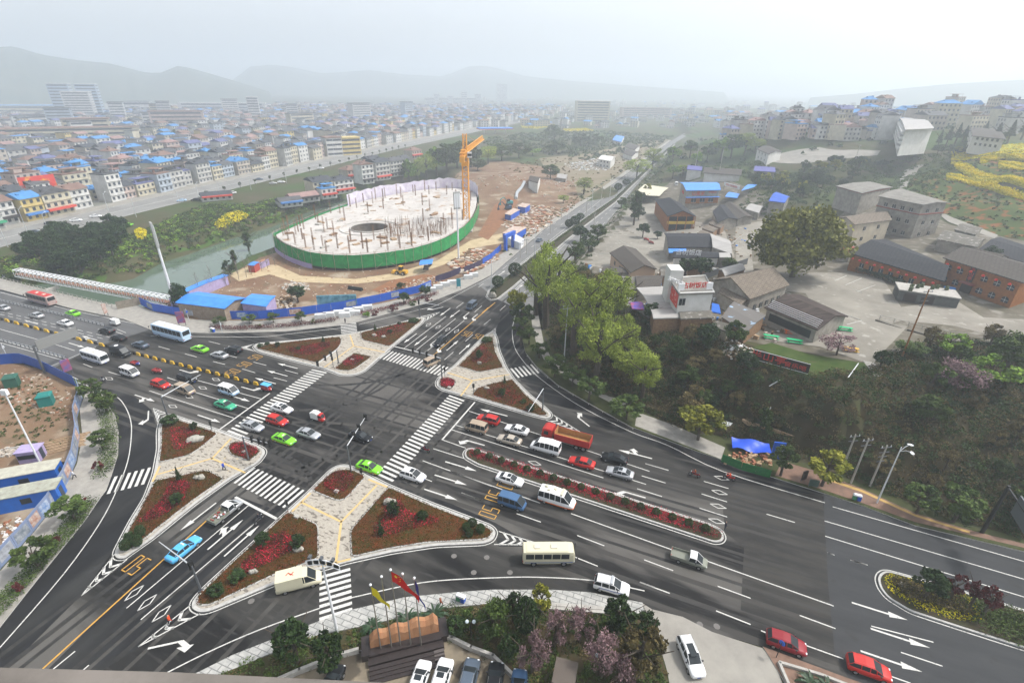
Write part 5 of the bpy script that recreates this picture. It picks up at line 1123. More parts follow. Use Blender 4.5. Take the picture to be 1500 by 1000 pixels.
# right median flowers
patch('marigold_bed', [(1292,850),(1300,842),(1340,852),(1400,868),(1425,880),(1440,912),(1400,912),(1340,892),(1305,872)],1900,.10, LM['rape'], 'yellow flower border on the eastern median', .35,50)
patch('flower_bed', [(1302,854),(1310,848),(1390,868),(1420,895),(1424,905),(1390,898),(1330,880)],4200,.12, LM['brown'], 'brown and orange planting inside the yellow border', .7,51)
hedge('hedge', W([(1432,898),(1500,925),(1600,960)]),5,.8, LM['mid'], 'dark green hedge on the eastern median', 5000,.12,52)
for a_ in (('dense', 1352,878,838,22, 'round green tree on the eastern median'),('red', 1388,880,842,14, 'dark red-leaved tree right of the round green one'),('red', 1418,890,852,13, 'middle red-leaved tree of the eastern median'),('red', 1438,902,862,16, 'rightmost red-leaved tree of the eastern median')): tpx(*a_[:5], a_[5])
# planting at the foot of the frame
GARD = [(300,1000),(330,985),(400,958),(470,933),(532,920),(646,893),(720,886),(812,888),(946,902),(962,935),(976,990),(980,1080),(850,1080),(760,1000),(722,962),(690,950),(660,935),(560,945),(520,955),(480,965),(400,1000),(330,1040)]
LAWN2 = mat('garden_soil', (.05,.05,.02),.95, noise=.5, col2=(.07,.05,.03))
pavement('garden_bed', GARD, LAWN2,.16)
gw_ = W(GARD)
undergrowth('garden_shrubs', gw_, 420,90,.4,1.1,.10, LM['mid'],61, 'green garden shrubs at the foot of the frame')
undergrowth('garden_shrubs', gw_, 200,80,.3,.9,.09, LM['brown'],62, 'brownish garden shrubs at the foot of the frame')
for a_ in (('dense', 437,972,912,27, 'broad dark tree at the left of the flag monument'),('dense', 486,985,930,24, 'dark tree between the broad tree and the monument'),('midbig', 723,932,880,27, 'dark green tree right of the monument garden'),('dense', 752,912,866,13, 'narrow bronze conifer on the tiled pavement edge'),('ball', 769,930,878,19, 'clipped egg-shaped tree at the edge of the garden'),('olive', 792,895,860,17, 'yellow green tree on the pavement edge'),('dense', 905,930,880,24, 'black-green tree near the driveway'),
           ('dense', 945,930,900,17, 'dark tree at the driveway corner'),('brown', 932,990,920,36, 'large olive-brown round tree beside the driveway'),('pink', 812,945,895,22, 'pink blossoming plum left of its twin'),('pink', 848,940,893,26, 'pink blossoming plum by the stone seat'),('pink', 780,985,925,28, 'pink blossoming plum behind the parked cars'),('pink', 880,990,930,30, 'dusky pink plum left of the olive-brown tree'),('pink', 905,1010,960,26, 'pink plum at the bottom edge'),
           ('dense', 745,960,930,16, 'blue-green shrub behind the parked row'),('dense', 668,928,905,14, 'green bush beside the monument steps'),('bush', 690,915,895,16, 'bright bush by the pavement bin')):
    tpx(*a_[:5], a_[5], trunk=.15)
def cycad(px, py, r, label):
    b_ = G(px, py); e = empty('cycad', b_, rnd.uniform(0,6), label, 'palm', 'cycads behind the flag monument'); r_ = random.Random(int(px)); fr = MB()
    for i in range(40):
        a = i*2.4; el = r_.uniform(.15,1.1); d = Vector((math.cos(a), math.sin(a),0)); n = Vector((-d.y, d.x, 0)); pts = [Vector((0,0,.5))+d*r*t+Vector((0,0, r*el*t-r*.9*t*t)) for t in (0,.33,.66,1)]
        for j in range(3):
            w0, w1 = (.04,.07,.06,.01)[j]*r, (.04,.07,.06,.01)[j+1]*r; fr.quad(pts[j]-n*w0, pts[j+1]-n*w1, pts[j+1]+n*w1, pts[j]+n*w0)
    link('fronds', fr.mesh('fronds', mat('cycad_frond', (.022,.05,.018),.5)), e); link('trunk', MB().tube([(0,0,0),(0,0,.6)],.18,8).mesh('trunk', BARK), e)
cycad(545,922,1.5, 'cycad at the left end of the monument'); cycad(596,910,1.7, 'cycad behind the middle flagpoles'); cycad(618,915,1.4, 'smaller cycad beside the middle one'); cycad(637,905,1.8, 'largest cycad beside the walker on the tiled pavement')
cycad(1185,1005,1.6, 'cycad inside the white kerbed bed at the bottom'); cycad(1210,1012,1.6, 'second cycad inside the white kerbed bed'); 
# river banks
FB = GW([(100,405),(150,415),(205,400),(250,372),(293,365),(352,342),(405,326),(450,310),(500,290),(470,285),(430,290),(400,292),(370,300),(300,300),(220,335),(190,345),(130,355),(40,375),(0,378),(-60,395),(-60,420)])
drape('river_bank', FB, over(mat('bank_soil', (.045,.075,.018),.95, noise=.1, col2=(.08,.07,.03)),(.06,.13,.02),.2,.5,.6, fac=.8),.06,5)
undergrowth('bank_undergrowth', FB, 500,40,.6,2.0,.28, LM['fresh'],70, 'bright green weeds along the far river bank'); undergrowth('bank_undergrowth', FB, 1400,40,.6,2.4,.28, LM['mid'],71, 'green scrub along the far river bank'); undergrowth('bank_undergrowth', FB, 420,35,.5,1.8,.25, LM['brown'],72, 'brown scrub along the far river bank')
g = 'dark woods beside the town street'
WOOD = GW([(30,392),(60,410),(130,405),(185,372),(190,350),(165,338),(120,345),(70,360),(30,372)])
for i, (x, y) in enumerate(scatter(WOOD, 40,73)):
    tree('dense', (x, y, hz(x, y)), rnd.uniform(6,10), rnd.uniform(2.6,4.0), 'dark evergreen tree of the riverside woods', g, trunk=.15)
g = 'trees beyond the arena'
for i, (x, y, t_, r_) in enumerate(((655,252,208,22),(625,262,222,18),(640,258,214,18),(670,246,206,20),(690,245,205,18),(612,268,235,12),(600,272,232,12),(735,235,210,22),(760,232,208,18),(715,240,212,16),(780,228,215,14),(590,262,240,12),(806,262,240,14),(815,225,205,16),(700,250,232,14),(850,215,195,14),(812,205,182,16),(870,212,196,14))):
    tpx(('midbig', 'willow', 'fresh', 'midbig')[i % 4] if i < 12 else 'midbig', x, y, t_, r_, ('mid green', 'pale green', 'fresh green', 'grey green')[i % 4]+' tree of the belt beyond the arena', g+' '+str(('a', 'b', 'c', 'd')[i % 4]) if False else g, trunk=.15)
for i in range(14):
    x = 255+i*11; y = 440-i*4.3
    b_ = G(x+rnd.uniform(-4,4)+40, y-8)
    m = MB(); r2 = random.Random(i)
    hh = r2.uniform(5,8); m.tube([(0,0,0),(r2.uniform(-.3,.3), r2.uniform(-.3,.3), hh*.6),(r2.uniform(-.5,.5),0, hh)],.09,5, r2=.02)
    for j in range(22):
        a = r2.uniform(0,6.3); z_ = r2.uniform(.25,.9)*hh; l = (hh-z_)*.45+.4; m.tube([(0,0, z_),(l*math.cos(a), l*math.sin(a), z_+l*.9)],.035,3, r2=.01, cap=False)
    o = link('bare_tree', m.mesh('bare_tree', BARKG), None, b_, 0, 'leafless grey sapling on the near river bank', 'tree', 'leafless trees on the near river bank')
for a_ in (('dense', 268,455,412,12, 'dark tree at the foot of the white mast by the river'),('poplar', 366,372,335,12, 'tall dark tree at the river bend'),('midbig', 338,402,380,10, 'olive tree on the near river bank'),('poplar', 346,395,362,7, 'thin evergreen on the near river bank'),('midbig', 18,418,398,14, 'bush at the far end of the truss'),('dense', 208,448,438,9, 'dark bush at the near end of the truss')): tpx(*a_[:5], a_[5], trunk=.12)
# rape fields
def ribbon(c, t): return [(x, y-t) for x, y in c]+[(x, y+t) for x, y in c[::-1]]
RF = [(ribbon(c, t),0) for c, t in (([(1393,231),(1397,239),(1408,247),(1428,256),(1450,263),(1500,271),(1620,288)],6.5),([(1386,261),(1405,262),(1430,270),(1465,281),(1500,290),(1620,315)],4.6),([(1398,229),(1430,226),(1460,221),(1500,219),(1620,212)],7),([(1436,237),(1450,233),(1470,231),(1500,233)],3.5),([(1462,243),(1480,244),(1500,246),(1620,252)],5))]
RPG = mat('rape_stalks', (.30,.33,.03),.9, noise=1.2, col2=(.50,.44,.02))
for i, (p_, _) in enumerate(RF):
    q = GW(p_); c = scatter(q, 11000,80+i); X, Y = c[:, 0], c[:, 1]; r = np.random.RandomState(i); C = np.stack([X, Y, hzv(X, Y)+r.uniform(.1,1.0, len(X))],1)
    link('rape_field', leafcloud('rape_field', C, .36, np.clip(.6+.4*np.sin(X*.9)+r.uniform(-.4,.3, len(X)),0,1), LM['rape'], seed=i), kind='stuff', label='terrace of yellow rape flowers'); drape('rape_ground', q, RPG, .35,5)
for i, p_ in enumerate(([(314,330),(330,316),(352,311),(366,318),(345,330),(320,338)],[(197,341),(206,337),(216,341),(214,350),(202,352)],[(762,183),(800,181),(815,184),(790,189),(765,188)],[(825,190),(860,189),(870,192),(830,193)],[(712,222),(730,218),(734,226),(715,228)])):
    q = GW(p_); c = scatter(q, 1500,90+i); X, Y = c[:, 0], c[:, 1]; C = np.stack([X, Y, hzv(X, Y)+nr.uniform(.1,1.3, len(X))],1)
    link('rape_patch', leafcloud('rape_patch', C, .35 if i < 2 else .9, nr.uniform(.2,1, len(X)), LM['rape'], seed=i), kind='stuff', label='patch of yellow rape flowers')
HB = GW([(1075,315),(1110,262),(1200,240),(1330,232),(1400,225),(1390,262),(1330,300),(1390,330),(1500,350),(1500,300),(1620,330),(1620,210),(1500,210),(1390,218),(1300,225),(1200,232),(1130,246),(1090,262)][:7]+[(1215,290),(1190,330),(1160,345),(1130,318)])
undergrowth('hill_scrub', HB, 1100,45,.6,2.4,.26, LM['mid'],101, 'green scrub on the hill behind the old tree')
RH = GW([(1340,262),(1392,240),(1500,212),(1620,210),(1640,345),(1500,352),(1440,338),(1380,312),(1330,296),(1318,280)])
drape('terrace_soil', RH, over(mat('red_soil', (.065,.085,.02),.95, noise=.12, col2=(.05,.085,.018)),(.24,.08,.03),.3,.52,.62, fac=.8),.04,5)
undergrowth('hill_scrub', RH, 900,40,.4,1.3,.22, LM['mid'],103, 'green scrub between the rape terraces'); undergrowth('hill_scrub', RH, 200,40,.4,1.2,.2, LM['brown'],104, 'brown scrub between the rape terraces')
g = 'trees on the hill behind the grey houses'
TB = GW([(1090,290),(1120,262),(1180,245),(1250,240),(1320,234),(1400,218),(1500,205),(1500,212),(1395,232),(1335,240),(1320,262),(1240,268),(1180,290),(1120,300)])
for i, (x, y) in enumerate(scatter(TB, 64,105)):
    k = ('midbig', 'dense', 'midbig', 'olive', 'dense')[i % 5]
    tree(k, (x, y, hz(x, y)), rnd.uniform(3.5,7), rnd.uniform(2,3.4), {'midbig': 'mid green tree', 'dense': 'dark green tree', 'olive': 'yellowish tree'}[k]+' of the grove behind the grey houses', g, trunk=.15)
g = 'dark conifers beside the white school'
for a_ in ((1385,215,185,10),(1398,212,180,9),(1372,218,190,8),(1410,208,184,8),(1455,212,180,12),(1475,210,176,12),(1495,205,170,12),(1440,200,178,8)): tpx('conifer', *a_, 'dark pointed conifer near the white school', g)
g = 'trees along the upper lane'
for i, a_ in enumerate(((1070,232,195,18),(1055,235,200,14),(1090,228,192,16),(1035,238,212,12),(1020,245,222,10),(1105,225,200,14),(1010,232,205,12),(985,262,242,12),(1000,258,240,10),(1045,262,245,10),(985,238,214,12))): tpx(('midbig', 'fresh', 'willow')[i % 3], *a_, ('grey green', 'fresh green', 'pale green')[i % 3]+' tree along the upper lane', g)
FT = GW([(720,215),(860,235),(960,215),(985,200),(880,192),(760,196),(700,205)])
undergrowth('field_scrub', FT, 900,30,1.2,4.0,.8, LM['mid'],110, 'green scrub and trees of the far fields')
undergrowth('field_scrub', GW([(990,235),(1080,262),(1100,240),(1300,215),(1500,180),(1640,170),(1640,150),(1300,172),(1100,190),(1010,200)]),1100,30,1.5,5.0,.8, LM['dark'],111, 'dark woods among the far houses')
undergrowth('lane_scrub', GW([(985,262),(1006,254),(1100,262),(1125,285),(1180,300),(1215,262),(1130,245),(1030,240),(1000,246)]),500,45,.6,2.2,.28, LM['mid'],119, 'green scrub around the upper lane')
undergrowth('verge_scrub', GW([(800,424),(851,370),(886,333),(912,300),(935,276),(985,216),(1000,218),(945,290),(915,310),(905,318),(880,345),(860,385),(845,395)]),300,50,.5,1.8,.25, LM['mid'],112, 'scrub on the verge of the far road')
undergrowth('waste_scrub', GW([(800,330),(896,262),(978,205),(930,212),(850,230),(780,232),(740,250),(840,265)]),260,30,.5,1.6,.35, LM['brown'],113, 'dry scrub on the cleared ground')
undergrowth('site_weeds', GW([(0,560),(60,560),(100,600),(100,660),(60,690),(0,660)]),120,40,.2,.7,.10, LM['mid'],114, 'weeds on the western building site')
undergrowth('roadside_planting', GW([(745,377),(800,331),(900,262),(960,216),(955,214),(893,260),(790,326),(735,370)]),150,40,.4,1.2,.2, LM['mid'],115, 'low roadside planting left of the far road')
# ================================================================ STREET FURNITURE
STEEL = mat('grey_steel', (.12,.13,.14),.5, metal=.3); PALE = mat('pale_steel', (.55,.57,.58),.5, metal=.2); WHT = mat('white_coat', (.72,.73,.74),.5); BLK = mat('signal_black', (.015,.015,.015),.5)
BLUEF = mat('blue_hoarding', (.010,.105,.56),.5, noise=.4, col2=(.01,.075,.40)); LBL = mat('light_blue_sheet', (.06,.28,.78),.45, noise=.5, col2=(.04,.21,.62)); GREENS = mat('green_lens', (.02,.2,.08),.3)
CONW = mat('weathered_concrete', (.46,.44,.40),.9, noise=1.5, col2=(.34,.32,.29)); WOOD = mat('timber', (.28,.13,.05),.7, noise=1.5, col2=(.2,.09,.035)); PLANK = mat('old_planks', (.30,.19,.11),.85, noise=2, col2=(.2,.12,.07))
LILAC = mat('lilac_sheeting', (.42,.36,.55),.7, noise=1.2, col2=(.33,.27,.45)); TANS = mat('tan_board', (.45,.32,.2),.8, noise=2, col2=(.3,.2,.12)); REBAR = mat('rebar', (.20,.11,.06),.8); YELS = mat('crane_yellow', (.75,.33,.02),.5)
def basez(px, py): c = G(px, py); c.z = max(c.z, 0) if c.z > -.5 else c.z; return c
def signal_head(e, p, ang=0, n=3):
    m = MB().box((p[0], p[1], p[2]-.55),(.35,.4,1.15), ang); m.box((p[0], p[1], p[2]-.65),(.06,.62,1.35), ang); s = link('signal_head', m.mesh('signal_head', BLK), e)
def mast(px, py, top, ex, ey, label, heads=(), bk=None, col=None, hh=None):
    b_ = basez(px, py); b_.z = .15; h = hh or height(b_, top); c = P(ex, ey, b_.z+h)-b_; c.z = h
    e = empty('traffic_signal_mast', b_, 0, label, 'traffic signal', 'signal masts around the junction')
    link('pole', MB().tube([(0,0,0),(0,0, h)],.15,8, r2=.11).box((0,0,0),(.5,.5,.12)).mesh('pole', col or STEEL), e)
    link('arm', MB().tube([(0,0, h-.1),(c.x, c.y, h)],.10,6, r2=.05).mesh('arm', col or PALE), e)
    a = math.atan2(c.y, c.x)
    for t in heads: signal_head(e, (c.x*t, c.y*t, h), a)
    return e, b_, c, h
mast(247,613,580.5,293.6,548.5, 'dark signal mast at the head of the west island with a long bare arm', (.72,))
mast(496,532.6,512,464,533, 'signal mast at the north-west corner bed, arm over the lanes', (.3,.6,.97))
mast(647.6,556.6,524,605,513, 'signal mast with four lamps over the north zebra crossing', (.18,.5,.75,1.0))
mast(514.7,692.3,652,535,611, 'signal mast on the south corner bed reaching over the black saloon', (.35,.62,1.0))
mast(364.7,674,639,395,649, 'signal mast on the small west corner bed with a row of lamps', (.35,.62,.8,1.0))
mast(615,465,442,643,447, 'thin signal mast at the tip of the north lawn', (.0,)); mast(295,866,828,233,793, 'grey lamp mast at the tail of the south-west lawn', (.02,)); mast(794.7,602.8,567.7,774,602.8, 'signal mast at the east tip of the north-east lawn', (.0,))
for x, y, t_, lb in ((311,631,617, 'by the west stop line'),(652,555,538, 'at the east end of the north crossing'),(488.7,539,523, 'near the north-west corner bed'),(693.8,578,562.5, 'on the lower north-east lawn'),(422,747,733, 'at the foot of the south crossing'),(530,697,686, 'beside the lime taxi on the south corner')):
    b_ = basez(x, y); b_.z = .15; h = height(b_, t_); e = empty('pedestrian_signal', b_, rnd.uniform(0,3), 'pedestrian signal '+lb, 'traffic signal', 'pedestrian signals of the junction')
    link('pole', MB().tube([(0,0,0),(0,0, h)],.07,6).mesh('pole', STEEL), e); link('signal_head', MB().box((0,0, h-.8),(.32,.36,.9)).mesh('signal_head', BLK), e)
def lamp(px, py, top, label, group, arms=((2.2,90),(2.2,-90)), ang=0.0, m=None, h=None, name='street_lamp', hr=.18):
    b_ = basez(px, py); h = h or height(b_, top); e = empty(name, b_, R(AU+ang), label, 'street lamp', group)
    link('pole', MB().tube([(0,0,0),(0,0, h*.97)],.13,6, r2=.07).mesh('pole', m or PALE), e)
    for l, a in arms:
        x, y = l*math.cos(R(a)), l*math.sin(R(a)); link('arm', MB().tube([(0,0, h*.9),(x*.5, y*.5, h*.97),(x, y, h)],.05,5).mesh('arm', m or PALE), e)
        link('lamp_head', MB().ball((x*1.1, y*1.1, h),(.45,.28,.10) if abs(x) > abs(y) else (.28,.45,.10),0,8,4).mesh('lamp_head', WHT), e)
    return e
g = 'double-armed lamps along the far road median'
for i, (x, y, t_) in enumerate(((720,424,380),(783,374,333),(832,334,301),(866,310,278),(893,291,262),(916,271,250),(933,257,240),(948,244,229),(962,232,220),(973,222,212))):
    lamp(x, y, t_, ('nearest', 'second', 'third', 'fourth', 'fifth', 'sixth', 'seventh', 'eighth', 'ninth', 'farthest')[i]+' white double-armed lamp along the far road', g)
lamp(1284,737,652, 'tall white lamp post with two drop-shaped heads on the red pavement', None, ((1.2,30),(1.6,-60)),0, WHT)
g = 'lamps along the town street'
for i, (x, y, t_) in enumerate(((12,362,322),(42,344,304),(70,336,312),(162,318,282),(200,318,290),(262,296,262),(292,292,268),(322,286,258),(368,278,253),(420,268,240),(455,240,222),(490,232,205),(556,225,208))):
    lamp(x, y, t_, 'pale lamp post of the town street, number '+str(i+1)+' from the bridge side' if False else ('leaning-arm', 'tall', 'short', 'slim', 'plain', 'grey', 'white')[i % 7]+' lamp post on the town street '+('near the brick heaps', 'near the arched shop', 'near the river houses')[0 if x < 220 else 1 if x < 380 else 2], g, ((2,120),))
def floodmast(px, py, top, label, pw, ph, ang, double=False):
    b_ = basez(px, py); h = height(b_, top); e = empty('floodlight_mast', b_, R(ang), label, 'floodlight mast')
    link('pole', MB().tube([(0,0,0),(0,0, h)],.38,8, r2=.26).mesh('pole', WHT), e); m = MB()
    m.box((0,0, h-ph),(.5, pw, ph)); link('lamp_panel', m.mesh('lamp_panel', mat('lamp_panel_grey', (.38,.38,.36),.6)), e)
    for k in range(3): link('lamp', MB().box((.3,-pw/2+pw*(k+.5)/3, h-ph*.9),(.12, pw/3*.8, ph*.8)).mesh('lamp', WHT), e)
floodmast(255,440,326, 'white floodlight mast with a long upright panel by the river', 2.8,7.0,40); floodmast(672,380,281, 'white floodlight mast with an upright panel in front of the arena', 2.4,6.0,-60)
b_ = basez(63,686); e = empty('floodlight_mast', b_, 0, 'white floodlight mast rising out of the left frame edge', 'floodlight mast'); h = height(b_, 598); link('pole', MB().tube([(0,0,0),(0,0, h+3)],.14,8, r2=.1).mesh('pole', WHT), e); link('lamp_panel', MB().box((0,0, h+2.5),(.9,.5,.9)).mesh('lamp_panel', WHT), e)
b_ = basez(826,530); h = height(b_, 447); e = empty('floodlight_mast', b_, R(20), 'slim grey floodlight mast with a frame top beside the wooded slope', 'floodlight mast'); link('pole', MB().tube([(0,0,0),(0,0, h)],.16,8, r2=.1).mesh('pole', PALE), e)
m = MB().tube([(-1.1,0, h),(1.1,0, h)],.06,5).tube([(-1.1,0, h-.8),(1.1,0, h-.8)],.06,5).tube([(-1.1,0, h),(-1.1,0, h-.8)],.05,5).tube([(1.1,0, h),(1.1,0, h-.8)],.05,5).tube([(0,0, h),(.9,.5, h-.4)],.05,5); link('lamp_frame', m.mesh('lamp_frame', PALE), e)
# arc lamp at the tiled pavement
b_ = basez(494,925); h = height(b_, 826); e = empty('floodlight_mast', b_, R(AU+15), 'white mast with a curved floodlight rack over the near zebra crossing', 'floodlight mast')
link('pole', MB().tube([(0,0,0),(0,0, h)],.17,8, r2=.10).mesh('pole', WHT), e); m = MB()
for dz in (0,.75): m.tube([(-1.9+.38*i, .0, h-.1+dz-((i-5)/5)**2*.5) for i in range(11)],.06,5)
for i in range(6): x = -1.9+.76*i; m.tube([(x, 0, h-.1-((i-2.5)/2.5)**2*.5),(x, 0, h+.65-((i-2.5)/2.5)**2*.5)],.05,4)
link('lamp_rack', m.mesh('lamp_rack', WHT), e)
for i in range(5): x = -1.5+.75*i; link('lamp', MB().box((x, .12, h-.02-((i-2)/2)**2*.35),(.52,.25,.5)).mesh('lamp', BLK), e)
for x in (-1.3,0,1.3): link('camera', MB().box((x, 0, h+.75),(.3,.45,.3)).mesh('camera', STEEL), e)
# gantries
b_ = basez(66,546); h = height(b_, 506); e = empty('sign_gantry', b_, R(AU), 'grey cantilever sign gantry over the bridge lanes', 'sign gantry')
link('pole', MB().tube([(0,0,0),(0,0, h)],.25,8, r2=.2).mesh('pole', STEEL), e); c = P(84,492, h)-b_
link('sign_panel', MB().box((c.x*.4, c.y*.5+2.0, h-1.2),(.2,8,2.2),0).mesh('sign_panel', mat('sign_back', (.22,.22,.21),.6)), e)
link('arm', MB().tube([(0,0, h-.2),(0,7.5, h-.2)],.12,6).mesh('arm', STEEL), e)
b_ = basez(1438,780); h = 9; e = empty('sign_gantry', b_, R(AU), 'black sign gantry at the right edge above the red pavement', 'sign gantry')
link('pole', MB().tube([(0,0,0),(0,0, h)],.28,8, r2=.22).mesh('pole', BLK), e); link('arm', MB().tube([(0,0, h-.3),(0,-8, h-.1)],.15,6).mesh('arm', BLK), e); link('sign_panel', MB().box((0,-5.5, h-2.2),(.2,5,3)).mesh('sign_panel', STEEL), e)
# flagpoles, flags, monument, steps, parking ground
slab('parking_ground', [(300,1090),(400,1003),(480,967),(520,957),(560,947),(660,937),(690,952),(722,964),(762,1003),(800,1090)], over(mat('parking_concrete', (.27,.225,.16),.9, noise=.35, col2=(.16,.135,.10)),(.06,.05,.04),.25,.52,.58, fac=.8),.04)
kb = W([(400,1003),(440,985),(500,962),(525,955)]); kb2 = W([(650,935),(662,938),(690,952),(722,964),(762,1003)])
for q, lb in ((kb, 'pale kerb wall left of the monument'),(kb2, 'pale winding kerb wall right of the monument')):
    m = MB()
    for a, c in zip(q, q[1:]): d = (c-a); m.box(((a.x+c.x)/2,(a.y+c.y)/2,0),(d.length+.2,.35,.75), math.atan2(d.y, d.x))
    tag(m.build('garden_wall', CONW), lb, 'wall')
GRAN = mat('dark_granite', (.035,.025,.023),.5, noise=3, col2=(.025,.018,.018)); SAND = mat('sandstone', (.36,.19,.10),.85, noise=.8, col2=(.34,.16,.08), bump=.5)
A_, B_ = P(541,965), P(648,938); d = B_-A_; ma = math.atan2(d.y, d.x); L_ = d.length; ce = (A_+B_)/2
e = empty('flag_monument', (ce.x, ce.y, .04), ma, 'long rough sandstone block on a dark stepped granite base', 'monument')
link('base', MB().box((0,.5,0),(L_*1.02,3.2,.55)).box((0,.9,.55),(L_*.98,2.4,.35)).mesh('base', GRAN), e)
link('side_block', MB().box((L_*.5+.3,1.0,0),(.9,2.4,1.0)).mesh('side_block', GRAN), e); link('side_block', MB().box((-L_*.5-.3,1.0,0),(.9,2.4,1.0)).mesh('side_block', GRAN), e)
m = MB(); nst = 16; vs = []
for i in range(nst+1):
    x = -L_*.47+L_*.94*i/nst; t = i/nst; hh = (1.55+.25*math.sin(i*1.3)+.5*t)*min(1,.55+t*4,.55+(1-t)*8); vs += [(x, .6,.9),(x, .75+.05*math.sin(i*2),.9+hh*.7),(x, 1.1,.9+hh),(x, 1.7,.9+hh*.95),(x, 1.9,.9)]
fs = [(i*5+j, (i+1)*5+j, (i+1)*5+j+1, i*5+j+1) for i in range(nst) for j in range(4)]+[(0,1,2,3,4), tuple(nst*5+j for j in (4,3,2,1,0))]
m.add(vs, fs); link('stone', m.mesh('stone', SAND), e)
m = MB()
for k in range(4): m.box((0 if k else 0,-1.5-.42*k, 0),(L_*1.0,.44,.5-.12*k))
link('terrace', m.mesh('terrace', GRAN), e); m = MB()
for k in range(5): m.box((L_*.43,-1.45-.34*k, 0),(L_*.14,.36,.56-.10*k))
link('steps', m.mesh('steps', mat('granite_steps', (.09,.075,.07),.6)), e)
FLP = [(558,951,857, 'yellow'),(574,949,845, None),(587,947,835, 'red'),(602,945,841, None),(617,944,847, 'blue')]
FC = {'yellow': mat('yellow_flag', (.75,.6,.02),.7), 'red': mat('red_flag', (.6,.02,.02),.7), 'blue': mat('blue_flag', (.04,.05,.30),.7)}
def flag(base, h, l, w, a, m_, label, name='flag', emblem=None, drop=.75):
    """cloth hanging off the pole top towards direction a"""
    mb = MB(); n, k = 10,5; vs = []
    for i in range(n+1):
        t = i/n
        for j in range(k+1):
            s = j/k; x = l*t*(1-.15*t); z = -s*w*(1-.25*t)-drop*l*t*t*.6-drop*t*.4; y = .22*math.sin(t*7+s*2)*t; vs.append((x, y, z))
    mb.add(vs, [(i*(k+1)+j, (i+1)*(k+1)+j, (i+1)*(k+1)+j+1, i*(k+1)+j+1) for i in range(n) for j in range(k)])
    o = mb.build(name, m_, None, smooth=True, loc=(base[0], base[1], base[2]+h-.15), rz=a); tag(o, label, 'flag')
    if emblem:
        me = MB()
        def pt(t, s): x = l*t*(1-.15*t); return Vector((x, .22*math.sin(t*7+s*2)*t-.02,-s*w*(1-.25*t)-drop*l*t*t*.6-drop*t*.4))
        for (t, s, r) in emblem:
            c = pt(t, s); vs = [c+Vector((r*(1 if q % 2 == 0 else .42)*math.sin(q*math.pi/5),0, r*(1 if q % 2 == 0 else .42)*math.cos(q*math.pi/5))) for q in range(10)]
            me.add(vs, [tuple(range(10))])
            vs = [v+Vector((0,.05,0)) for v in vs]; me.add(vs, [tuple(range(10))[::-1]])
        link('star_emblem', me.mesh('star_emblem', mat('flag_star', (.85,.6,.02),.6)), o)
    return o
for x, y, t_, f in FLP:
    b_ = P(x, y, .6); h = height(b_, t_); e = empty('flagpole', b_, 0, {'yellow': 'leftmost flagpole, flying the yellow flag', 'red': 'tallest middle flagpole, flying the red flag', 'blue': 'rightmost flagpole, flying the blue flag'}.get(f, ('empty' if x < 590 else 'bare')+' flagpole '+('between the yellow and the red flag' if x < 590 else 'between the red and the blue flag')), 'flagpole', 'flagpoles of the monument')
    link('pole', MB().tube([(0,0,0),(0,0, h)],.09,8, r2=.05).mesh('pole', mat('steel_pole', (.30,.28,.25),.35, metal=.6)), e); link('ball_finial', MB().ball((0,0, h+.1),.15).mesh('ball_finial', WHT), e)
    if f: flag(b_, h, {'yellow': 2.4, 'red': 3.6, 'blue': 1.8}[f], {'yellow': 1.3, 'red': 1.5, 'blue': 1.6}[f], {'yellow': R(-25), 'red': R(-22), 'blue': R(-50)}[f], FC[f], {'yellow': 'plain yellow flag drooping from the leftmost pole', 'red': 'large red flag with yellow stars blowing to the right', 'blue': 'small dark blue flag with a pale round emblem'}[f],
                   emblem=[(.16,.3,.26),(.28,.12,.09),(.32,.26,.09),(.32,.42,.09),(.28,.56,.09)] if f == 'red' else None, drop=.9 if f != 'blue' else 1.6)
# concrete seat, dark pavilion roof, garden globe lamps, bin, board
tag(MB().box((0,0,0),(7.5,.9,.5)).box((0,.2,.5),(7.0,.45,.06)).build('stone_planter', CONW, loc=P(840,893), rz=R(-4)), 'long pale stone planter between the plum trees and the pavement', 'planter')
e = empty('kiosk', P(826,1003), R(-15), 'small kiosk with a brown sheet roof at the bottom edge', 'kiosk'); link('wall', MB().box((0,0,0),(2.0,2.4,2.2)).mesh('wall', PLANK), e); link('roof', MB().box((0,0,2.2),(2.4,2.8,.15)).mesh('roof', mat('brown_roof', (.12,.10,.085),.8)), e)
for x, y in ((690,935),(876,985)):
    b_ = P(x, y); e = empty('garden_lamp', b_, 0, 'black twin-globe garden lamp '+('behind the parked blue-grey car' if x < 800 else 'under the dusky pink plums'), 'garden lamp'); link('pole', MB().tube([(0,0,0),(0,0,3)],.05,6).tube([(-.4,0,2.9),(.4,0,2.9)],.04,5).mesh('pole', BLK), e)
    for k in (-.4,.4): link('globe', MB().ball((k, 0,3.1),.22,0,10,7).mesh('globe', mat('frosted_globe', (.6,.68,.7),.2)), e)
def bin_(px, py, label, c=(.05,.25,.12)):
    b_ = P(px, py, .15); e = empty('litter_bin', b_, R(AU), label, 'litter bin', 'twin litter bins'); link('body', MB().box((-.32,0,.1),(.5,.5,.8)).mesh('body', mat('bin_green', c, .5)), e); link('body', MB().box((.32,0,.1),(.5,.5,.8)).mesh('body', BLUEF), e); link('lid', MB().box((0,0,.95),(1.3,.6,.2), top=.8).mesh('lid', WHT), e)
bin_(675,880, 'twin litter bin on the tiled pavement'); bin_(1254,732, 'twin litter bin on the red pavement'); bin_(312,486, 'twin litter bin at the end of the red hedge')
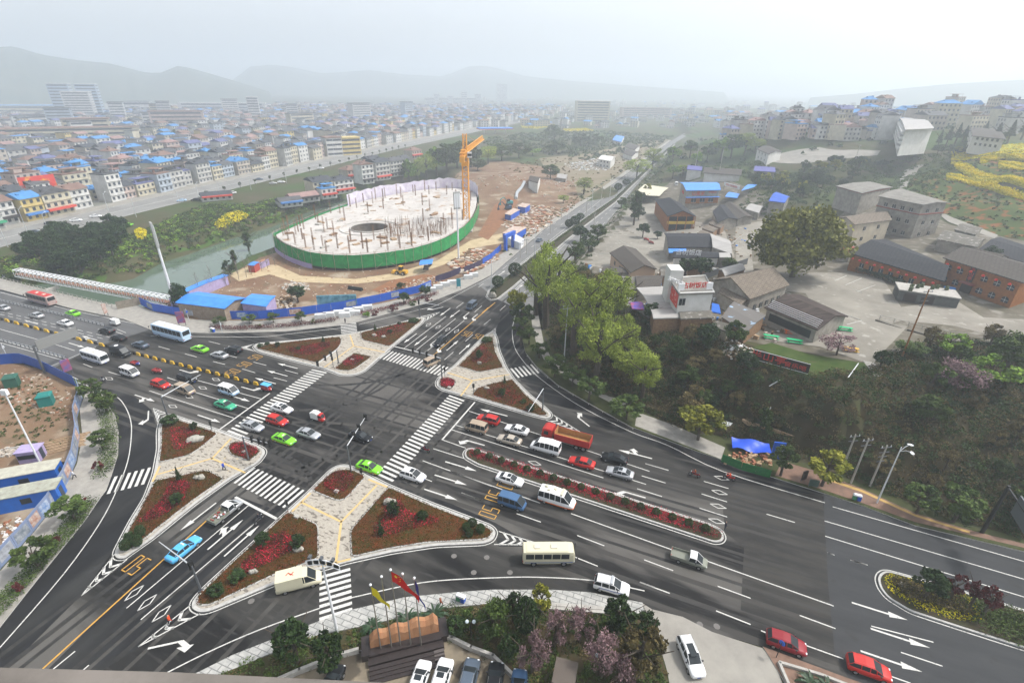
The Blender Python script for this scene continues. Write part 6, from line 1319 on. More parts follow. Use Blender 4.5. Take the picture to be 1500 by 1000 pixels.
# driveway corner: white kerbed bed, blue road sign
m = MB(); q = W([(1140,972),(1200,990),(1265,1015),(1200,1060),(1165,1030)]); 
for a, c in zip(q, q[1:]+q[:1]): d = c-a; m.box(((a.x+c.x)/2,(a.y+c.y)/2,0),(d.length, .3,.5), math.atan2(d.y, d.x))
tag(m.build('raised_bed', CONW), 'white-walled triangular bed on the red brick corner', 'planter')
b_ = P(1137,962,.13); e = empty('road_sign', b_, R(30), 'blue round road sign on a black post at the driveway corner', 'road sign'); link('pole', MB().tube([(0,0,0),(0,0,2.6)],.05,6).mesh('pole', BLK), e); link('sign_disc', MB().tube([(.06,0,2.5),(.1,0,2.5)],.35,12).mesh('sign_disc', BLUEF), e)
# rocks on the islands
def rock(px, py, s, label, z=.27, flat=1.0, ang=0):
    c = P(px, py, z); m = MB()
    for i in range(3): m.ball((rnd.uniform(-.4,.4)*s, rnd.uniform(-.2,.2)*s, .3*s*flat),(.55*s, .35*s, .4*s*flat),0,8,6,.22)
    return tag(m.build('rock', mat('limestone', (.42,.40,.35),.9, noise=2, col2=(.28,.26,.22), bump=.4), loc=c, rz=ang), label, 'rock')
rock(722,436,1.6, 'jagged pale rock at the tip of the far road median', .25,1.6); rock(702,533,.7, 'pale boulder below the north-east azaleas', flat=1.3); rock(287,645,2.2, 'long white boulder on the west island lawn', flat=.5, ang=.5); rock(293,700,1.0, 'white rock by the west large azalea bed'); rock(571,737,1.5, 'pale rock at the top of the south large azaleas')
rock(438,806,1.0, 'brown boulder on the south-west lawn'); rock(372,838,.8, 'yellowish boulder near the south-west azaleas'); rock(548,492,.9, 'grey rock left of the north azaleas'); rock(562,494,.8, 'dark pointed rock in the north azaleas'); rock(713,569,.8, 'dark rock on the lower north-east lawn'); rock(1322,858,.8, 'pale rock among the yellow flower border')
for x, y in ((516,527),(658,568),(358,662),(493,720),(435,757)):
    tag(MB().box((0,0,0),(.7,.55,.25)).box((0,0,.25),(.6,.45,.04)).build('utility_cover', CONW, loc=P(x, y, .28), rz=R(AU)), 'pale concrete cover slab on the '+{516: 'north-west corner bed', 658: 'north-east corner bed', 358: 'west corner bed', 493: 'south corner bed', 435: 'south-west lawn'}[x], 'cover slab')
# striped barrier along the centre line
def barrier(pts, label, step=1.6):
    e = empty('striped_barrier', pts[0],0, label, 'barrier'); L_ = []; 
    for a, c in zip(pts, pts[1:]):
        n = int((c-a).length/step)
        for i in range(n): L_.append((a+(c-a)*(i+.5)/n, math.atan2((c-a).y, (c-a).x)))
    ma_ = MB().box((0,0,0),(step*.92,.35,.75), top=.7).mesh('block', mat('barrier_yellow', (.62,.38,.04),.7)); mb_ = MB().box((0,0,0),(step*.5,.37,.76), top=.7).mesh('block', BLK)
    for i, (p, a) in enumerate(L_[:98]): link('block', ma_ if i % 2 else mb_, e, p-pts[0], a)
barrier(W([(-30,461),(0,468),(80,489),(162,509.5)]), 'yellow and black striped concrete barrier along the bridge centre', 1.9); barrier(W([(194,518),(282,540),(386,566)]), 'yellow and black striped concrete barrier ending at the west stop line', 1.35)
def fence(name, pts, h, label, m_post, rails=3, step=2.0, m_rail=None, cat='fence', panel=None, thick=.06, group=None, every=None):
    """posts and rails, or panels, following ground points"""
    e = empty(name, pts[0],0, label, cat, group); o = Vector(pts[0]); q = []
    for a, c in zip(pts, pts[1:]):
        n = max(1, int((c-a).length/step))
        for i in range(n): q.append(a+(c-a)*i/n)
    q.append(pts[-1])
    if len(q) > 96: q = [q[i*(len(q)-1)//95] for i in range(96)]
    if panel is not None:
        for i, (a, c) in enumerate(zip(q, q[1:])):
            d = c-a; m = MB().box((0,0,.05),(d.length*.985, thick, h),0); mm = panel(i) if callable(panel) else panel
            o_ = link('panel', m.mesh('panel', mm), e, (a+c)/2-o, math.atan2(d.y, d.x))
            if every and i % every[0] == every[1]:
                link('poster', MB().box((0,-thick/2-.015, h*.22),(d.length*.8,.02, h*.62)).mesh('poster', every[2][(i//every[0]) % len(every[2])]), o_); link('poster', MB().box((0, thick/2+.015, h*.22),(d.length*.8,.02, h*.62)).mesh('poster', every[2][(i//every[0]) % len(every[2])]), o_)
    else:
        pm = MB().box((0,0,0),(.12,.12, h)).mesh('post', m_post)
        for p in q: link('post', pm, e, p-o)
        for k in range(rails):
            z = h*(k+1)/rails-.08; link('rail', MB().tube([(p-o)+Vector((0,0, z)) for p in q],.05,4).mesh('rail', m_rail or m_post), e)
    return e
fence('bridge_balustrade', [P(x, y, .13) for x, y in ((-60,396),(0,409.5),(80,429.5),(150,446),(172,452))],1.15, 'cream concrete balustrade along the bridge footway', CONW, 2,2.0, cat='balustrade')
fence('board_wall', [P(x, y, .13) for x, y in ((172,453),(207,446))],2.2, 'weathered board wall between the balustrade and the blue hoarding', None, panel=mat('weathered_board', (.30,.26,.21),.9, noise=1), cat='fence', step=1.5)
fence('guard_railing', W([(-40,432),(0,441.5),(80,460),(154,478.5)]),.9, 'low dark guard railing between the bus lane and the bridge lanes', STEEL, 2,1.5, PALE, 'railing')
fence('guard_railing', W([(-40,491),(0,499),(50,512),(98,526)]),.8, 'low pale guard railing near the blue hoarding corner', STEEL, 2,1.5, PALE, 'railing')
PICS = [mat('poster_dark', (.10,.13,.17),.5, noise=.9, col2=(.4,.42,.45)), mat('poster_white', (.42,.45,.5),.5, noise=1.2, col2=(.2,.2,.22)), mat('poster_blue', (.05,.16,.42),.5, noise=1.1, col2=(.5,.55,.6)), mat('poster_rust', (.35,.12,.06),.5, noise=1.2, col2=(.6,.55,.5))]
HB_ = W([(207,447),(226,456),(255,461),(286,465),(330,467.5),(380,467.5),(444,461.5),(506,452.5),(558,442),(613,429),(632,421)])
fence('blue_hoarding', HB_, 2.4, 'long bright blue hoarding curving round the building site', None, panel=BLUEF, step=2.9, cat='hoarding', every=(4,1, PICS))
fence('dark_hoarding', W([(638,414),(660,406.5),(675,400)]),2.2, 'dark banner hoarding behind the white road blocks', None, panel=mat('dark_banner', (.04,.03,.07),.6), step=3, cat='hoarding'); fence('dark_hoarding', W([(680,400),(695,394),(707,388)]),2.2, 'dark hoarding with lettered panels left of the blue gate', None, panel=mat('dark_banner', (.04,.03,.07),.6), step=3, cat='hoarding')
fence('blue_hoarding', W([(707,388),(720,380),(734,366)]),2.4, 'short blue hoarding leading to the blue gate', None, panel=BLUEF, step=2.5, cat='hoarding')
fence('blue_hoarding', W([(-60,540),(0,534),(22,532),(34,532),(50,537),(70,545),(90,555),(112,566)]),2.5, 'plain blue hoarding along the south edge of the bridge road', None, panel=mat('deep_blue_panel', (.010,.075,.36),.5), step=2.9, cat='hoarding')
GREYP = mat('grey_frame_panel', (.20,.25,.38),.6)
fence('poster_hoarding', W([(117,570),(121,583),(113,612),(117,640),(112,675),(100,706),(77,744),(49,779),(2,832),(-60,900)]),2.6, 'curved hoarding of framed posters with a blue foot along the western pavement', None, panel=lambda i: GREYP, step=2.3, cat='hoarding', every=(1,0, PICS))
# white road blocks, stacks
def blocks(px, py, n, ang, label, s=(2.0,.9,.9)):
    e = tag(MB().box((0,0,0), s, top=.96).build('road_block', mat('painted_block', (.62,.63,.62),.8, noise=1, col2=(.5,.5,.5)), loc=P(px, py, .13), rz=R(AU+ang)), label, 'road block', 'white road blocks stacked by the hoardings')
for i, (x, y) in enumerate(((470,466),(482,464),(497,461),(512,458),(525,456),(538,453),(505,464),(520,461),(632,427),(642,423),(652,419),(662,416),(686,408),(694,405))): blocks(x, y, 1,35, 'white box-shaped road block '+('by the north-west crossing' if x < 600 else 'before the dark banner hoarding'),(3.0,1.4,1.3))
# billboard on the site, advert panels
def board(px, py, top, w, ang, m_, label, text=None, tcol=None, ts=1.0, name='billboard', h=None, th=.25, foot=.25, z=None, words=None):
    b_ = basez(px, py) if z is None else P(px, py, z); H_ = h or height(b_, top); e = empty(name, b_, R(ang), label, 'sign' if name != 'billboard' else 'billboard')
    link('board', MB().box((0,0, H_*foot),(w, th, H_*(1-foot))).mesh('board', m_), e)
    for k in (-1,1): link('post', MB().tube([(k*w*.42,.1,0),(k*w*.42,.1, H_*foot)],.08,5).mesh('post', STEEL), e)
    return e, b_, H_
def text(e, s, size, loc, m_, rot=(90,0,0), depth=.03, name='lettering', vert=False, sx=1.0):
    cu = bpy.data.curves.new(name, 'FONT'); cu.body = '\n'.join(s) if vert else s; cu.size = size; cu.extrude = depth; cu.align_x = 'CENTER'; cu.align_y = 'CENTER'; cu.space_line = 1.0; cu.resolution_u = 2
    o = bpy.data.objects.new(name, cu); COL.objects.link(o); cu.materials.append(m_); dg = bpy.context.evaluated_depsgraph_get(); me = bpy.data.meshes.new_from_object(o.evaluated_get(dg)); me.name = name; bpy.data.objects.remove(o)
    if not me.materials: me.materials.append(m_)
    l = link(name, me, e, loc); l.rotation_euler = tuple(R(a) for a in rot); l.scale = (sx, 1,1); return l
board(495,450,432,11,8, mat('lake_poster', (.03,.16,.22),.5, noise=.5, col2=(.25,.5,.6)), 'billboard with a blue and green landscape picture inside the site')
LRED = mat('red_lettering', (.55,.03,.02),.5); LWH = mat('white_lettering', (.75,.75,.75),.5); DKB = mat('dark_board', (.03,.022,.018),.6)
e, b_, H_ = board(268,478,458,1.8,20, mat('blue_red_poster', (.05,.12,.35),.5, noise=.8, col2=(.4,.06,.05)), 'upright blue advertising panel by the coach', name='advert_panel', h=4.2); board(102,548,530,1.6,60, mat('blue_red_poster', (.05,.12,.35),.5), 'upright advertising panel by the end of the plain blue hoarding', name='advert_panel', h=3.6); board(157,463,447,.9,60, mat('poster_rust', (.35,.12,.06),.5), 'slim upright banner on the bridge footway', name='advert_panel', h=3.6)
board(672,423,408,1.3,10, mat('teal_poster', (.04,.3,.36),.5), 'teal advertising panel on the far road pavement', name='advert_panel', h=3.4)
for x, y, t_, lb in ((277,470,452, 'white camera post with a small blue arrow sign'),(326,488,470, 'short white post by the hedge end'),(10,416,402, 'slim grey pole on the bridge footway'),(108,448,430, 'slim pole beside the bridge lane'),(12,525,503, 'grey lamp pole at the south edge of the bridge')):
    b_ = basez(x, y); h = height(b_, t_); e = empty('post', b_, 0, lb, 'post'); link('pole', MB().tube([(0,0,0),(0,0, h)],.08,6).mesh('pole', PALE), e); link('sign_plate', MB().box((.1,0, h-1.2),(.06,.6,.6)).mesh('sign_plate', BLUEF if 'arrow' in lb else PALE), e)
# utility poles
def upole(px, py, tx, ty, label, arms=3, leanless=False):
    b_ = G(px, py); h = height(b_, ty); e = empty('utility_pole', b_, R(10), label, 'utility pole'); link('pole', MB().tube([(0,0,0),(0,0, h)],.17,7, r2=.11).mesh('pole', CONW if not leanless else WOOD), e)
    for k in range(arms): link('cross_arm', MB().box((0,0, h-.5-k*.9),(2.0-.2*k, .1,.1)).mesh('cross_arm', STEEL), e)
    for k in (-.8,0,.8): link('insulator', MB().tube([(k, 0, h-.4),(k, 0, h-.1)],.06,5).mesh('insulator', WHT), e)
    return b_, h
up = [upole(1238,676,0,636, 'left utility pole of the group by the red pavement', 2), upole(1246,708,0,642, 'tall utility pole with a lone cross arm behind the bus notice', 2), upole(1274,712,0,652, 'utility pole loaded with cross arms left of the curved lamp', 4), upole(1321,523,0,424, 'rust-brown utility pole full of insulators before the stone wall', 4, True)]
for k_, (px, py, t_) in enumerate(((858,322,290),(880,300,268),(762,378,356),(771,372,350),(806,342,318),(822,322,300),(870,330,302),(1018,248,200),(1052,262,215),(1250,245,212))): upole(px, py, 0, t_, ('first', 'second', 'third', 'fourth', 'fifth', 'sixth', 'seventh', 'left', 'middle', 'right')[k_]+' slim utility pole '+('beside the far road' if px < 900 else 'above the village'),1)
# the fenced corner with tarpaulin, blue panel, notices on the north-east pavement
fence('green_site_fence', W([(1056,676),(1085,688),(1127,700),(1130,690)],.15),1.6, 'green mesh fence round the heaped corner site', None, panel=mat('green_mesh', (.02,.16,.04),.7, noise=2, col2=(.01,.10,.03)), step=2.2, cat='fence')
m = MB(); tq = [(1079,650),(1090,642),(1122,655),(1118,668)]; 
b_ = G(1098,660); vs = []
for i in range(9):
    for j in range(5): vs.append((-3.2+.8*i, -1.3+.65*j, .9+.35*math.sin(i*1.1)*math.cos(j)+.6*(j/4)))
m.add(vs, [(i*5+j, (i+1)*5+j, (i+1)*5+j+1, i*5+j+1) for i in range(8) for j in range(4)]); tag(m.build('tarpaulin', mat('blue_tarpaulin', (.02,.09,.62),.4), loc=b_, rz=R(-15), smooth=True), 'crumpled bright blue tarpaulin over the heaped corner site', 'tarpaulin')
e, b_, H_ = board(1136,672,640,1.9,-10, BLUEF, 'upright blue panel with white characters beside the corner site', name='upright_panel', h=3.6, foot=.05); text(e, '菌湖饭', .75,(.35,-.16,2.1), LWH, vert=True)
m = MB()
for i in range(60): a = P(1062+rnd.uniform(0,66),664+rnd.uniform(0,20)); m.box((a.x, a.y, .1),(rnd.uniform(.3,1.1), rnd.uniform(.2,.6), rnd.uniform(.1,.6)), rnd.uniform(0,3), rnd.choice((0,1)))
m.build('rubble_heap', [TANS, mat('brick_rubble', (.32,.14,.08),.9)], kind='stuff', label='timber and brick rubble on the corner site')
e, b_, H_ = board(1190,714,700,1.4,-12, mat('dark_green_notice', (.05,.09,.07),.5), 'dark green bus notice board on the red pavement', name='notice_board', h=1.6); e, b_, H_ = board(1176,705,690,.9,20, DKB, 'black narrow board left of the bus notice', name='notice_board', h=2.2)
m = MB(); q = GW([(1088,615),(1096,622),(1130,632),(1178,642)])
for a, c in zip(q, q[1:]): d = c-a; m.box(((a.x+c.x)/2,(a.y+c.y)/2, min(a.z, c.z)),(d.length, .5,.7), math.atan2(d.y, d.x))
tag(m.build('stone_wall', TANS), 'low tan stone wall above the corner site', 'wall')
tag(MB().box((0,0,0),(2.8,1.6,.35), top=.7).build('white_sheeting', WHT, loc=G(1064,620), rz=.3), 'crumpled white sheeting left of the tan stone wall', 'sheeting')
# roadside kerb wall of the slip lane: low rail
fence('low_rail', W([(772,522),(787,541),(818,567),(862,592.5),(927,629)],.13),.35, 'low double kerb rail along the curved slip lane', CONW, 1,3, cat='rail')
# ================================================================ BUILDING SITE, ARENA, CRANE, RIVER STRUCTURES
DZ = 5.5
ARO = [P(x, y, DZ) for x, y in ((405,346),(420,357),(440,365),(465,371),(510,374),(556,371),(590,366),(621,359),(655,346),(681,328),(693,312),(698,297),(696,284),(680,277),(650,275.5),(621,278),(590,282.5),(560,288),(538,293),(504,303),(465,317),(426,334),(410,341))]
def smoothc(p, n=5):
    out = []; N = len(p)
    for i in range(N):
        a, b_, c, d = p[i-1], p[i], p[(i+1) % N], p[(i+2) % N]
        for j in range(n): t = j/n; out.append(.5*((2*b_)+(c-a)*t+(2*a-5*b_+4*c-d)*t*t+(3*b_-a-3*c+d)*t**3))
    return out
AR = smoothc(ARO); NA = len(AR); hc = P(541,334, DZ); ac = sum(AR, Vector((0,0,0)))/NA
are = empty('arena_building', (ac.x, ac.y, 0),0, 'round arena under construction with a pale concrete deck and green netting', 'arena'); O_ = Vector((ac.x, ac.y, 0))
DECK = over(over(mat('deck_concrete', (.56,.53,.49),.9, noise=.12, col2=(.44,.41,.38)),(.25,.20,.15),.5,.60,.68, fac=.8),(.35,.22,.12),.16,.60,.66, fac=.7)
def ring_at(k): return [hc+(p-hc)*k for p in AR]
R1 = [hc+Vector((math.cos(math.atan2((p-hc).y, (p-hc).x))*7.5, math.sin(math.atan2((p-hc).y, (p-hc).x))*7.5,0)) for p in AR]
m = MB(); vs = [p-O_ for p in AR]+[p-O_ for p in R1]; m.add(vs, [(i, (i+1) % NA, NA+(i+1) % NA, NA+i) for i in range(NA)]); m.add([v-Vector((0,0,.5)) for v in vs],[(i, NA+i, NA+(i+1) % NA, (i+1) % NA) for i in range(NA)])
link('deck', m.mesh('deck', DECK), are)
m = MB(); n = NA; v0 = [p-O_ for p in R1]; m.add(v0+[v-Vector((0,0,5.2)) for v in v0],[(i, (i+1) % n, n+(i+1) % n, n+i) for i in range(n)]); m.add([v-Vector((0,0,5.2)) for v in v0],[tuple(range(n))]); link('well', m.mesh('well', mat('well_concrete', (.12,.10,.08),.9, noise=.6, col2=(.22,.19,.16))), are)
link('well_kerb', MB().tube([p-O_+Vector((0,0,.25)) for p in R1]+[R1[0]-O_+Vector((0,0,.25))],.3,4).mesh('well_kerb', CONW), are)
link('well_kerb', MB().tube([hc-O_+(p-hc)*1.55+Vector((0,0,.1)) for p in R1]+[hc-O_+(R1[0]-hc)*1.55+Vector((0,0,.1))],.22,4).mesh('well_kerb', CONW), are)
NET = mat('green_netting', (.025,.30,.08),.8, noise=.7, col2=(.015,.19,.05)); over(NET, (.10,.30,.14),1.5,.60,.70, fac=.6)
def outb(k, d): p = AR[k % NA]; q = AR[(k+1) % NA]-AR[(k-1) % NA]; nn = Vector((-q.y, q.x, 0)).normalized(); nn = nn if nn.dot(p-ac) > 0 else -nn; return Vector((p.x, p.y, 0))+nn*d-O_
nv = []; ks = list(range(NA)) 
m = MB(); z0, z1 = 1.2,5.9; ring = [outb(k, 1.1) for k in ks]; rj = [rnd.uniform(-.12,.12) for k in ks]
vs = [Vector((p.x, p.y, z0)) for p in ring]+[Vector((p.x*(1+j*.004), p.y*(1+j*.004),(z0+z1)/2)) for p, j in zip(ring, rj)]+[Vector((p.x, p.y, z1+j)) for p, j in zip(ring, rj)]
m.add(vs, [(l*NA+i, l*NA+(i+1) % NA, (l+1)*NA+(i+1) % NA, (l+1)*NA+i) for l in (0,1) for i in range(NA)]); link('netting', m.mesh('netting', NET), are)
link('under_deck_shade', MB().add([outb(k, .2)+Vector((0,0, z)) for z in (0, DZ-.5) for k in ks],[(i, (i+1) % NA, NA+(i+1) % NA, NA+i) for i in range(NA)]).mesh('under_deck_shade', mat('painted_shade', (.05,.04,.035),.9)), are)  # near-black wall standing in for the shade under the deck
m = MB()
for k in range(0, NA, 2):
    p, q = outb(k, 1.25), outb(k+2,1.25); m.tube([p, p+Vector((0,0,7.0))],.06,4); 
    if k % 8 == 0: m.tube([p+Vector((0,0,.5)), outb(k+4,1.25)+Vector((0,0,6.2))],.05,4); m.tube([outb(k+4,1.25)+Vector((0,0,.5)), p+Vector((0,0,6.2))],.05,4)
m.tube([outb(k, 1.25)+Vector((0,0,6.4)) for k in range(NA+1)],.07,4); link('scaffold', m.mesh('scaffold', mat('scaffold_tube', (.34,.27,.20),.7)), are)
m = MB(); ka = [0,1,2,3,4,5,6,7,8,9,10,11,12,13,14]
for a, c in zip(ka, ka[1:]): p, q = outb(a, 1.5), outb(c, 1.5); m.quad(p, q, q+Vector((0,0,1.9)), p+Vector((0,0,1.9)))
link('ground_sheeting', m.mesh('ground_sheeting', LILAC), are)
m = MB(); vs = []; kk = list(range(58,95)); SH = mat('pale_sheeting', (.66,.63,.68),.6, noise=.5, col2=(.52,.46,.58))
for k in kk:
    p = outb(k, .8); j = rnd.uniform(-.6,.5); vs += [p+Vector((0,0, DZ-1)), Vector((p.x+rnd.uniform(-.3,.3), p.y+rnd.uniform(-.3,.3), DZ+2)), p+Vector((0,0, DZ+5.2+j))]
m.add(vs, [(i*3+j, (i+1)*3+j, (i+1)*3+j+1, i*3+j+1) for i in range(len(kk)-1) for j in (0,1)]); link('back_sheeting', m.mesh('back_sheeting', SH), are)
# rebar columns
cm = MB()
for i in range(8): a = i*.785; cm.tube([(.3*math.cos(a),.3*math.sin(a),0),(.3*math.cos(a),.3*math.sin(a),6.6)],.05,3, cap=False)
for z in (.6,1.6,2.8,4.0,5.2): cm.tube([(.32*math.cos(i*.785),.32*math.sin(i*.785), z) for i in range(9)],.03,3, cap=False)
cmm = cm.mesh('rebar_column', REBAR); cnt = 0
for rr, n_, ph in ((.93,34,0),(.80,26,.1),(.5,14,.2)):
    for i in range(n_):
        k = int(i*NA/n_+ph*3) % NA; p = hc+(AR[k]-hc)*rr
        if (p-hc).length < 10: continue
        link('rebar_column', cmm, None, (p.x, p.y, DZ), rnd.uniform(0,1), 'brown rebar column standing on the '+('outer' if rr > .9 else 'middle' if rr > .6 else 'inner')+' ring of the arena deck', 'rebar column', 'rebar columns on the '+('outer' if rr > .9 else 'middle' if rr > .6 else 'inner')+' ring of the arena deck', scale=(.8,.8, rnd.uniform(.6,.95)))
m = MB()
for i in range(420):
    t = rnd.uniform(0,1); p = P(565+rnd.uniform(0,95),350-rnd.uniform(0,1)*22-(t*0), DZ); q = p+Vector((rnd.uniform(-1,1), rnd.uniform(-1,1),0))
    if inside(np.array([q.x]), np.array([q.y]),[(a.x, a.y) for a in ring_at(.95)])[0]: m.tube([q, q+Vector((0,0, rnd.uniform(1.8,4.0)))],.04,3, cap=False)
m.build('standing_rebar', REBAR, kind='stuff', label='thicket of standing rebar rods on the deck')
for i in range(48):
    k = rnd.randint(0, NA-1); p = hc+(AR[k]-hc)*rnd.uniform(.45,.9)
    tag(MB().box((0,0,0),(rnd.uniform(1.5,4), rnd.uniform(.8,2), rnd.uniform(.15,.6))).build('board_stack', rnd.choice((TANS, PLANK, CONW)), loc=(p.x, p.y, DZ+.01), rz=rnd.uniform(0,3)), 'small stack of formwork boards on the arena deck', 'board stack', 'board stacks on the arena deck')
# tower crane
def lattice(mb, a, b_, w, n, r, tri=False):
    a, b_ = Vector(a), Vector(b_); d = (b_-a).normalized(); s = d.cross(Vector((0,0,1)) if abs(d.z) < .9 else Vector((1,0,0))).normalized(); u = d.cross(s)
    if u.z < 0 and abs(d.z) < .9: u = -u
    cs = [(-.5,0),(.5,0),(0,.9)] if tri else [(-.5,-.5),(.5,-.5),(.5,.5),(-.5,.5)]; k = len(cs)
    pt = lambda i, j: a+(b_-a)*i/n+s*cs[j][0]*w+u*cs[j][1]*w
    for j in range(k):
        mb.tube([pt(0, j), pt(n, j)], r, 4)
        for i in range(n): mb.tube([pt(i, j), pt(i+1,(j+1) % k)], r*.6,3, cap=False); mb.tube([pt(i, j), pt(i, (j+1) % k)], r*.6,3, cap=False)
cb = P(684,338); CH = height(cb, 196); JZ = height(cb, 226)
e = empty('tower_crane', cb, 0, 'yellow lattice tower crane rising beside the arena', 'crane'); 
m = MB(); lattice(m, (0,0,0),(0,0, JZ),2.4,14,.20); link('mast', m.mesh('mast', YELS), e); link('base', MB().box((0,0,0),(5,5,.6)).mesh('base', CONW), e)
jd = P(716,197, JZ+.5)-Vector((cb.x, cb.y, JZ+.5)); jl = min(jd.length, 60); jd = Vector((jd.x, jd.y, 0)).normalized()
m = MB(); lattice(m, Vector((0,0, JZ+.6)), jd*jl+Vector((0,0, JZ+.6)),2.0,22,.15, True); link('jib', m.mesh('jib', YELS), e)
m = MB(); lattice(m, Vector((0,0, JZ+.6)),-jd*9+Vector((0,0, JZ+.6)),1.5,4,.15); m.box((-jd.x*8,-jd.y*8, JZ-2.2),(1.8,2.4,2.4)); m.box((-jd.x*4.5,-jd.y*4.5, JZ+1),(2,2,1.3)); link('counter_jib', m.mesh('counter_jib', YELS), e)
m = MB(); lattice(m, (0,0, JZ),(0,0, CH),1.5,5,.17); m.tube([(0,0, CH), jd*jl*.6+Vector((0,0, JZ+1.5))],.06,4); m.tube([(0,0, CH),-jd*8.5+Vector((0,0, JZ+1))],.06,4); link('tower_head', m.mesh('tower_head', YELS), e)
link('slewing_unit', MB().tube([(0,0, JZ-1.6),(0,0, JZ+.2)],1.7,10).box((0,0, JZ-4.5),(3.0,3.0,1.6)).mesh('slewing_unit', YELS), e)
link('cab', MB().box((1.9,-.8, JZ-1.2),(1.7,1.6,2.1)).mesh('cab', WHT), e); link('cab_window', MB().box((2.0,-1.0, JZ-.5),(1.6,1.5,.9)).mesh('cab_window', GLASS), e)
# blue roofed sheds
CORR = lambda: None
def shed(px, z_eave, z_ridge, roof, wall, label, walls=True, name='shed', base=None, thick=.12):
    """px = roof corners in order front-left, front-right, back-right, back-left, all seen at eave height"""
    q = [P(x, y, (base or 0)+z_eave) for x, y in px]; c = sum(q, Vector())/4; o = Vector((c.x, c.y, base or 0)); e = empty(name, o, 0, label, 'shed'); q = [p-Vector((o.x, o.y, base or 0)) for p in q]
    mf = (q[0]+q[3])/2; mr = (q[1]+q[2])/2; up = Vector((0,0, z_ridge-z_eave)); mf, mr = mf+up, mr+up; m = MB(); dn = Vector((0,0, thick))
    m.quad(q[0], q[1], mr, mf); m.quad(mf, mr, q[2], q[3]); m.quad(q[0]-dn, mf-dn, mr-dn, q[1]-dn); m.quad(mf-dn, q[3]-dn, q[2]-dn, mr-dn)
    for a, c2 in ((q[0], q[1]),(q[1], mr),(mr, q[2]),(q[2], q[3]),(q[3], mf),(mf, q[0])): m.quad(a-dn, c2-dn, c2, a)
    link('roof', m.mesh('roof', roof), e)
    if walls:
        k = .93; w = [Vector((p.x*k, p.y*k, -3.5 if base else 0)) for p in q]; t = [Vector((p.x, p.y, z_eave-thick-.02)) for p in w]; m = MB()
        for i in range(4): m.quad(w[i], w[(i+1) % 4], t[(i+1) % 4], t[i])
        for i, j, pk in ((0,3, mf),(1,2, mr)): m.add([t[i], t[j], Vector((pk.x*k, pk.y*k, z_ridge-thick-.05))],[(0,1,2)])
        link('wall', m.mesh('wall', wall), e)
    return e
BRS = mat('board_wall', (.22,.16,.12),.9, noise=1.5, col2=(.32,.26,.20))
shed([(256,443),(329,452),(361,436),(290,427)],4.0,4.9, LBL, BRS, 'large blue-roofed open shed with stacked pipes under its eave'); shed([(352,444),(390,449),(404,433),(369,430)],3.6,3.9, LBL, LILAC, 'blue-roofed cabin wrapped in lilac sheeting'); shed([(262,426),(274,427),(335,403),(327,401)],3.0,3.3, LBL, LILAC, 'long narrow blue-roofed hut on the river edge')
shed([(362,388),(372,389),(380,384),(372,382.5)],2.6,2.8, LBL, mat('red_door_panel', (.4,.06,.05),.6), 'tiny blue-roofed hut with red doors'); shed([(374,386),(386,382),(394,378),(384,380)],2.4,2.6, mat('rust_sheet', (.42,.22,.14),.7), LILAC, 'tiny rust-roofed hut beside the red doors'); shed([(247,438),(262,441),(268,434),(256,433)],2.6,2.8, LILAC, LILAC, 'small lilac-wrapped lean-to beside the large blue shed')
shed([(614,388),(633,386),(635,379),(616,381)],3.2,3.5, LBL, None, 'blue canopy over the mixer before the arena', walls=False); tag(MB().box((0,0,0),(2.0,1.4,1.6), top=.6).tube([(.8,0,1.2),(2.0,0,2.2)],.5,8).build('mixer', mat('mixer_grey', (.12,.11,.10),.7), loc=P(624,395)), 'dark concrete mixer under the blue canopy', 'mixer')
for x, y, l in ((274,455,10),(300,457,12),(520,425,5),(288,457,10)):
    tag(MB().tube([(-l/2,0,.3),(l/2,0,.3)],.3,8).tube([(-l/2,.6,.3),(l/2,.6,.3)],.3,8).tube([(-l/2,.3,.8),(l/2,.3,.8)],.3,8).build('pipe_stack', mat('black_pipe', (.02,.022,.022),.6), loc=P(x, y), rz=R(AU+4)), 'stack of black pipes '+('on the open site soil' if x == 520 else 'under the large blue-roofed shed'), 'pipe stack', 'stacks of black pipes')
# yellow loader
b_ = P(588,402); e = empty('wheel_loader', b_, R(160), 'yellow wheel loader before the green netting', 'loader'); YL = mat('loader_yellow', (.62,.34,.03),.5)
link('body', MB().box((-1,0,.7),(2.6,1.6,1.0), top=.9).box((1,0,.6),(1.6,1.2,.7)).mesh('body', YL), e); link('cab', MB().box((0,0,1.5),(1.3,1.3,1.4), top=.9).mesh('cab', GLASS), e); link('cab_roof', MB().box((0,0,2.9),(1.4,1.4,.12)).mesh('cab_roof', YL), e); link('bucket', MB().box((2.9,0,.3),(.9,2.2,.9), top=.7).mesh('bucket', YL), e)
for k in (-.5,.5): link('lift_arm', MB().tube([(.8, k, 1.3),(2.6, k, .7)],.12,5).mesh('lift_arm', YL), e)
wm = wheelmesh(.65,.5)
for x in (-1.2,1.2):
    for y in (-.9,.9): link('wheel', wm, e, (x, y, .65))
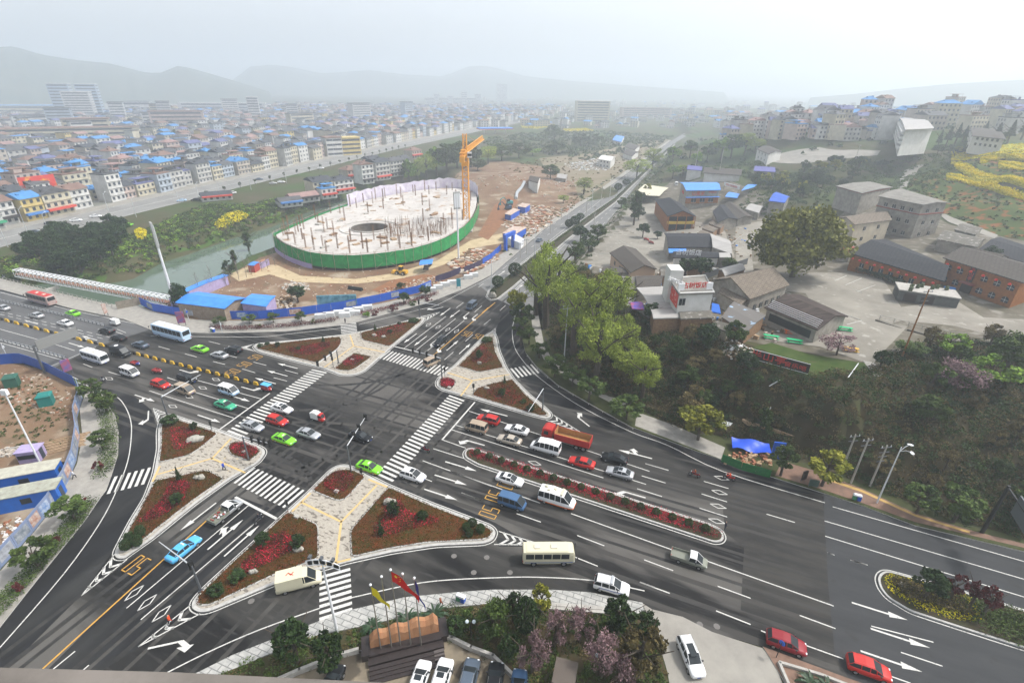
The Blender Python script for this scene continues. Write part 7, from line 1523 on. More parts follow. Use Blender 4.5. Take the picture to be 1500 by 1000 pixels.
for x, y, c_, lb in ((726,300, 'teal', 'teal excavator at the top of the site yard'),(744,307, 'navy', 'dark blue excavator beside the site yard')):
    b_ = G(x+20 if x < 730 else x, y); e = empty('excavator', b_, R(200), lb, 'excavator'); pm = mat(c_+'_machine', (.03,.28,.3) if c_ == 'teal' else (.04,.08,.14),.5)
    link('tracks', MB().box((0,-1,0),(3.4,.6,.8), top=.9).box((0,1,0),(3.4,.6,.8), top=.9).mesh('tracks', TRIM), e); link('body', MB().box((-.3,0,.9),(3,2.4,1.2)).mesh('body', pm), e); link('cab', MB().box((.6,.6,2.0),(1.3,1,1.2)).mesh('cab', GLASS), e); link('boom', MB().tube([(1,0,1.8),(3.2,0,4.2),(5,0,3.2),(5.3,0,1.2)],.22,5).mesh('boom', pm), e); link('bucket', MB().box((5.2,0,.3),(.9,1.1,.9), top=.7).mesh('bucket', pm), e)
# site gate and yard roofs
b_ = P(746,365); e = empty('site_gate', b_, R(62), 'tall blue site gate with white lettering band', 'gate')
for k in (-3,3): link('gate_post', MB().box((k, 0,0),(1.1,1.1,5.2)).mesh('gate_post', BLUEF), e)
link('beam', MB().box((0,0,5.2),(8.2,1.2,1.4)).mesh('beam', BLUEF), e)
yr = mat('yard_roof', (.42,.27,.2),.9, noise=.8, col2=(.55,.5,.45))
shed([(736,341),(752,345),(772,333),(752,331)],3.2,3.3, yr, BLUEF, 'flat-roofed site office with blue fascia behind the gate', name='site_office'); shed([(739,313),(748,315),(762,307),(752,305)],3.0,3.1, yr, BLUEF, 'flat-roofed cabin with blue fascia in the yard', name='site_office'); shed([(758,302),(770,304),(777,299),(765,297)],3.4,3.5, yr, BLUEF, 'small blue-edged roof at the yard corner', name='site_office'); shed([(741,347),(762,356),(768,350),(750,340)],3.0,3.2, mat('white_sheet', (.6,.62,.66),.6), WHT, 'white and blue signed booth beside the site gate', name='site_office')
# rubble, timber
def heap(px, n, s, mats_, label, seed, name='rubble', hgt=.5):
    q = GW(px); c = scatter(q, n, seed); r = random.Random(seed); m = MB()
    for x, y in c: m.box((x, y, hz(x, y)-.05),(r.uniform(.3,1)*s, r.uniform(.2,.7)*s, r.uniform(.1,1)*hgt), r.uniform(0,3), r.randint(0, len(mats_)-1))
    return m.build(name, mats_, kind='stuff', label=label)
BRK = mat('brick_rubble', (.32,.14,.08),.9); PBL = mat('pale_rubble', (.5,.44,.37),.9); DTM = mat('dark_timber', (.14,.09,.05),.9)
heap([(655,388),(690,365),(722,368),(730,380),(706,392),(680,404)],420,2.4,[TANS, DTM, BRK, PBL, PLANK], 'heaps of timber and formwork boards by the dark hoarding', 1, 'timber_heap', .7)
heap([(736,330),(760,300),(800,302),(835,308),(805,330),(770,350)],520,2.4,[TANS, PBL, BRK, PBL, PLANK], 'pale rubble and timber over the site yard', 2, 'rubble', .6)
heap([(540,442),(560,425),(600,412),(640,405),(650,412),(600,428),(560,440)],420,.9,[TANS, PBL, BRK], 'broken bricks behind the blue hoarding', 3)
heap([(400,448),(415,435),(440,432),(432,450),(410,455)],160,1.3,[DTM, TANS, PBL], 'scrap timber by the lilac cabin', 4, 'timber_heap', .8); heap([(410,422),(425,412),(452,415),(455,425),(425,430)],60,1.2,[PBL, CONW], 'concrete slabs on the open soil', 5)
heap([(290,450),(300,430),(420,378),(600,405),(500,440),(380,450)],420,.7,[PBL, BRK, TANS], 'stones scattered over the site soil', 6, hgt=.25); heap([(218,450),(230,446),(256,455),(300,460),(240,457)],140,1.4,[LILAC, PBL, WHT, DTM], 'wrapped bundles inside the blue hoarding', 7)
heap([(825,240),(870,232),(900,238),(890,250),(840,250)],380,2.2,[PBL, WHT, CONW], 'white rubble of torn-down houses', 8, hgt=.9); heap([(700,262),(850,255),(860,275),(790,292),(770,270),(700,285)],200,1.4,[PBL, CONW, BRK], 'stones on the soil mound', 9)
heap([(1055,505),(1080,500),(1110,520),(1100,535),(1060,525)],160,.8,[WHT, PBL, DTM], 'litter and rubble under the patchwork roof', 10); heap([(-20,545),(60,545),(110,575),(108,620),(60,600),(0,590)],240,.6,[PBL, DTM, BRK], 'rubble on the western site', 11, hgt=.3); heap([(0,770),(30,755),(40,770),(10,810)],70,.6,[PBL, WHT, BRK], 'stones by the poster hoarding', 12)
heap([(850,392),(900,400),(1000,400),(1070,380),(1100,440),(1120,440),(1200,470),(1130,505),(1050,480),(960,460),(890,420)],260,1.1,[PBL, WHT, TANS, DTM, LBL, PLANK], 'crates, boards and odds and ends between the village sheds', 21, 'yard_clutter', 1.0)
heap([(1000,330),(1100,330),(1100,400),(980,400)],120,1.0,[PBL, DTM, TANS, LBL], 'odds and ends around the black-tiled hall', 22, 'yard_clutter', 1.0)
heap([(-10,660),(40,655),(38,664),(-10,672)],70,.7,[PBL, CONW], 'row of pale stones before the container cabins', 15, hgt=.7)
m = MB()
for i in range(14): m.box((0, i*.32,0),(6.0+rnd.uniform(-1,1),.18,.2+.05*(i % 3)))
tag(m.build('plank_stack', TANS, loc=G(93,660), rz=R(30)), 'spread stack of tan planks beside the poster hoarding', 'plank stack')
for x, y, c_, lb in ((70,592,(.01,.18,.16), 'teal pyramid-topped cabin on the western site'),(20,565,(.02,.10,.07), 'dark green box cabin on the western site')):
    e = empty('site_cabin', G(x, y),.5, lb, 'cabin'); mm = mat('cabin_'+str(x), c_, .6); link('wall', MB().box((0,0,0),(2.2,2.0,2.2)).mesh('wall', mm), e); link('roof', MB().box((0,0,2.2),(2.5,2.3,.3), top=.7).mesh('roof', mm), e)
# container cabins left
def cabin_box(px, py, l, w, h, ang, m_, roofm, label, doors=1, z=0):
    b_ = G(px, py); e = empty('container_cabin', b_+Vector((0,0, z)), R(ang), label, 'cabin'); link('wall', MB().box((0,0,0),(l, w, h)).mesh('wall', m_), e); link('roof', MB().box((0,0, h),(l+.3, w+.3,.14)).mesh('roof', roofm), e)
    for k in range(2): link('window', MB().box((-l*.25+k*l*.4,-w/2-.01, h*.4),(1.3,.06, h*.35)).mesh('window', GLASS), e)
    link('door', MB().box((l/2+.01,0,.1),(.06,.9,2.0)).mesh('door', mat('dark_door', (.04,.05,.07),.6)), e); return e
CR = mat('weathered_roof', (.42,.44,.36),.8, noise=1.2, col2=(.28,.27,.22)); CBL = mat('container_blue', (.01,.13,.52),.5, noise=.6, col2=(.01,.10,.42))
e = cabin_box(30,740,11,2.6,2.7,21, CBL, CR, 'bright blue container cabin with a weathered roof')
cabin_box(26,712,12,2.6,2.8,21, CBL, mat('cream_roof', (.5,.49,.40),.7, noise=1.0, col2=(.36,.34,.28)), 'blue cabin with cream roof panels behind the front container'); cabin_box(50,672,3,2.2,2.2,15, LILAC, LILAC, 'small lilac sheeted booth at the foot of the floodlight mast')
for x, y, r_, lb in ((28,696,1.3, 'black open manhole ring near the lilac cabin'),(0,702,1.4, 'black tyre-like ring at the frame edge'),(90,684,.8, 'dark blue ring of hose by the hoarding')): tag(MB().tube([(r_*math.cos(i*.4), r_*math.sin(i*.4),.2) for i in range(17)],.28,6).build('rubber_ring', TYRE, loc=G(x, y)), lb, 'tyre ring')
# truss bridge for pipes
a, b_ = P(28,404,1.0), P(250,446,.6); e = empty('pipe_bridge', a, 0, 'white lattice truss footbridge slanting over the river', 'bridge'); d = b_-a
m = MB(); lattice(m, Vector((0,0,1.2)), d+Vector((0,0,1.2)),2.2,34,.13); link('truss', m.mesh('truss', WHT), e); s = d.cross(Vector((0,0,1))).normalized()
link('pipe', MB().tube([Vector((0,0,.7))+s*.4, d+Vector((0,0,.7))+s*.4],.28,8).tube([Vector((0,0,.7))-s*.4, d+Vector((0,0,.7))-s*.4],.28,8).mesh('pipe', mat('rust_pipe', (.4,.22,.15),.7)), e)
c = P(72,428,-1)-a; m = MB(); base = Vector((c.x, c.y, -7.5-a.z))
for k in (-1.4,1.4): m.tube([base+s*k*1.5, base+s*k+Vector((0,0,7.0))],.45,6)
for z in (2.2,4.4): m.tube([base+s*-1.7+Vector((0,0, z)), base+s*1.7+Vector((0,0, z))],.3,5)
m.box((base.x, base.y, base.z+6.9),(5.5,1.4,.7), math.atan2(s.y, s.x)); link('pier', m.mesh('pier', CONW), e)
for x in (20,70,110,150): 
    q = P(x, 452+x*.12,0); tag(MB().box((0,0,-7),(1.6,16,5.8)).build('bridge_pier', CONW, loc=q, rz=R(AU+90)), 'concrete pier under the road bridge', 'pier', 'piers under the road bridge')
# blue-grey sheet wall on the mound, drain chute
m = MB(); q = [G(x, y) for x, y in ((768,268),(764,276),(757,284),(756,292))]
for a, c in zip(q, q[1:]): m.tube([a+Vector((0,0,.6)), c+Vector((0,0,.6))],.9,6)
tag(m.build('drain_chute', mat('galvanised', (.4,.43,.45),.5)), 'grey metal chute running down the soil mound', 'chute')
# ================================================================ VILLAGE ON THE RIGHT
TILEG = mat('grey_tile', (.125,.11,.095),.85, noise=1.0, col2=(.075,.066,.058), stretch=(1,3,1)); TILED = mat('dark_tile', (.028,.030,.035),.8, noise=1.5, col2=(.055,.055,.06)); TILEB = mat('brown_tile', (.22,.185,.145),.9, noise=.8, col2=(.15,.125,.10)); bricked(TILEB, .7,(.09,.075,.06),.8,.5,0,.04); bricked(TILEG, .7,(.05,.045,.04),.8,.45,0,.05); bricked(TILED, .7,(.012,.013,.015),.8,.45,0,.05)
PLAS = mat('grey_plaster', (.34,.315,.27),.9, noise=.6, col2=(.20,.185,.16), detail=9); CRM = mat('cream_plaster', (.5,.44,.33),.9, noise=.5, col2=(.4,.35,.27)); WPL = mat('white_plaster', (.66,.65,.62),.85, noise=.4, col2=(.55,.54,.5)); ORW = mat('orange_timber', (.33,.125,.032),.7, noise=1.5, col2=(.22,.08,.022))
SHT = mat('pale_sheet_roof', (.40,.385,.36),.6, noise=.7, col2=(.30,.28,.26), stretch=(.3,2,1)); MOSS = mat('mossy_sheet', (.14,.13,.11),.9, noise=.9, col2=(.36,.34,.31), lo=.55, hi=.65); BARR = mat('bar_roof', (.030,.022,.020),.8, noise=.8, col2=(.09,.07,.06), stretch=(.3,2,1))
FLATR = mat('flat_roof', (.27,.255,.23),.95, noise=.5, col2=(.17,.16,.14)); REDL = LRED
def windows(e, a, c, z, n, w=1.2, h=1.3, m=None, frame=True, t0=.1, t1=.9):
    """single windows set into the wall that runs from a to c (local points)"""
    a = Vector((a[0], a[1],0)); c = Vector((c[0], c[1],0)); d = c-a; an = math.atan2(d.y, d.x)
    wm = MB().box((0,0,0),(w, .10, h)).mesh('window', m or GLASS); fm = MB().box((0,0,-.1),(w+.25,.16,.1)).box((0,0,0),(.06,.14, h)).mesh('window_frame', WPL)
    for i in range(n):
        p = a+d*(t0+(t1-t0)*(i+.5)/n); o = link('window', wm, e, (p.x, p.y, z), an)
        if frame: link('window_frame', fm, o)
def bld(px, ze, zr, roof, wall, label, name='house', win=(), cat='house', open_=False, flat=False):
    """building from its four eave corners in the photo; gable edges are 0-3 and 1-2; win = (edge, n, storeys)"""
    ay = sum(p[1] for p in px)/4; c0 = G(sum(p[0] for p in px)/4, ay+ze*(3.0 if ay > 240 else 1.8)); z = c0.z if c0.z > .3 else 0
    for _ in range(3 if ay > 240 else 1):
        q = [P(x, y, z+ze) for x, y in px]; c = sum(q, Vector())/4; z = max(0, hz(c.x, c.y)) if ay > 240 else z
    e = shed(px, ze, zr, roof, wall, label, not open_, name, z-.0,.25); e['category'] = cat
    k = .93; w = [Vector(((p.x-c.x)*k, (p.y-c.y)*k, 0)) for p in q]; 
    if flat:
        for o in e.children:
            if o.name.startswith('roof'): pass
    for ed, n, st in win:
        a, b_ = w[ed], w[(ed+1) % 4]; nrm = Vector(((b_-a).y, -(b_-a).x, 0)).normalized(); nrm = nrm if nrm.dot((a+b_)/2) > 0 else -nrm
        for s in range(st): windows(e, a+nrm*.03, b_+nrm*.03, ze/st*s+.9, n)
    return e, w, z
TI = bld([(959,292),(978,317),(1020,317),(1003,302)],6.2,8.6, TILED, ORW, 'two-storey timber inn with a dark tiled gable and open veranda', win=((1,3,1),), cat='restaurant')
e, w, z = TI; a, b_, n, an = (lambda i, j: (w[i], w[j],0,0))(1,2); d = b_-a; n = Vector((d.y, -d.x, 0)).normalized(); n = n if n.dot(a+b_) > 0 else -n; an = R(math.degrees(math.atan2(d.y, d.x)))
link('balcony', MB().box((0,0,3.0),(d.length*1.02,1.2,1.0)).mesh('balcony', mat('yellow_fascia', (.50,.34,.05),.7)), e, (a+b_)/2+n*.5, an); link('opening', MB().box((0,0,4.0),(d.length*.9,.1,1.9)).mesh('opening', TYRE), e, (a+b_)/2+n*.06, an); link('lower_glass', MB().box((0,0,.3),(d.length*.85,.1,2.4)).mesh('lower_glass', GLASS), e, (a+b_)/2+n*.06, an)
for k in range(4): link('post', MB().box((0,0,0),(.3,.3,6.2)).mesh('post', ORW), e, a+d*(k/3)+n*1.0)
bR = bld([(1005,279),(1056,278),(1050,267),(996,267)],9.5,10.6, LBL, PLAS, 'restaurant with a bright blue curved roof and big red wall characters', cat='restaurant')
def facing(w, i, j): a, b_ = w[i], w[j]; d = b_-a; n = Vector((d.y, -d.x, 0)).normalized(); n = n if n.dot((a+b_)/2) > 0 else -n; return a, b_, n, math.degrees(math.atan2(d.y, d.x))
e, w, z = bR; a, b_, n, an = facing(w, 0,1); L_ = (b_-a).length; mid = (a+b_)/2
lb = link('lower_front', MB().box((0,0,3.0),(L_*1.0,.5,3.0)).mesh('lower_front', ORW), e, mid+n*.3, R(an)); link('awning', MB().box((0,-.6,6.0),(L_*1.04,1.8,.15)).mesh('awning', LBL), e, mid+n*.1, R(an))
windows(e, a+n*.58, b_+n*.58,3.6,3,2.6,1.9); text(e, '山菌家', 2.3, tuple(mid+n*.12-(b_-a)*.14+Vector((0,0,7.7))), REDL, (90,0, an)); text(e, '农家饭庄', 1.1, tuple(mid+n*.12+(b_-a)*.30+Vector((0,0,8.2))), REDL, (90,0, an))
a, b_, n, an = facing(w, 0,3); m_ = (a+b_)/2; text(e, '菌湖饭店', 1.9, tuple(m_+n*.12+Vector((0,0,6.5))), REDL, (90,0, an if math.cos(R(an)) > 0 else an+180))
bld([(1044,309),(1051,326),(1081,321),(1062,300)],4.2,5.6, TILED, PLAS, 'dark tiled side hall beside the blue-roofed restaurant'); bld([(1062,300),(1081,321),(1104,318),(1072,296)],3.6,4.6, TILEG, PLAS, 'grey tiled long shed behind the dark side hall')
for i, q in enumerate(([(1008+20,334),(1045,340),(1052,335),(1037,329)],[(1038,327),(1056,334),(1062,329),(1046,323)],[(1022,341),(1038,348),(1046,343),(1030,337)])): bld(q, 3.0,3.4, TILEB, PLANK, ('lowest', 'middle', 'topmost')[(2,1,0)[i]]+' small brown stepped lean-to roof in the village')
bld([(979,362),(1044,362),(1039,342),(973,341)],4.4,5.6, TILED, PLAS, 'long black-tiled hall with painted red characters on its end'); bld([(980,370),(1006,369),(1005,363),(979,363)],3.4,3.5, LBL, PLAS, 'blue roofed porch of the black-tiled hall', open_=True)
bld([(986,377),(1054,377),(1053,369),(986,368)],3.6,4.0, TILED, WPL, 'narrow black-roofed wing with a white parapet'); bld([(1054,377),(1071,377),(1069,370),(1053,370)],3.5,3.6, SHT, PLAS, 'pale sheet roof at the end of the white parapet'); bld([(1044,362),(1072,372),(1069,352),(1040,342)],3.4,4.2, SHT, PLAS, 'weathered brown sheet roof behind the black-tiled hall')
bld([(893,370),(924,399),(963,394),(931,364)],3.6,5.4, TILEG, mat('pinkish_plaster', (.5,.36,.26),.9), 'grey gabled barn with a peach side wall by the car park', win=((0,3,1),(1,0,1))); bld([(880,398),(922,400),(926,392),(884,390)],3.2,3.5, TILEG, PLAS, 'low flat grey roof left of the gabled barn')
bld([(899,426),(933,424),(931,405),(897,404)],3.6,4.6, MOSS, PLAS, 'mossy roofed row with timber doors above the willows', win=((0,3,1),)); bld([(933,421),(968,419),(972,403),(930,404)],3.8,4.4, TILEG, PLAS, 'grey roofed shed between the mossy row and the white sign building')
bld([(953,452),(996,451),(977,419),(932,421)],4.0,4.6, SHT, ORW, 'large pale sheet roof with a blue edge', open_=True); bld([(957,466),(999,465),(994,452),(953,452)],3.4,3.7, SHT, PLANK, 'lower pale sheet roof on posts', open_=False); bld([(926,452),(944,453),(938,441),(920,443)],2.8,3.4, mat('blue_red_cloth', (.06,.10,.45),.7, noise=.5, col2=(.45,.1,.1)), PLANK, 'blue and red striped cloth canopy below the mossy row', open_=True, cat='canopy')
# white sign building
e, w, z = bld([(995,431),(1047,429),(1034,404),(979,408)],8.4,8.5, FLATR, WPL, 'white cube-like restaurant with rooftop character signs and a red side wall', cat='restaurant')
a, b_, n, an = facing(w, 0,3); m_ = (a+b_)/2; l = (b_-a).length; link('red_panel', MB().box((0,0,4.6),(l*.85,.12,3.2)).mesh('red_panel', mat('red_sign_panel', (.62,.05,.03),.6, noise=1.4, col2=(.75,.6,.55), lo=.58, hi=.6)), e, m_+n*.1, R(an))
link('stair_tower', MB().box((0,0,0),(4.5,3,11.5)).mesh('stair_tower', WPL), e, tuple(w[3]*.85), R(an)); link('parapet', MB().tube([Vector((p.x*1.03, p.y*1.03,8.6)) for p in w+[w[0]]],.22,4).mesh('parapet', WPL), e)
a, b_, n, an = facing(w, 0,1); m_ = (a+b_)/2; windows(e, a+n*.05, a+(b_-a)*.2+n*.05,5.6,1,1.4,1.6); text(e, '古树饭店', 1.5, tuple(m_-n*1.2+Vector((0,0,9.7))), REDL, (90,0, an),.12)
for t_ in (-.42,.44): link('sign_block', MB().box((0,0,8.7),(1.5,.3,1.6)).mesh('sign_block', LWH), e, m_-n*1.2+(b_-a)*t_, R(an))
text(e, '古树饭店', 1.3, tuple((w[0]+w[3])/2+Vector((0,0,9.5))), LWH, (90,0,-60),.1); b2 = G(1005,392); tt = empty('rooftop_sign', b2+Vector((0,0,3.6)),0, 'row of white characters standing before the two dark village trees', 'sign'); text(tt, '古树饭店', 2.0,(0,0,1.2), LWH, (90,0,-5),.12); link('sign_frame', MB().box((0,.2,0),(8,.1,.15)).box((-3,.2,-3.6),(.1,.1,3.6)).box((3,.2,-3.6),(.1,.1,3.6)).mesh('sign_frame', STEEL), tt)
bld([(997,467),(1046,465),(1040,451),(993,452)],3.4,3.7, MOSS, PLANK, 'mossy lean-to with blue and white stripes under the white cube restaurant'); bld([(1042,456),(1056,459),(1048,447),(1042,445)],3.4,4.6, mat('strong_blue_sheet', (.03,.16,.62),.5), PLAS, 'steep blue sheet flap beside the white cube restaurant', open_=True)
bld([(1099,438),(1157,417),(1102,397),(1038,410)],4.6,7.6, TILEB, PLAS, 'big brown gabled hall beside the old tree', win=((0,5,1),)); bld([(1052,428),(1086,446),(1100,438),(1060,417)],3.6,4.2, TILEB, PLAS, 'brown lean-to under the big brown gabled hall'); bld([(1057,464),(1093,487),(1122,462),(1075,441)],3.6,4.0, mat('patchwork_roof', (.15,.14,.13),.9, noise=.35, col2=(.30,.42,.55), lo=.60, hi=.61), PLANK, 'patchwork sheet roof mended with pale blue pieces')
e, w, z = bld([(1120,450),(1198,483),(1243,463),(1172,431)],3.7,5.4, BARR, PLAS, 'dark arched-roof music bar with white roof railings', cat='bar'); a, b_, n, an = facing(w, 0,1); m = MB()
for k in range(5): m.tube([a+Vector((0,0,4.0+.3*k))-n*(.3*k), b_+Vector((0,0,4.0+.3*k))-n*(.3*k)],.06,4)
link('roof_railing', m.mesh('roof_railing', WHT), e); windows(e, a+n*.05, b_+n*.05,1.0,5,2.4,1.7, frame=False)
for c_, x, y, lb in (('g', 1129,496, 'green picnic table nearest the red-lettered board'),('g', 1163,502, 'second green picnic table before the music bar'),('o', 1159,489, 'orange picnic table under the roof railing'),('g', 1236,484, 'green picnic table at the end of the music bar'),('y', 1244,514, 'yellow boat-like trough under the budding tree')):
    mm = mat('table_'+c_, {'g': (.01,.42,.16), 'o': (.75,.14,.03), 'y': (.6,.35,.03)}[c_],.5); e = empty('picnic_table', G(x, y), R(AU+3), lb, 'table'); link('table_top', MB().box((0,0,.72),(3.0,.8,.07)).mesh('table_top', mm), e); link('bench', MB().box((0,.75,.4),(3.0,.3,.06)).mesh('bench', mm), e); link('bench', MB().box((0,-.75,.4),(3.0,.3,.06)).mesh('bench', mm), e); link('leg', MB().box((-1.1,0,0),(.08,1.5,.72)).mesh('leg', mm), e); link('leg', MB().box((1.1,0,0),(.08,1.5,.72)).mesh('leg', mm), e)
p0, p1 = G(1101,527), G(1183,549); d = p1-p0; an = math.degrees(math.atan2(d.y, d.x)); e = empty('letter_board', (p0+p1)/2, R(an), 'long dark board with red characters on the slope', 'sign'); l = math.hypot(d.x, d.y); link('board', MB().box((0,0,.3),(l, .2,2.0)).mesh('board', DKB), e); link('board_frame', MB().tube([(-l/2,-.12,2.3),(l/2,-.12,2.3)],.05,4).tube([(-l/2,-.12,.3),(l/2,-.12,.3)],.05,4).mesh('board_frame', WHT), e); text(e, '半山亭', 1.7,(-l*.22,-.15,1.35), REDL, sx=1.25); text(e, '音乐吧', 1.05,(l*.26,-.15,1.1), REDL, sx=1.2)
# grey houses, inns
e, w, z = bld([(1224,272),(1263,283),(1308,274),(1274,266)],8.5,8.9, FLATR, PLAS, 'grey rendered house with rust-red eave, left of the pair', win=((0,3,2),(1,1,2))); link('eave_band', MB().tube([Vector((p.x*1.05, p.y*1.05,8.1)) for p in w+[w[0]]],.22,4).mesh('eave_band', mat('rust_band', (.22,.06,.045),.8)), e)
e, w, z = bld([(1286,287),(1353,300),(1391,297),(1320,276)],12,12.6, FLATR, PLAS, 'taller grey rendered house with dark window openings', win=((0,4,3),(1,2,3))); link('eave_band', MB().tube([Vector((p.x*1.03, p.y*1.03,8.6)) for p in w+[w[0]]],.2,4).mesh('eave_band', MC['rust_band']), e)
bld([(1252,329),(1307,322),(1290,309),(1224,319)],7.0,8.4, TILEB, CRM, 'cream gabled house wedged before the grey pair', win=((0,2,2),))
e, w, z = bld([(1243,370),(1384,412),(1388,388),(1300,351)],4.2,6.2, TILED, ORW, 'long timber inn with a dark tiled roof and red lanterns', cat='inn', win=((0,7,1),)); LAN = MB().ball((0,0,0),(.38,.38,.32),0,8,6).mesh('lantern', mat('lantern_red', (.7,.03,.015),.5))
def lanterns(w, i, j, z, n, what):
    a, b_, nn, _ = facing(w, i, j); o = Vector((e.location.x, e.location.y, e.location.z))
    for k in range(n): link('lantern', LAN, None, o+a+(b_-a)*(k+.5)/n+nn*.9+Vector((0,0, z)),0, 'round red lantern hanging under the eave of the '+what, 'lantern', 'red lanterns of the '+what)
lanterns(w, 0,1,3.0,11, 'long timber inn')
e, w, z = bld([(1381,377),(1500,414),(1548,398),(1428,365)],6.8,8.6, TILEG, ORW, 'two-storey timber inn with arched windows and a red vertical sign', cat='inn'); a, b_, n, an = facing(w, 0,1)
for s in (0,1):
    for k in range(6):
        p = a+(b_-a)*(k+.5)/6+n*.06; am = MB(); pts = [(-.75,0),(.75,0),(.75,.9)]+[(.75*math.cos(t*.5236),.9+.55*math.sin(t*.5236)) for t in range(1,6)]+[(-.75,.9)]
        if k == 2: continue
        am.add([(x, -.05, y_) for x, y_ in pts]+[(x, .05, y_) for x, y_ in pts],[tuple(range(len(pts)))]+[(i, i+len(pts),(i+1) % len(pts)+len(pts),(i+1) % len(pts)) for i in range(len(pts))]); o = link('window', am.mesh('window', GLASS), e, p+Vector((0,0,.9+3.1*s)), R(an)); link('window_frame', MB().box((0,-.06,.6),(1.5,.06,.07)).box((0,-.06,0),(.07,.06,1.4)).mesh('window_frame', WPL), o)
p = a+(b_-a)*.42+n*.3; link('sign_board', MB().box((0,0,3.0),(1.4,.2,3.6)).mesh('sign_board', DKB), e, p, R(an)); text(e, '半山亭', 1.15, tuple(p+n*.15+Vector((0,0,4.9))), REDL, (90,0, an), vert=True); link('door', MB().box((0,0,0),(2.6,.2,2.3)).mesh('door', DKB), e, p, R(an)); link('porch_roof', MB().box((0,-.3,2.4),(3.6,1.6,.3), top=.8).mesh('porch_roof', mat('rust_porch', (.22,.06,.05),.7)), e, p, R(an))
lanterns(w, 0,1,5.6,6, 'arched-window inn')
for q, h, r_, wl, lb in (([(1372,350),(1432,362),(1445,350),(1386,337)],3.4, MOSS, PLAS, 'long low shed with pale broken sheet roof'),([(1432,366),(1500,384),(1540,372),(1465,347)],4.5, TILED, CRM, 'dark sheet-roofed house behind the arched-window inn'),([(1412,372),(1460,383),(1478,376),(1430,366)],6.5, TILEG, PLAS, 'small tiled roof peeping over the arched-window inn'),
        ([(1126,294),(1150,297),(1157,288),(1137,281)],5, BLUEF, PLAS, 'pale house with a deep blue tiled gable on the hill'),([(1006,248),(1028,250),(1029,244),(1008,242)],3.4, mat('violet_tile', (.12,.12,.3),.7), WPL, 'small white house with violet roof by the lane'),([(1030,253),(1086,257),(1087,248),(1032,245)],3.8, TILEG, WPL, 'long white grey-roofed row by the lane'),([(1104,250),(1136,252),(1134,245),(1106,243)],3.5, MC['violet_tile'], PLAS, 'violet roofed shed beyond the long white row'),
        ([(929,285),(966,287),(979,275),(944,270)],3.4, mat('cream_awning', (.6,.56,.42),.7), None, 'big cream awning by the far road'),([(876,233),(895,236),(902,230),(884,227)],6, WPL, WPL, 'lone white house on the cleared ground'),([(1062,288),(1080,290),(1084,284),(1068,281)],2.6, LBL, None, 'blue tent behind the blue-roofed restaurant'),([(1086,279),(1104,274),(1112,270),(1096,270)],3.2, LBL, None, 'blue awning at the end of the white banner'),
        ([(1108,218),(1126,226),(1146,222),(1128,214)],6, TILEG, WPL, 'white two-storey house at the school yard'),([(897,205),(910,208),(915,200),(903,198)],4, LBL, WPL, 'small blue-roofed house by the far road'),([(915,215),(930,220),(938,214),(922,209)],4, TILEG, WPL, 'white gabled house in the cleared ground'),([(912,224),(926,229),(936,223),(922,218)],4, TILEG, WPL, 'nearer white gabled house in the cleared ground'),([(815,260),(829,262),(832,256),(818,254)],3, SHT, PLAS, 'tiny grey shed on the waste ground'),([(774,264),(788,268),(792,260),(778,257)],3.5, TILEG, WPL, 'low white house by the metal chute')):
    bld(q, h, h+(.4 if wl is None else 1.2), r_, wl or WPL, lb, open_=wl is None, win=((0,3,2),) if h > 5 and wl is not None else ())
for q, h, r_, lb in (([(1008,392),(1040,392),(1036,381),(1006,381)],3, TILEG, 'small grey roof behind the white rooftop letters'),([(1062,404),(1092,394),(1082,386),(1052,394)],3, SHT, 'pale slab roof beside the grey panel fence'),([(968,404),(982,404),(980,394),(966,394)],3, MOSS, 'tiny mossy roof by the village shop corner'),([(1100,402),(1118,408),(1126,398),(1108,393)],3, TILEB, 'small brown roof under the edge of the old tree'),
        ([(1226,366),(1246,372),(1252,362),(1234,357)],3, mat('red_awning', (.35,.07,.05),.8), 'red awning between the old tree and the long timber inn'),([(1196,350),(1222,354),(1228,340),(1204,337)],4, TILEG, 'grey roof half hidden behind the old tree'),([(1300,300),(1320,306),(1326,296),(1308,292)],6, FLATR, 'narrow flat roof joining the grey pair'),([(1398,336),(1430,344),(1440,334),(1410,327)],3.4, MOSS, 'upper broken-sheet shed by the hill path'),([(1092,306),(1112,312),(1118,302),(1100,298)],3, SHT, 'pale lean-to on the rising village lane'),
        ([(1044,478),(1066,486),(1074,476),(1052,470)],2.8, MOSS, 'low sheet lean-to above the litter slope'),([(910,446),(926,448),(932,436),(916,434)],2.8, SHT, 'small pale roof among the willows')): bld(q, h, h+.8, r_, rnd.choice((PLAS, PLANK, CRM)), lb)
e, w, z = bld([(1326,190),(1369,188),(1352,174),(1317,172)],9.5,10.5, SHT, WPL, 'large white four-storey school block with galleries', cat='school', win=((3,5,4),)); a, b_, n, an = facing(w, 3,0)
for k in range(4): link('gallery', MB().box((0,0,2.35*k+.1),((b_-a).length, 1.6,1.1)).mesh('gallery', WPL), e, (a+b_)/2+n*.8, R(an))
e, w, z = bld([(1424,199),(1474,204),(1462,190),(1420,185)],5.5,6.2, TILEG, WPL, 'white three-storey building right of the school', cat='school', win=((0,5,2),(3,4,2)))
b2 = G(1070,281); an = math.degrees(math.atan2((G(1086,283)-G(1054,276)).y, (G(1086,283)-G(1054,276)).x)); e = empty('banner_board', b2, R(an), 'long white banner board with a red line of characters', 'sign'); link('board', MB().box((0,0,2.2),(13,.2,1.8)).mesh('board', LWH), e); text(e, '农家乐生态园欢迎您', 1.1,(0,-.15,3.1), REDL); link('post', MB().box((-6,0,0),(.15,.15,2.2)).mesh('post', STEEL), e); link('post', MB().box((6,0,0),(.15,.15,2.2)).mesh('post', STEEL), e)
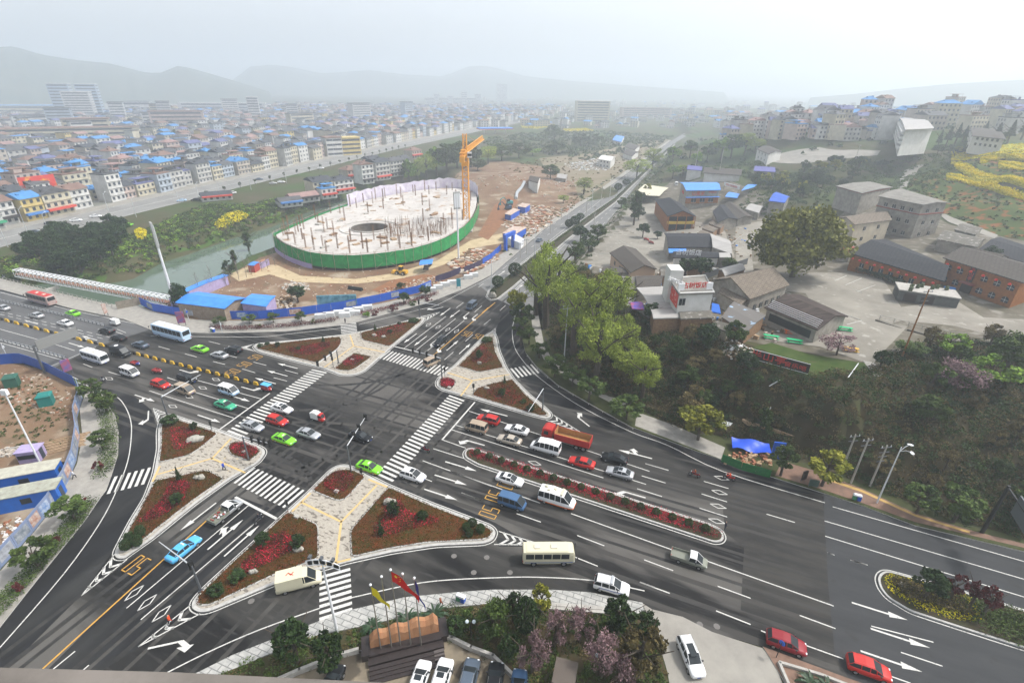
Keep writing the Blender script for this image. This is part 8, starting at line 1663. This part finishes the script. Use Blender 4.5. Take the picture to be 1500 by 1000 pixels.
fence('panel_fence', GW([(1028,411),(1060,399),(1094,387)]),2.0, 'grey panel fence along the village lane', None, panel=STEEL, step=1.6); fence('terrace_railing', GW([(1288,468),(1330,478),(1390,492),(1440,497),(1500,494)]),1.1, 'rustic railing on top of the stone retaining wall', CONW, 2,2.2, cat='railing')
m = MB(); q = GW([(1284,470),(1330,484),(1390,500),(1440,503),(1500,498)])
for a, c in zip(q, q[1:]): d = c-a; m.box(((a.x+c.x)/2,(a.y+c.y)/2, min(a.z, c.z)-3.2),(d.length+.3,.7,3.6), math.atan2(d.y, d.x))
RW = mat('rubble_stone', (.30,.29,.26),.95); over(RW, (.12,.11,.09),2.5,.0,.25, vor=True, fac=.9); tag(m.build('retaining_wall', RW), 'rubble stone retaining wall below the village yard', 'wall')
e = empty('sunken_garage', G(1352,440), R(AU-4), 'sunken stone garage with a roof terrace of potted plants', 'garage'); link('wall', MB().box((0,0,0),(12,6,2.6)).mesh('wall', mat('dark_stone', (.11,.115,.11),.9, noise=1)), e); link('roof', MB().box((0,0,2.6),(12.4,6.4,.25)).mesh('roof', CONW), e)
for k in (-3.5,0): link('opening', MB().box((k, -3.02,.1),(2.6,.1,2.0)).mesh('opening', DKB), e)
for k in range(7): tag(MB().box((0,0,0),(.6,.6,.4)).ball((0,0,.7),.45,0,7,5,.3).build('plant_pot', mat('potted_green', (.07,.09,.04),.9), loc=e.location+Vector((-5+1.6*k, rnd.uniform(-2,2),2.86))), 'potted plant on the roof of the sunken garage', 'plant pot', 'potted plants on the sunken garage')
hedge('hedge', GW([(1255,398),(1280,405),(1318,418)]),2.6,1.3, LM['dark'], 'dense dark hedge between the village yard and the long timber inn', 3500,.16,77)
tag(MB().box((0,0,0),(2.4,.8,1.2)).build('blue_boxes', LBL, loc=G(1389,427), rz=R(-20)), 'light blue cases standing beside the inn door', 'case'); fence('parapet_wall', GW([(1078,402),(1072,380),(1070,360),(1090,345)]),.9, 'pale low wall along the rising village lane', None, panel=CONW, step=3, cat='wall')
m = MB(); s0, s1 = G(1276,532), G(1290,552); d = s1-s0
for i in range(9): p = s0+d*i/8; m.box((p.x, p.y, p.z-.2),(2.6,.5,.35), R(AU))
tag(m.build('stone_steps', CONW), 'flight of pale stone steps down the slope', 'steps')
for px, py, px2, py2, lb in ((1241,556,1256,536, 'upper bend'),(1126,568,1142,560, 'left bend below the board'),(1120,620,1128,600, 'lower slope')):
    a, b_ = G(px, py), G(px2, py2); tag(MB().tube([(0,0,.4), b_-a+Vector((0,0,.6))],.09,5).build('white_pipe', WHT, loc=a), 'thin white pipe running over the slope at the '+lb, 'pipe')
# ================================================================ TOWN
WC = [('cream', (.55,.50,.38)),('grey', (.50,.49,.46)),('white', (.62,.61,.58)),('tan', (.46,.41,.35)),('pinkish', (.52,.42,.37)),('yellow', (.60,.47,.20)),('pale blue', (.42,.47,.52))]
RC = [('grey-tiled', (.11,.11,.115)),('rust-tiled', (.24,.155,.125)),('blue-sheeted', (.09,.27,.55)),('dark-tiled', (.075,.08,.09)),('violet-tiled', (.15,.16,.30)),('pink-tiled', (.34,.22,.20))]
WM = [mat('town_wall_'+n.replace(' ', '_'), c, .9, noise=.25, col2=tuple(v*.72 for v in c)) for n, c in WC]; RM = [mat('town_roof_'+n.replace('-', '_'), c, .8, noise=.3, col2=tuple(v*.7 for v in c)) for n, c in RC]; DW = mat('town_window', (.05,.06,.075),.3)
SHOPS = [mat('shop_sign_red', (.55,.06,.04),.6), mat('shop_sign_blue', (.06,.2,.5),.6), mat('shop_sign_green', (.04,.3,.15),.6), mat('shop_dark', (.05,.045,.045),.8)]
def house_mb(w, d, st, kind, near):
    """wall mesh with openings, roof mesh; windows listed apart"""
    h = st*3.1; W_ = MB().box((0,0,0),(w, d, h)); Rf = MB(); wins = []; n = max(2, int(w/2.6))
    for s in range(st):
        for k in (-1,1):
            if near and k == -1 and s: wins += [(-w/2+w*(i+.5)/n, s*3.1+1.0) for i in range(n)]
            else:
                for i in range(n): x = -w/2+w*(i+.5)/n; y = k*(d/2+.03); f = [(x-.65, y, s*3.1+1.0),(x+.65, y, s*3.1+1.0),(x+.65, y, s*3.1+2.4),(x-.65, y, s*3.1+2.4)]; W_.quad(*(f if k < 0 else f[::-1]),1)
        if s: W_.box((0,-d/2-.25, s*3.1-.1),(w, .5,.12))
        for i in range(2): y = -d/2+d*(i+.5)/2; W_.quad((w/2+.03, y-.5, s*3.1+1),(w/2+.03, y+.5, s*3.1+1),(w/2+.03, y+.5, s*3.1+2.2),(w/2+.03, y-.5, s*3.1+2.2),1)
    if st > 1: Rf.box((w*.2, d*.1, h),(1.4,1.2,2.4)); Rf.box((-w*.3,-d*.2, h),(1.0,1.0,1.9))
    if kind == 'gable': a, b_ = w/2+.4, d/2+.6; r = d*.22; Rf.add([(-a, -b_, h),(a, -b_, h),(a, b_, h),(-a, b_, h),(-a, 0, h+r),(a, 0, h+r)],[(0,1,5,4),(2,3,4,5),(1,2,5),(3,0,4),(3,2,1,0)])
    elif kind == 'gable2': a, b_ = w/2+.5, d/2+.4; r = w*.2; Rf.add([(-a, -b_, h),(a, -b_, h),(a, b_, h),(-a, b_, h),(0,-b_, h+r),(0, b_, h+r)],[(1,2,5,4),(3,0,4,5),(0,1,4),(2,3,5),(3,2,1,0)])
    elif kind == 'hip': a, b_ = w/2+.5, d/2+.5; r = d*.22; k = max(0, a-b_*.8); Rf.add([(-a, -b_, h),(a, -b_, h),(a, b_, h),(-a, b_, h),(-k, 0, h+r),(k, 0, h+r)],[(0,1,5,4),(2,3,4,5),(1,2,5),(3,0,4),(3,2,1,0)])
    else: Rf.box((0,0, h),(w+.3, d+.3,.5)); Rf.box((w*.1, d*.05, h+2.3),(w*.75, d*.7,.15)); W_.box((w*.25, d*.2, h+.5),(w*.3, d*.35,1.8)); W_.box((-w*.2,0, h+.5),(.15,.15,1.8)); W_.box((w*.4,-d*.25, h+.5),(.15,.15,1.8))
    return W_, Rf, wins, h
HP = {}; KN = {'gable': 'gabled', 'gable2': 'end-gabled', 'hip': 'hipped', 'flat': 'flat-topped'}
def town_house(x, y, z, rz, w, d, st, kind, wi, ri, near, where, scale=1.0):
    key = (w, d, st, kind, near)
    if key not in HP:
        a, b_, c, h = house_mb(*key); HP[key] = (a.mesh('wall', [WM[0], DW]), b_.mesh('roof', RM[0]), c, h, MB().box((0,0,0),(1.3,.12,1.4)).mesh('window', DW) if near else None, MB().box((0,-.9,2.6),(w, 1.6,.9)).mesh('shop_front', SHOPS[0]) if near else None)
    wm_, rm, wins, h, wn, sf = HP[key]; lab = '%s-storey %s house, %s %s roof, %s' % (('one', 'two', 'three', 'four', 'five', 'six', 'seven', 'eight')[st-1], WC[wi][0], KN[kind], RC[ri][0], where)
    e = empty('town_house', (x, y, z), rz, lab, 'house', 'town houses: '+lab); e.scale = (rnd.uniform(.9,1.05), rnd.uniform(.85,1.15), rnd.uniform(.82,1.12))
    for nm, me_, mm in (('wall', wm_, WM[wi]),('roof', rm, RM[ri])): o = link(nm, me_, e); o.material_slots[0].link = 'OBJECT'; o.material_slots[0].material = mm
    if near:
        for a, b_ in wins: link('window', wn, e, (a, -d/2-.03, b_))
        o = link('shop_front', sf, e, (0,-d/2,0)); o.material_slots[0].link = 'OBJECT'; o.material_slots[0].material = rnd.choice(SHOPS)
    return e
sd_ = [(stw[i+1]-stw[i]).normalized() for i in range(len(stw)-1)]
def on_street(s, off):
    i = 0
    while i < len(stw)-2 and s > (stw[i+1]-stw[i]).length: s -= (stw[i+1]-stw[i]).length; i += 1
    d = sd_[i]; n = Vector((-d.y, d.x, 0)); return stw[i]+d*s+n*off, math.atan2(d.y, d.x)
KD = ('gable', 'gable2', 'flat', 'gable', 'hip', 'flat'); cnt = 0; far = []
for row in range(54):
    s = rnd.uniform(0,8); dep = 11
    while s < 1500:
        w = rnd.choice((8,9,12,12)); d = rnd.choice((9,10)); st = rnd.choice((1,2,2,3,3,4) if row else (2,3,3,4)); off = 24+row*12.5+rnd.uniform(-3,3); p, an = on_street(s+w/2, off); q = proj((p.x, p.y, 4)); vis = -60 < q[0] < 1560 and p.y > 0
        if vis and math.hypot(p.x, p.y) < 1500 and rnd.random() > (.04 if row < 12 else .25) and not (row > 6 and math.hypot(p.x-P(60,200).x, p.y-P(60,200).y) < 45): far.append((math.hypot(p.x, p.y), p, an+(rnd.uniform(-.2,.2) if row else rnd.uniform(-.03,.03))+(math.pi if rnd.random() < .1 else 0), w, d, st, rnd.choice(KD), rnd.choice((0,0,1,1,2,2,3,4,5 if rnd.random() < .3 else 2,6)), rnd.choice((0,0,0,0,0,3,3,1,1,2,2,4,5)), row))
        s += w+rnd.choice((.2,.3,.5,2,4 if row else 1))
# river-side houses and houses beyond the village, school and far road
for x, y, rz_, w, d, st, k, wi, ri in ((470,292,20,12,10,3, 'gable', 0,3),(500,296,25,12,10,3, 'hip', 2,3),(535,275,25,9,10,4, 'gable2', 2,1),(555,268,28,12,10,4, 'gable', 1,3),(575,258,30,12,10,4, 'gable', 1,0),(515,262,25,12,10,2, 'hip', 3,1),(445,300,20,15,10,1, 'gable', 1,5),(425,305,15,12,10,1, 'gable', 1,0),(480,305,20,9,10,2, 'flat', 2,2),(545,250,25,12,10,3, 'gable', 1,3),(590,250,30,9,10,3, 'gable', 1,0),(605,232,35,12,10,2, 'hip', 3,1),(318,292,10,15,10,1, 'gable', 2,3)):
    p = G(x, y); far.append((10, p, R(rz_+25), w, d, st, k, wi, ri, -1))
for k_ in range(330):
    x = rnd.uniform(1060,1300) if k_ % 5 < 3 else rnd.uniform(1280,1600); y = 148+66*rnd.random()**.8
    if y > 205 and 1090 < x < 1300 or y > 196 and x > 1300: continue
    p = G(x, y); far.append((150+math.hypot(p.x, p.y)*.4, p, R(rnd.choice((-15,10,20,80))), rnd.choice((9,12,15)),10, rnd.choice((2,3,3,4,5)), rnd.choice(KD), rnd.choice((0,1,2,2,3,4)), rnd.choice((0,0,1,3,4,5,2)),-2))
for k_ in range(300):
    x = rnd.uniform(690,1080); y = 142+46*rnd.random()**.9; p = G(x, y); far.append((400+math.hypot(p.x, p.y)*.5, p, R(rnd.choice((-20,10,70))),12,10, rnd.choice((1,2,3)), rnd.choice(KD), rnd.choice((0,1,2)), rnd.choice((0,1,2,3)),-3))
far.sort(key=lambda t: t[0])
def whereis(row, p):
    if row == -1: return 'between the town street and the river'
    if row == -2: return 'on the right hillside '+('near the white school' if proj(p)[0] > 1280 else 'behind the school yard')
    if row == -3: return 'in the hazy fields past the arena'
    q = proj(p)[0]; c = 'left of the bridge end' if q < 120 else 'behind the brick heaps' if q < 260 else 'behind the arched shop' if q < 400 else 'behind the river houses' if q < 560 else 'past the crane'
    return (('on the street front ' if row == 0 else 'just off the street ' if row < 4 else 'deep in the town ')+c)
wf = MB()
for i, (dist, p, an, w, d, st, k, wi, ri, row) in enumerate(far):
    z = max(0, hz(p.x, p.y)-.3)
    if i < 285: town_house(p.x, p.y, z, an, w, d, st, k, wi, ri, row in (0,-1) and dist < 330, whereis(row, p))
    else:
        h = st*3.1; n0 = len(wf.v); wf.box((p.x, p.y, z),(w, d, h), an, mi=wi); ca, sa = math.cos(an), math.sin(an); T = lambda x, y, zz: (p.x+x*ca-y*sa, p.y+x*sa+y*ca, z+zz); a, b_ = w/2+.5, d/2+.5; r = d*.2 if k != 'flat' else .4
        wf.add([T(-a, -b_, h), T(a, -b_, h), T(a, b_, h), T(-a, b_, h), T(-a*(.5 if k == 'hip' else 1),0, h+r), T(a*(.5 if k == 'hip' else 1),0, h+r)],[(0,1,5,4),(2,3,4,5),(1,2,5),(3,0,4)],7+ri)
        for s in range(st):
            for kx in range(3): x = -w/2+w*(kx+.5)/3; wf.add([T(x-.8,-d/2-.05, s*3.1+1), T(x+.8,-d/2-.05, s*3.1+1), T(x+.8,-d/2-.05, s*3.1+2.4), T(x-.8,-d/2-.05, s*3.1+2.4)],[(0,1,2,3)],13)
wf.build('distant_houses', WM+RM+[DW], kind='stuff', label='crowd of hazy roofs filling the valley town')
# large town buildings
def block(px, py, w, d, h, ang, wm_, rm, label, st=None, cat='building', top=None, name='town_building'):
    p = P(px, py); e = empty(name, p, R(ang), label, cat); st = st or int(h/3.2); link('wall', MB().box((0,0,0),(w, d, h)).mesh('wall', wm_), e); link('roof', MB().box((0,0, h),(w+1, d+1,.8), top=top or 1).mesh('roof', rm), e)
    for s in range(st): link('window_band', MB().box((0,-d/2-.05, h/st*(s+.35)),(w*.92,.1, h/st*.4)).box((w/2+.05,0, h/st*(s+.35)),(.1, d*.85, h/st*.4)).mesh('window_band', DW), e)
    return e
BLG = mat('tower_glass', (.38,.45,.52),.4)
for i, (x, y, l) in enumerate(((103,176, 'left'),(125,178, 'middle'),(142,176, 'right'))): block(x, y, 26 if i != 1 else 34,18,50 if i != 1 else 40,25, WM[2] if i == 1 else BLG, WM[2], l+' slab of the pale high-rise group in the haze', 12)
block(75,212,150,12,15,30, WM[0], RM[1], 'very long cream block with a rust roof in the town', 4, top=.6); block(135,204,40,16,20,30, WM[0], RM[1], 'cream end block with balconies joined to the long cream one', 5); block(512,226,18,12,14,40, WM[5], WM[5], 'bright yellow building on the town street', 4); block(488,228,14,12,15,40, WM[2], RM[1], 'white gridded building left of the yellow one', 4)
block(265,190,60,18,22,25, WM[4], RM[1], 'salmon block with a dark glass gate front', 5); block(866,178,62,18,34,5, WM[0], WM[2], 'eight-storey cream block beyond the arena', 8); block(945,172,110,16,18,5, WM[4], RM[1], 'long salmon block beyond the fields', 5); block(1015,176,60,14,14,5, WM[2], RM[0], 'pale block right of the long salmon one', 4)
for i in range(8): block(630+i*10,152-(i % 2),20,16,22+6*(i % 3),10, WM[2], WM[2], 'taller white apartment block, '+('first', 'second', 'third', 'fourth')[i//2]+' of its hazy row over the crane', 6) if i % 2 else block(630+i*10,154,30,14,20,10, WM[2], WM[2],('first', 'second', 'third', 'fourth')[i//2]+' broad white apartment block of the hazy row over the crane', 5)
block(376,180,16,14,36,20, WM[2], WM[2], 'narrow white tower in the town haze', 10); block(735,148,40,18,60,10, WM[2], WM[4], 'hazy high-rise before the far hills', 14); block(205,168,44,30,22,25, WM[2], RM[3], 'temple-like pale hall with a dark hipped roof', 3, top=.5); block(30,165,220,30,12,20, WM[0], RM[2], 'long blue-roofed factory hall below the hills', 2, top=.7); block(330,168,150,16,20,15, WM[2], WM[2], 'long white terrace block at the foot of the hills', 4)
for i in range(16):
    x, y = rnd.choice(((30,190),(110,196),(180,186),(250,176),(300,186),(350,170),(430,176),(480,168),(540,172),(590,168)))
    e = block(x+rnd.uniform(-25,25), y+rnd.uniform(-8,12), rnd.choice((18,26,34)),14, rnd.choice((15,19,24,28)), rnd.choice((20,30,50)), WM[rnd.choice((0,2,2,1,6))], RM[0], 'pale mid-rise block standing above the low town roofs'); e['group'] = 'pale mid-rise blocks of the town'
e = empty('filling_station', P(725,196), R(20), 'filling station with a blue and red edged canopy', 'filling station'); link('canopy', MB().box((0,0,6),(46,16,1.6)).mesh('canopy', LBL), e); link('canopy_edge', MB().box((0,0,5.6),(46.6,16.6,.8)).mesh('canopy_edge', SHOPS[0]), e)
for k in (-15,0,15): link('column', MB().box((k, 0,0),(1,1,6)).mesh('column', WHT), e)
p = G(68,300); e = empty('billboard', p+Vector((0,0,6.2)), R(62), 'large red and yellow rooftop billboard on the town street', 'billboard'); link('board', MB().box((0,0,0),(15,.3,8)).mesh('board', mat('red_yellow_poster', (.62,.05,.04),.6, noise=.22, col2=(.75,.4,.03), lo=.52, hi=.6)), e); link('post', MB().box((-6,.4,-2),(.3,.3,3)).mesh('post', STEEL), e); link('post', MB().box((6,.4,-2),(.3,.3,3)).mesh('post', STEEL), e)
g = 'trees among the town houses'
for i in range(12):
    s = rnd.uniform(200,900); p, an = on_street(s, 26+15*rnd.randint(3,25)+7); q = proj(p)
    if -20 < q[0] < 1000: tree('midbig', (p.x, p.y, 0), rnd.uniform(7,11), rnd.uniform(3,5), 'rounded tree among the hazy town roofs', g, trunk=.15)
for i in range(30):
    p, an = on_street(150+i*14,-13.5); q = proj(p)
    if -20 < q[0] < 600: tree('street', (p.x, p.y, .0),3.6,1.0, 'thin sapling along the river side of the town street', 'saplings along the town street', trunk=.35)
m = MB()
for a, c in (((1214,404),(1262,430)),((1240,404),(1222,412)),((1262,408),(1238,418)),((1282,418),(1255,428)),((1150,428),(1262,470)),((1262,470),(1240,476)),((905,352),(935,366)),((878,372),(905,372)),((915,340),(930,352))):
    a, c = G(*a), G(*c); m.tube([a+Vector((0,0,.12)), c+Vector((0,0,.12))],.07,4)
m.build('bay_lines', WHITE, kind='structure')
# ================================================================ HILLS AND HAZE
def ridge(name, pts, dist, col, depth=500, z0=-5):
    """a range of hills along the horizon: (column, row) of its crest, at about dist metres"""
    n = 60; xs = [p[0] for p in pts]; ys = [p[1] for p in pts]; nd = 7; vs = []
    rr = random.Random(int(dist))
    for i in range(n+1):
        px = xs[0]+(xs[-1]-xs[0])*i/n; py = float(np.interp(px, xs, ys)); py += 0 if 2 < i < n-2 else 20; w = ray(px, py); t = dist/math.hypot(w[0], w[1])
        x, y, z = w[0]*t, w[1]*t, CAMH+w[2]*t; d = Vector((x, y, 0)).normalized()
        for j in range(nd):
            k = (j-3)/3; hh = (z-z0)*(1-abs(k)**1.5)+z0+(rr.uniform(-1,1)*(z-z0)*.09 if 0 < j < nd-1 and j != 3 else 0)
            vs.append((x+d.x*k*depth, y+d.y*k*depth, hh))
    fs = [(i*nd+j, (i+1)*nd+j, (i+1)*nd+j+1, i*nd+j+1) for i in range(n) for j in range(nd-1)]
    MB().add(vs, fs).build(name, mat('hill_woods', (.05,.075,.04),.95, noise=.02, col2=(.09,.10,.06)), smooth=True, kind='structure')
ridge('hills', [(-300,75),(-100,78),(0,69),(20,68),(60,80),(110,88),(160,93),(215,107),(235,107),(262,96),(290,103),(345,119),(430,146)],2300,0)
ridge('hills', [(300,140),(350,112),(362,98),(400,95),(430,99),(470,108),(540,103),(600,110),(650,112),(690,96),(720,98),(770,112),(850,120),(960,128),(1100,138)],3400,0)
ridge('hills', [(1150,146),(1250,138),(1320,130),(1380,124),(1440,120),(1500,117),(1700,105),(1900,100)],2600,0,300)
lg = [P(-120,974,57.0), P(0,977,57.0), P(260,984,57.0), P(640,1003,57.0), P(640,1100,57.0), P(-120,1100,57.0)]
MB().prism(lg, 56.85,57.0).build('window_ledge', mat('ledge_stone', (.20,.18,.16),.9, noise=3), kind='structure')
hb = MB().box((0,2000,-12),(11000,9000,250))
me = hb.mesh('haze', []) ; hm = bpy.data.materials.new('haze_air'); hm.use_nodes = True; t = hm.node_tree; t.nodes.clear()
pv = t.nodes.new('ShaderNodeVolumePrincipled'); ou = t.nodes.new('ShaderNodeOutputMaterial')
pv.inputs['Color'].default_value = (.87,.935,1.0,1); pv.inputs['Density'].default_value = HAZE; pv.inputs['Anisotropy'].default_value = .42
t.links.new(pv.outputs[0], ou.inputs['Volume']); me.materials.append(hm)
ho = link('haze', me, kind='stuff'); ho['label'] = 'pale haze over the valley'
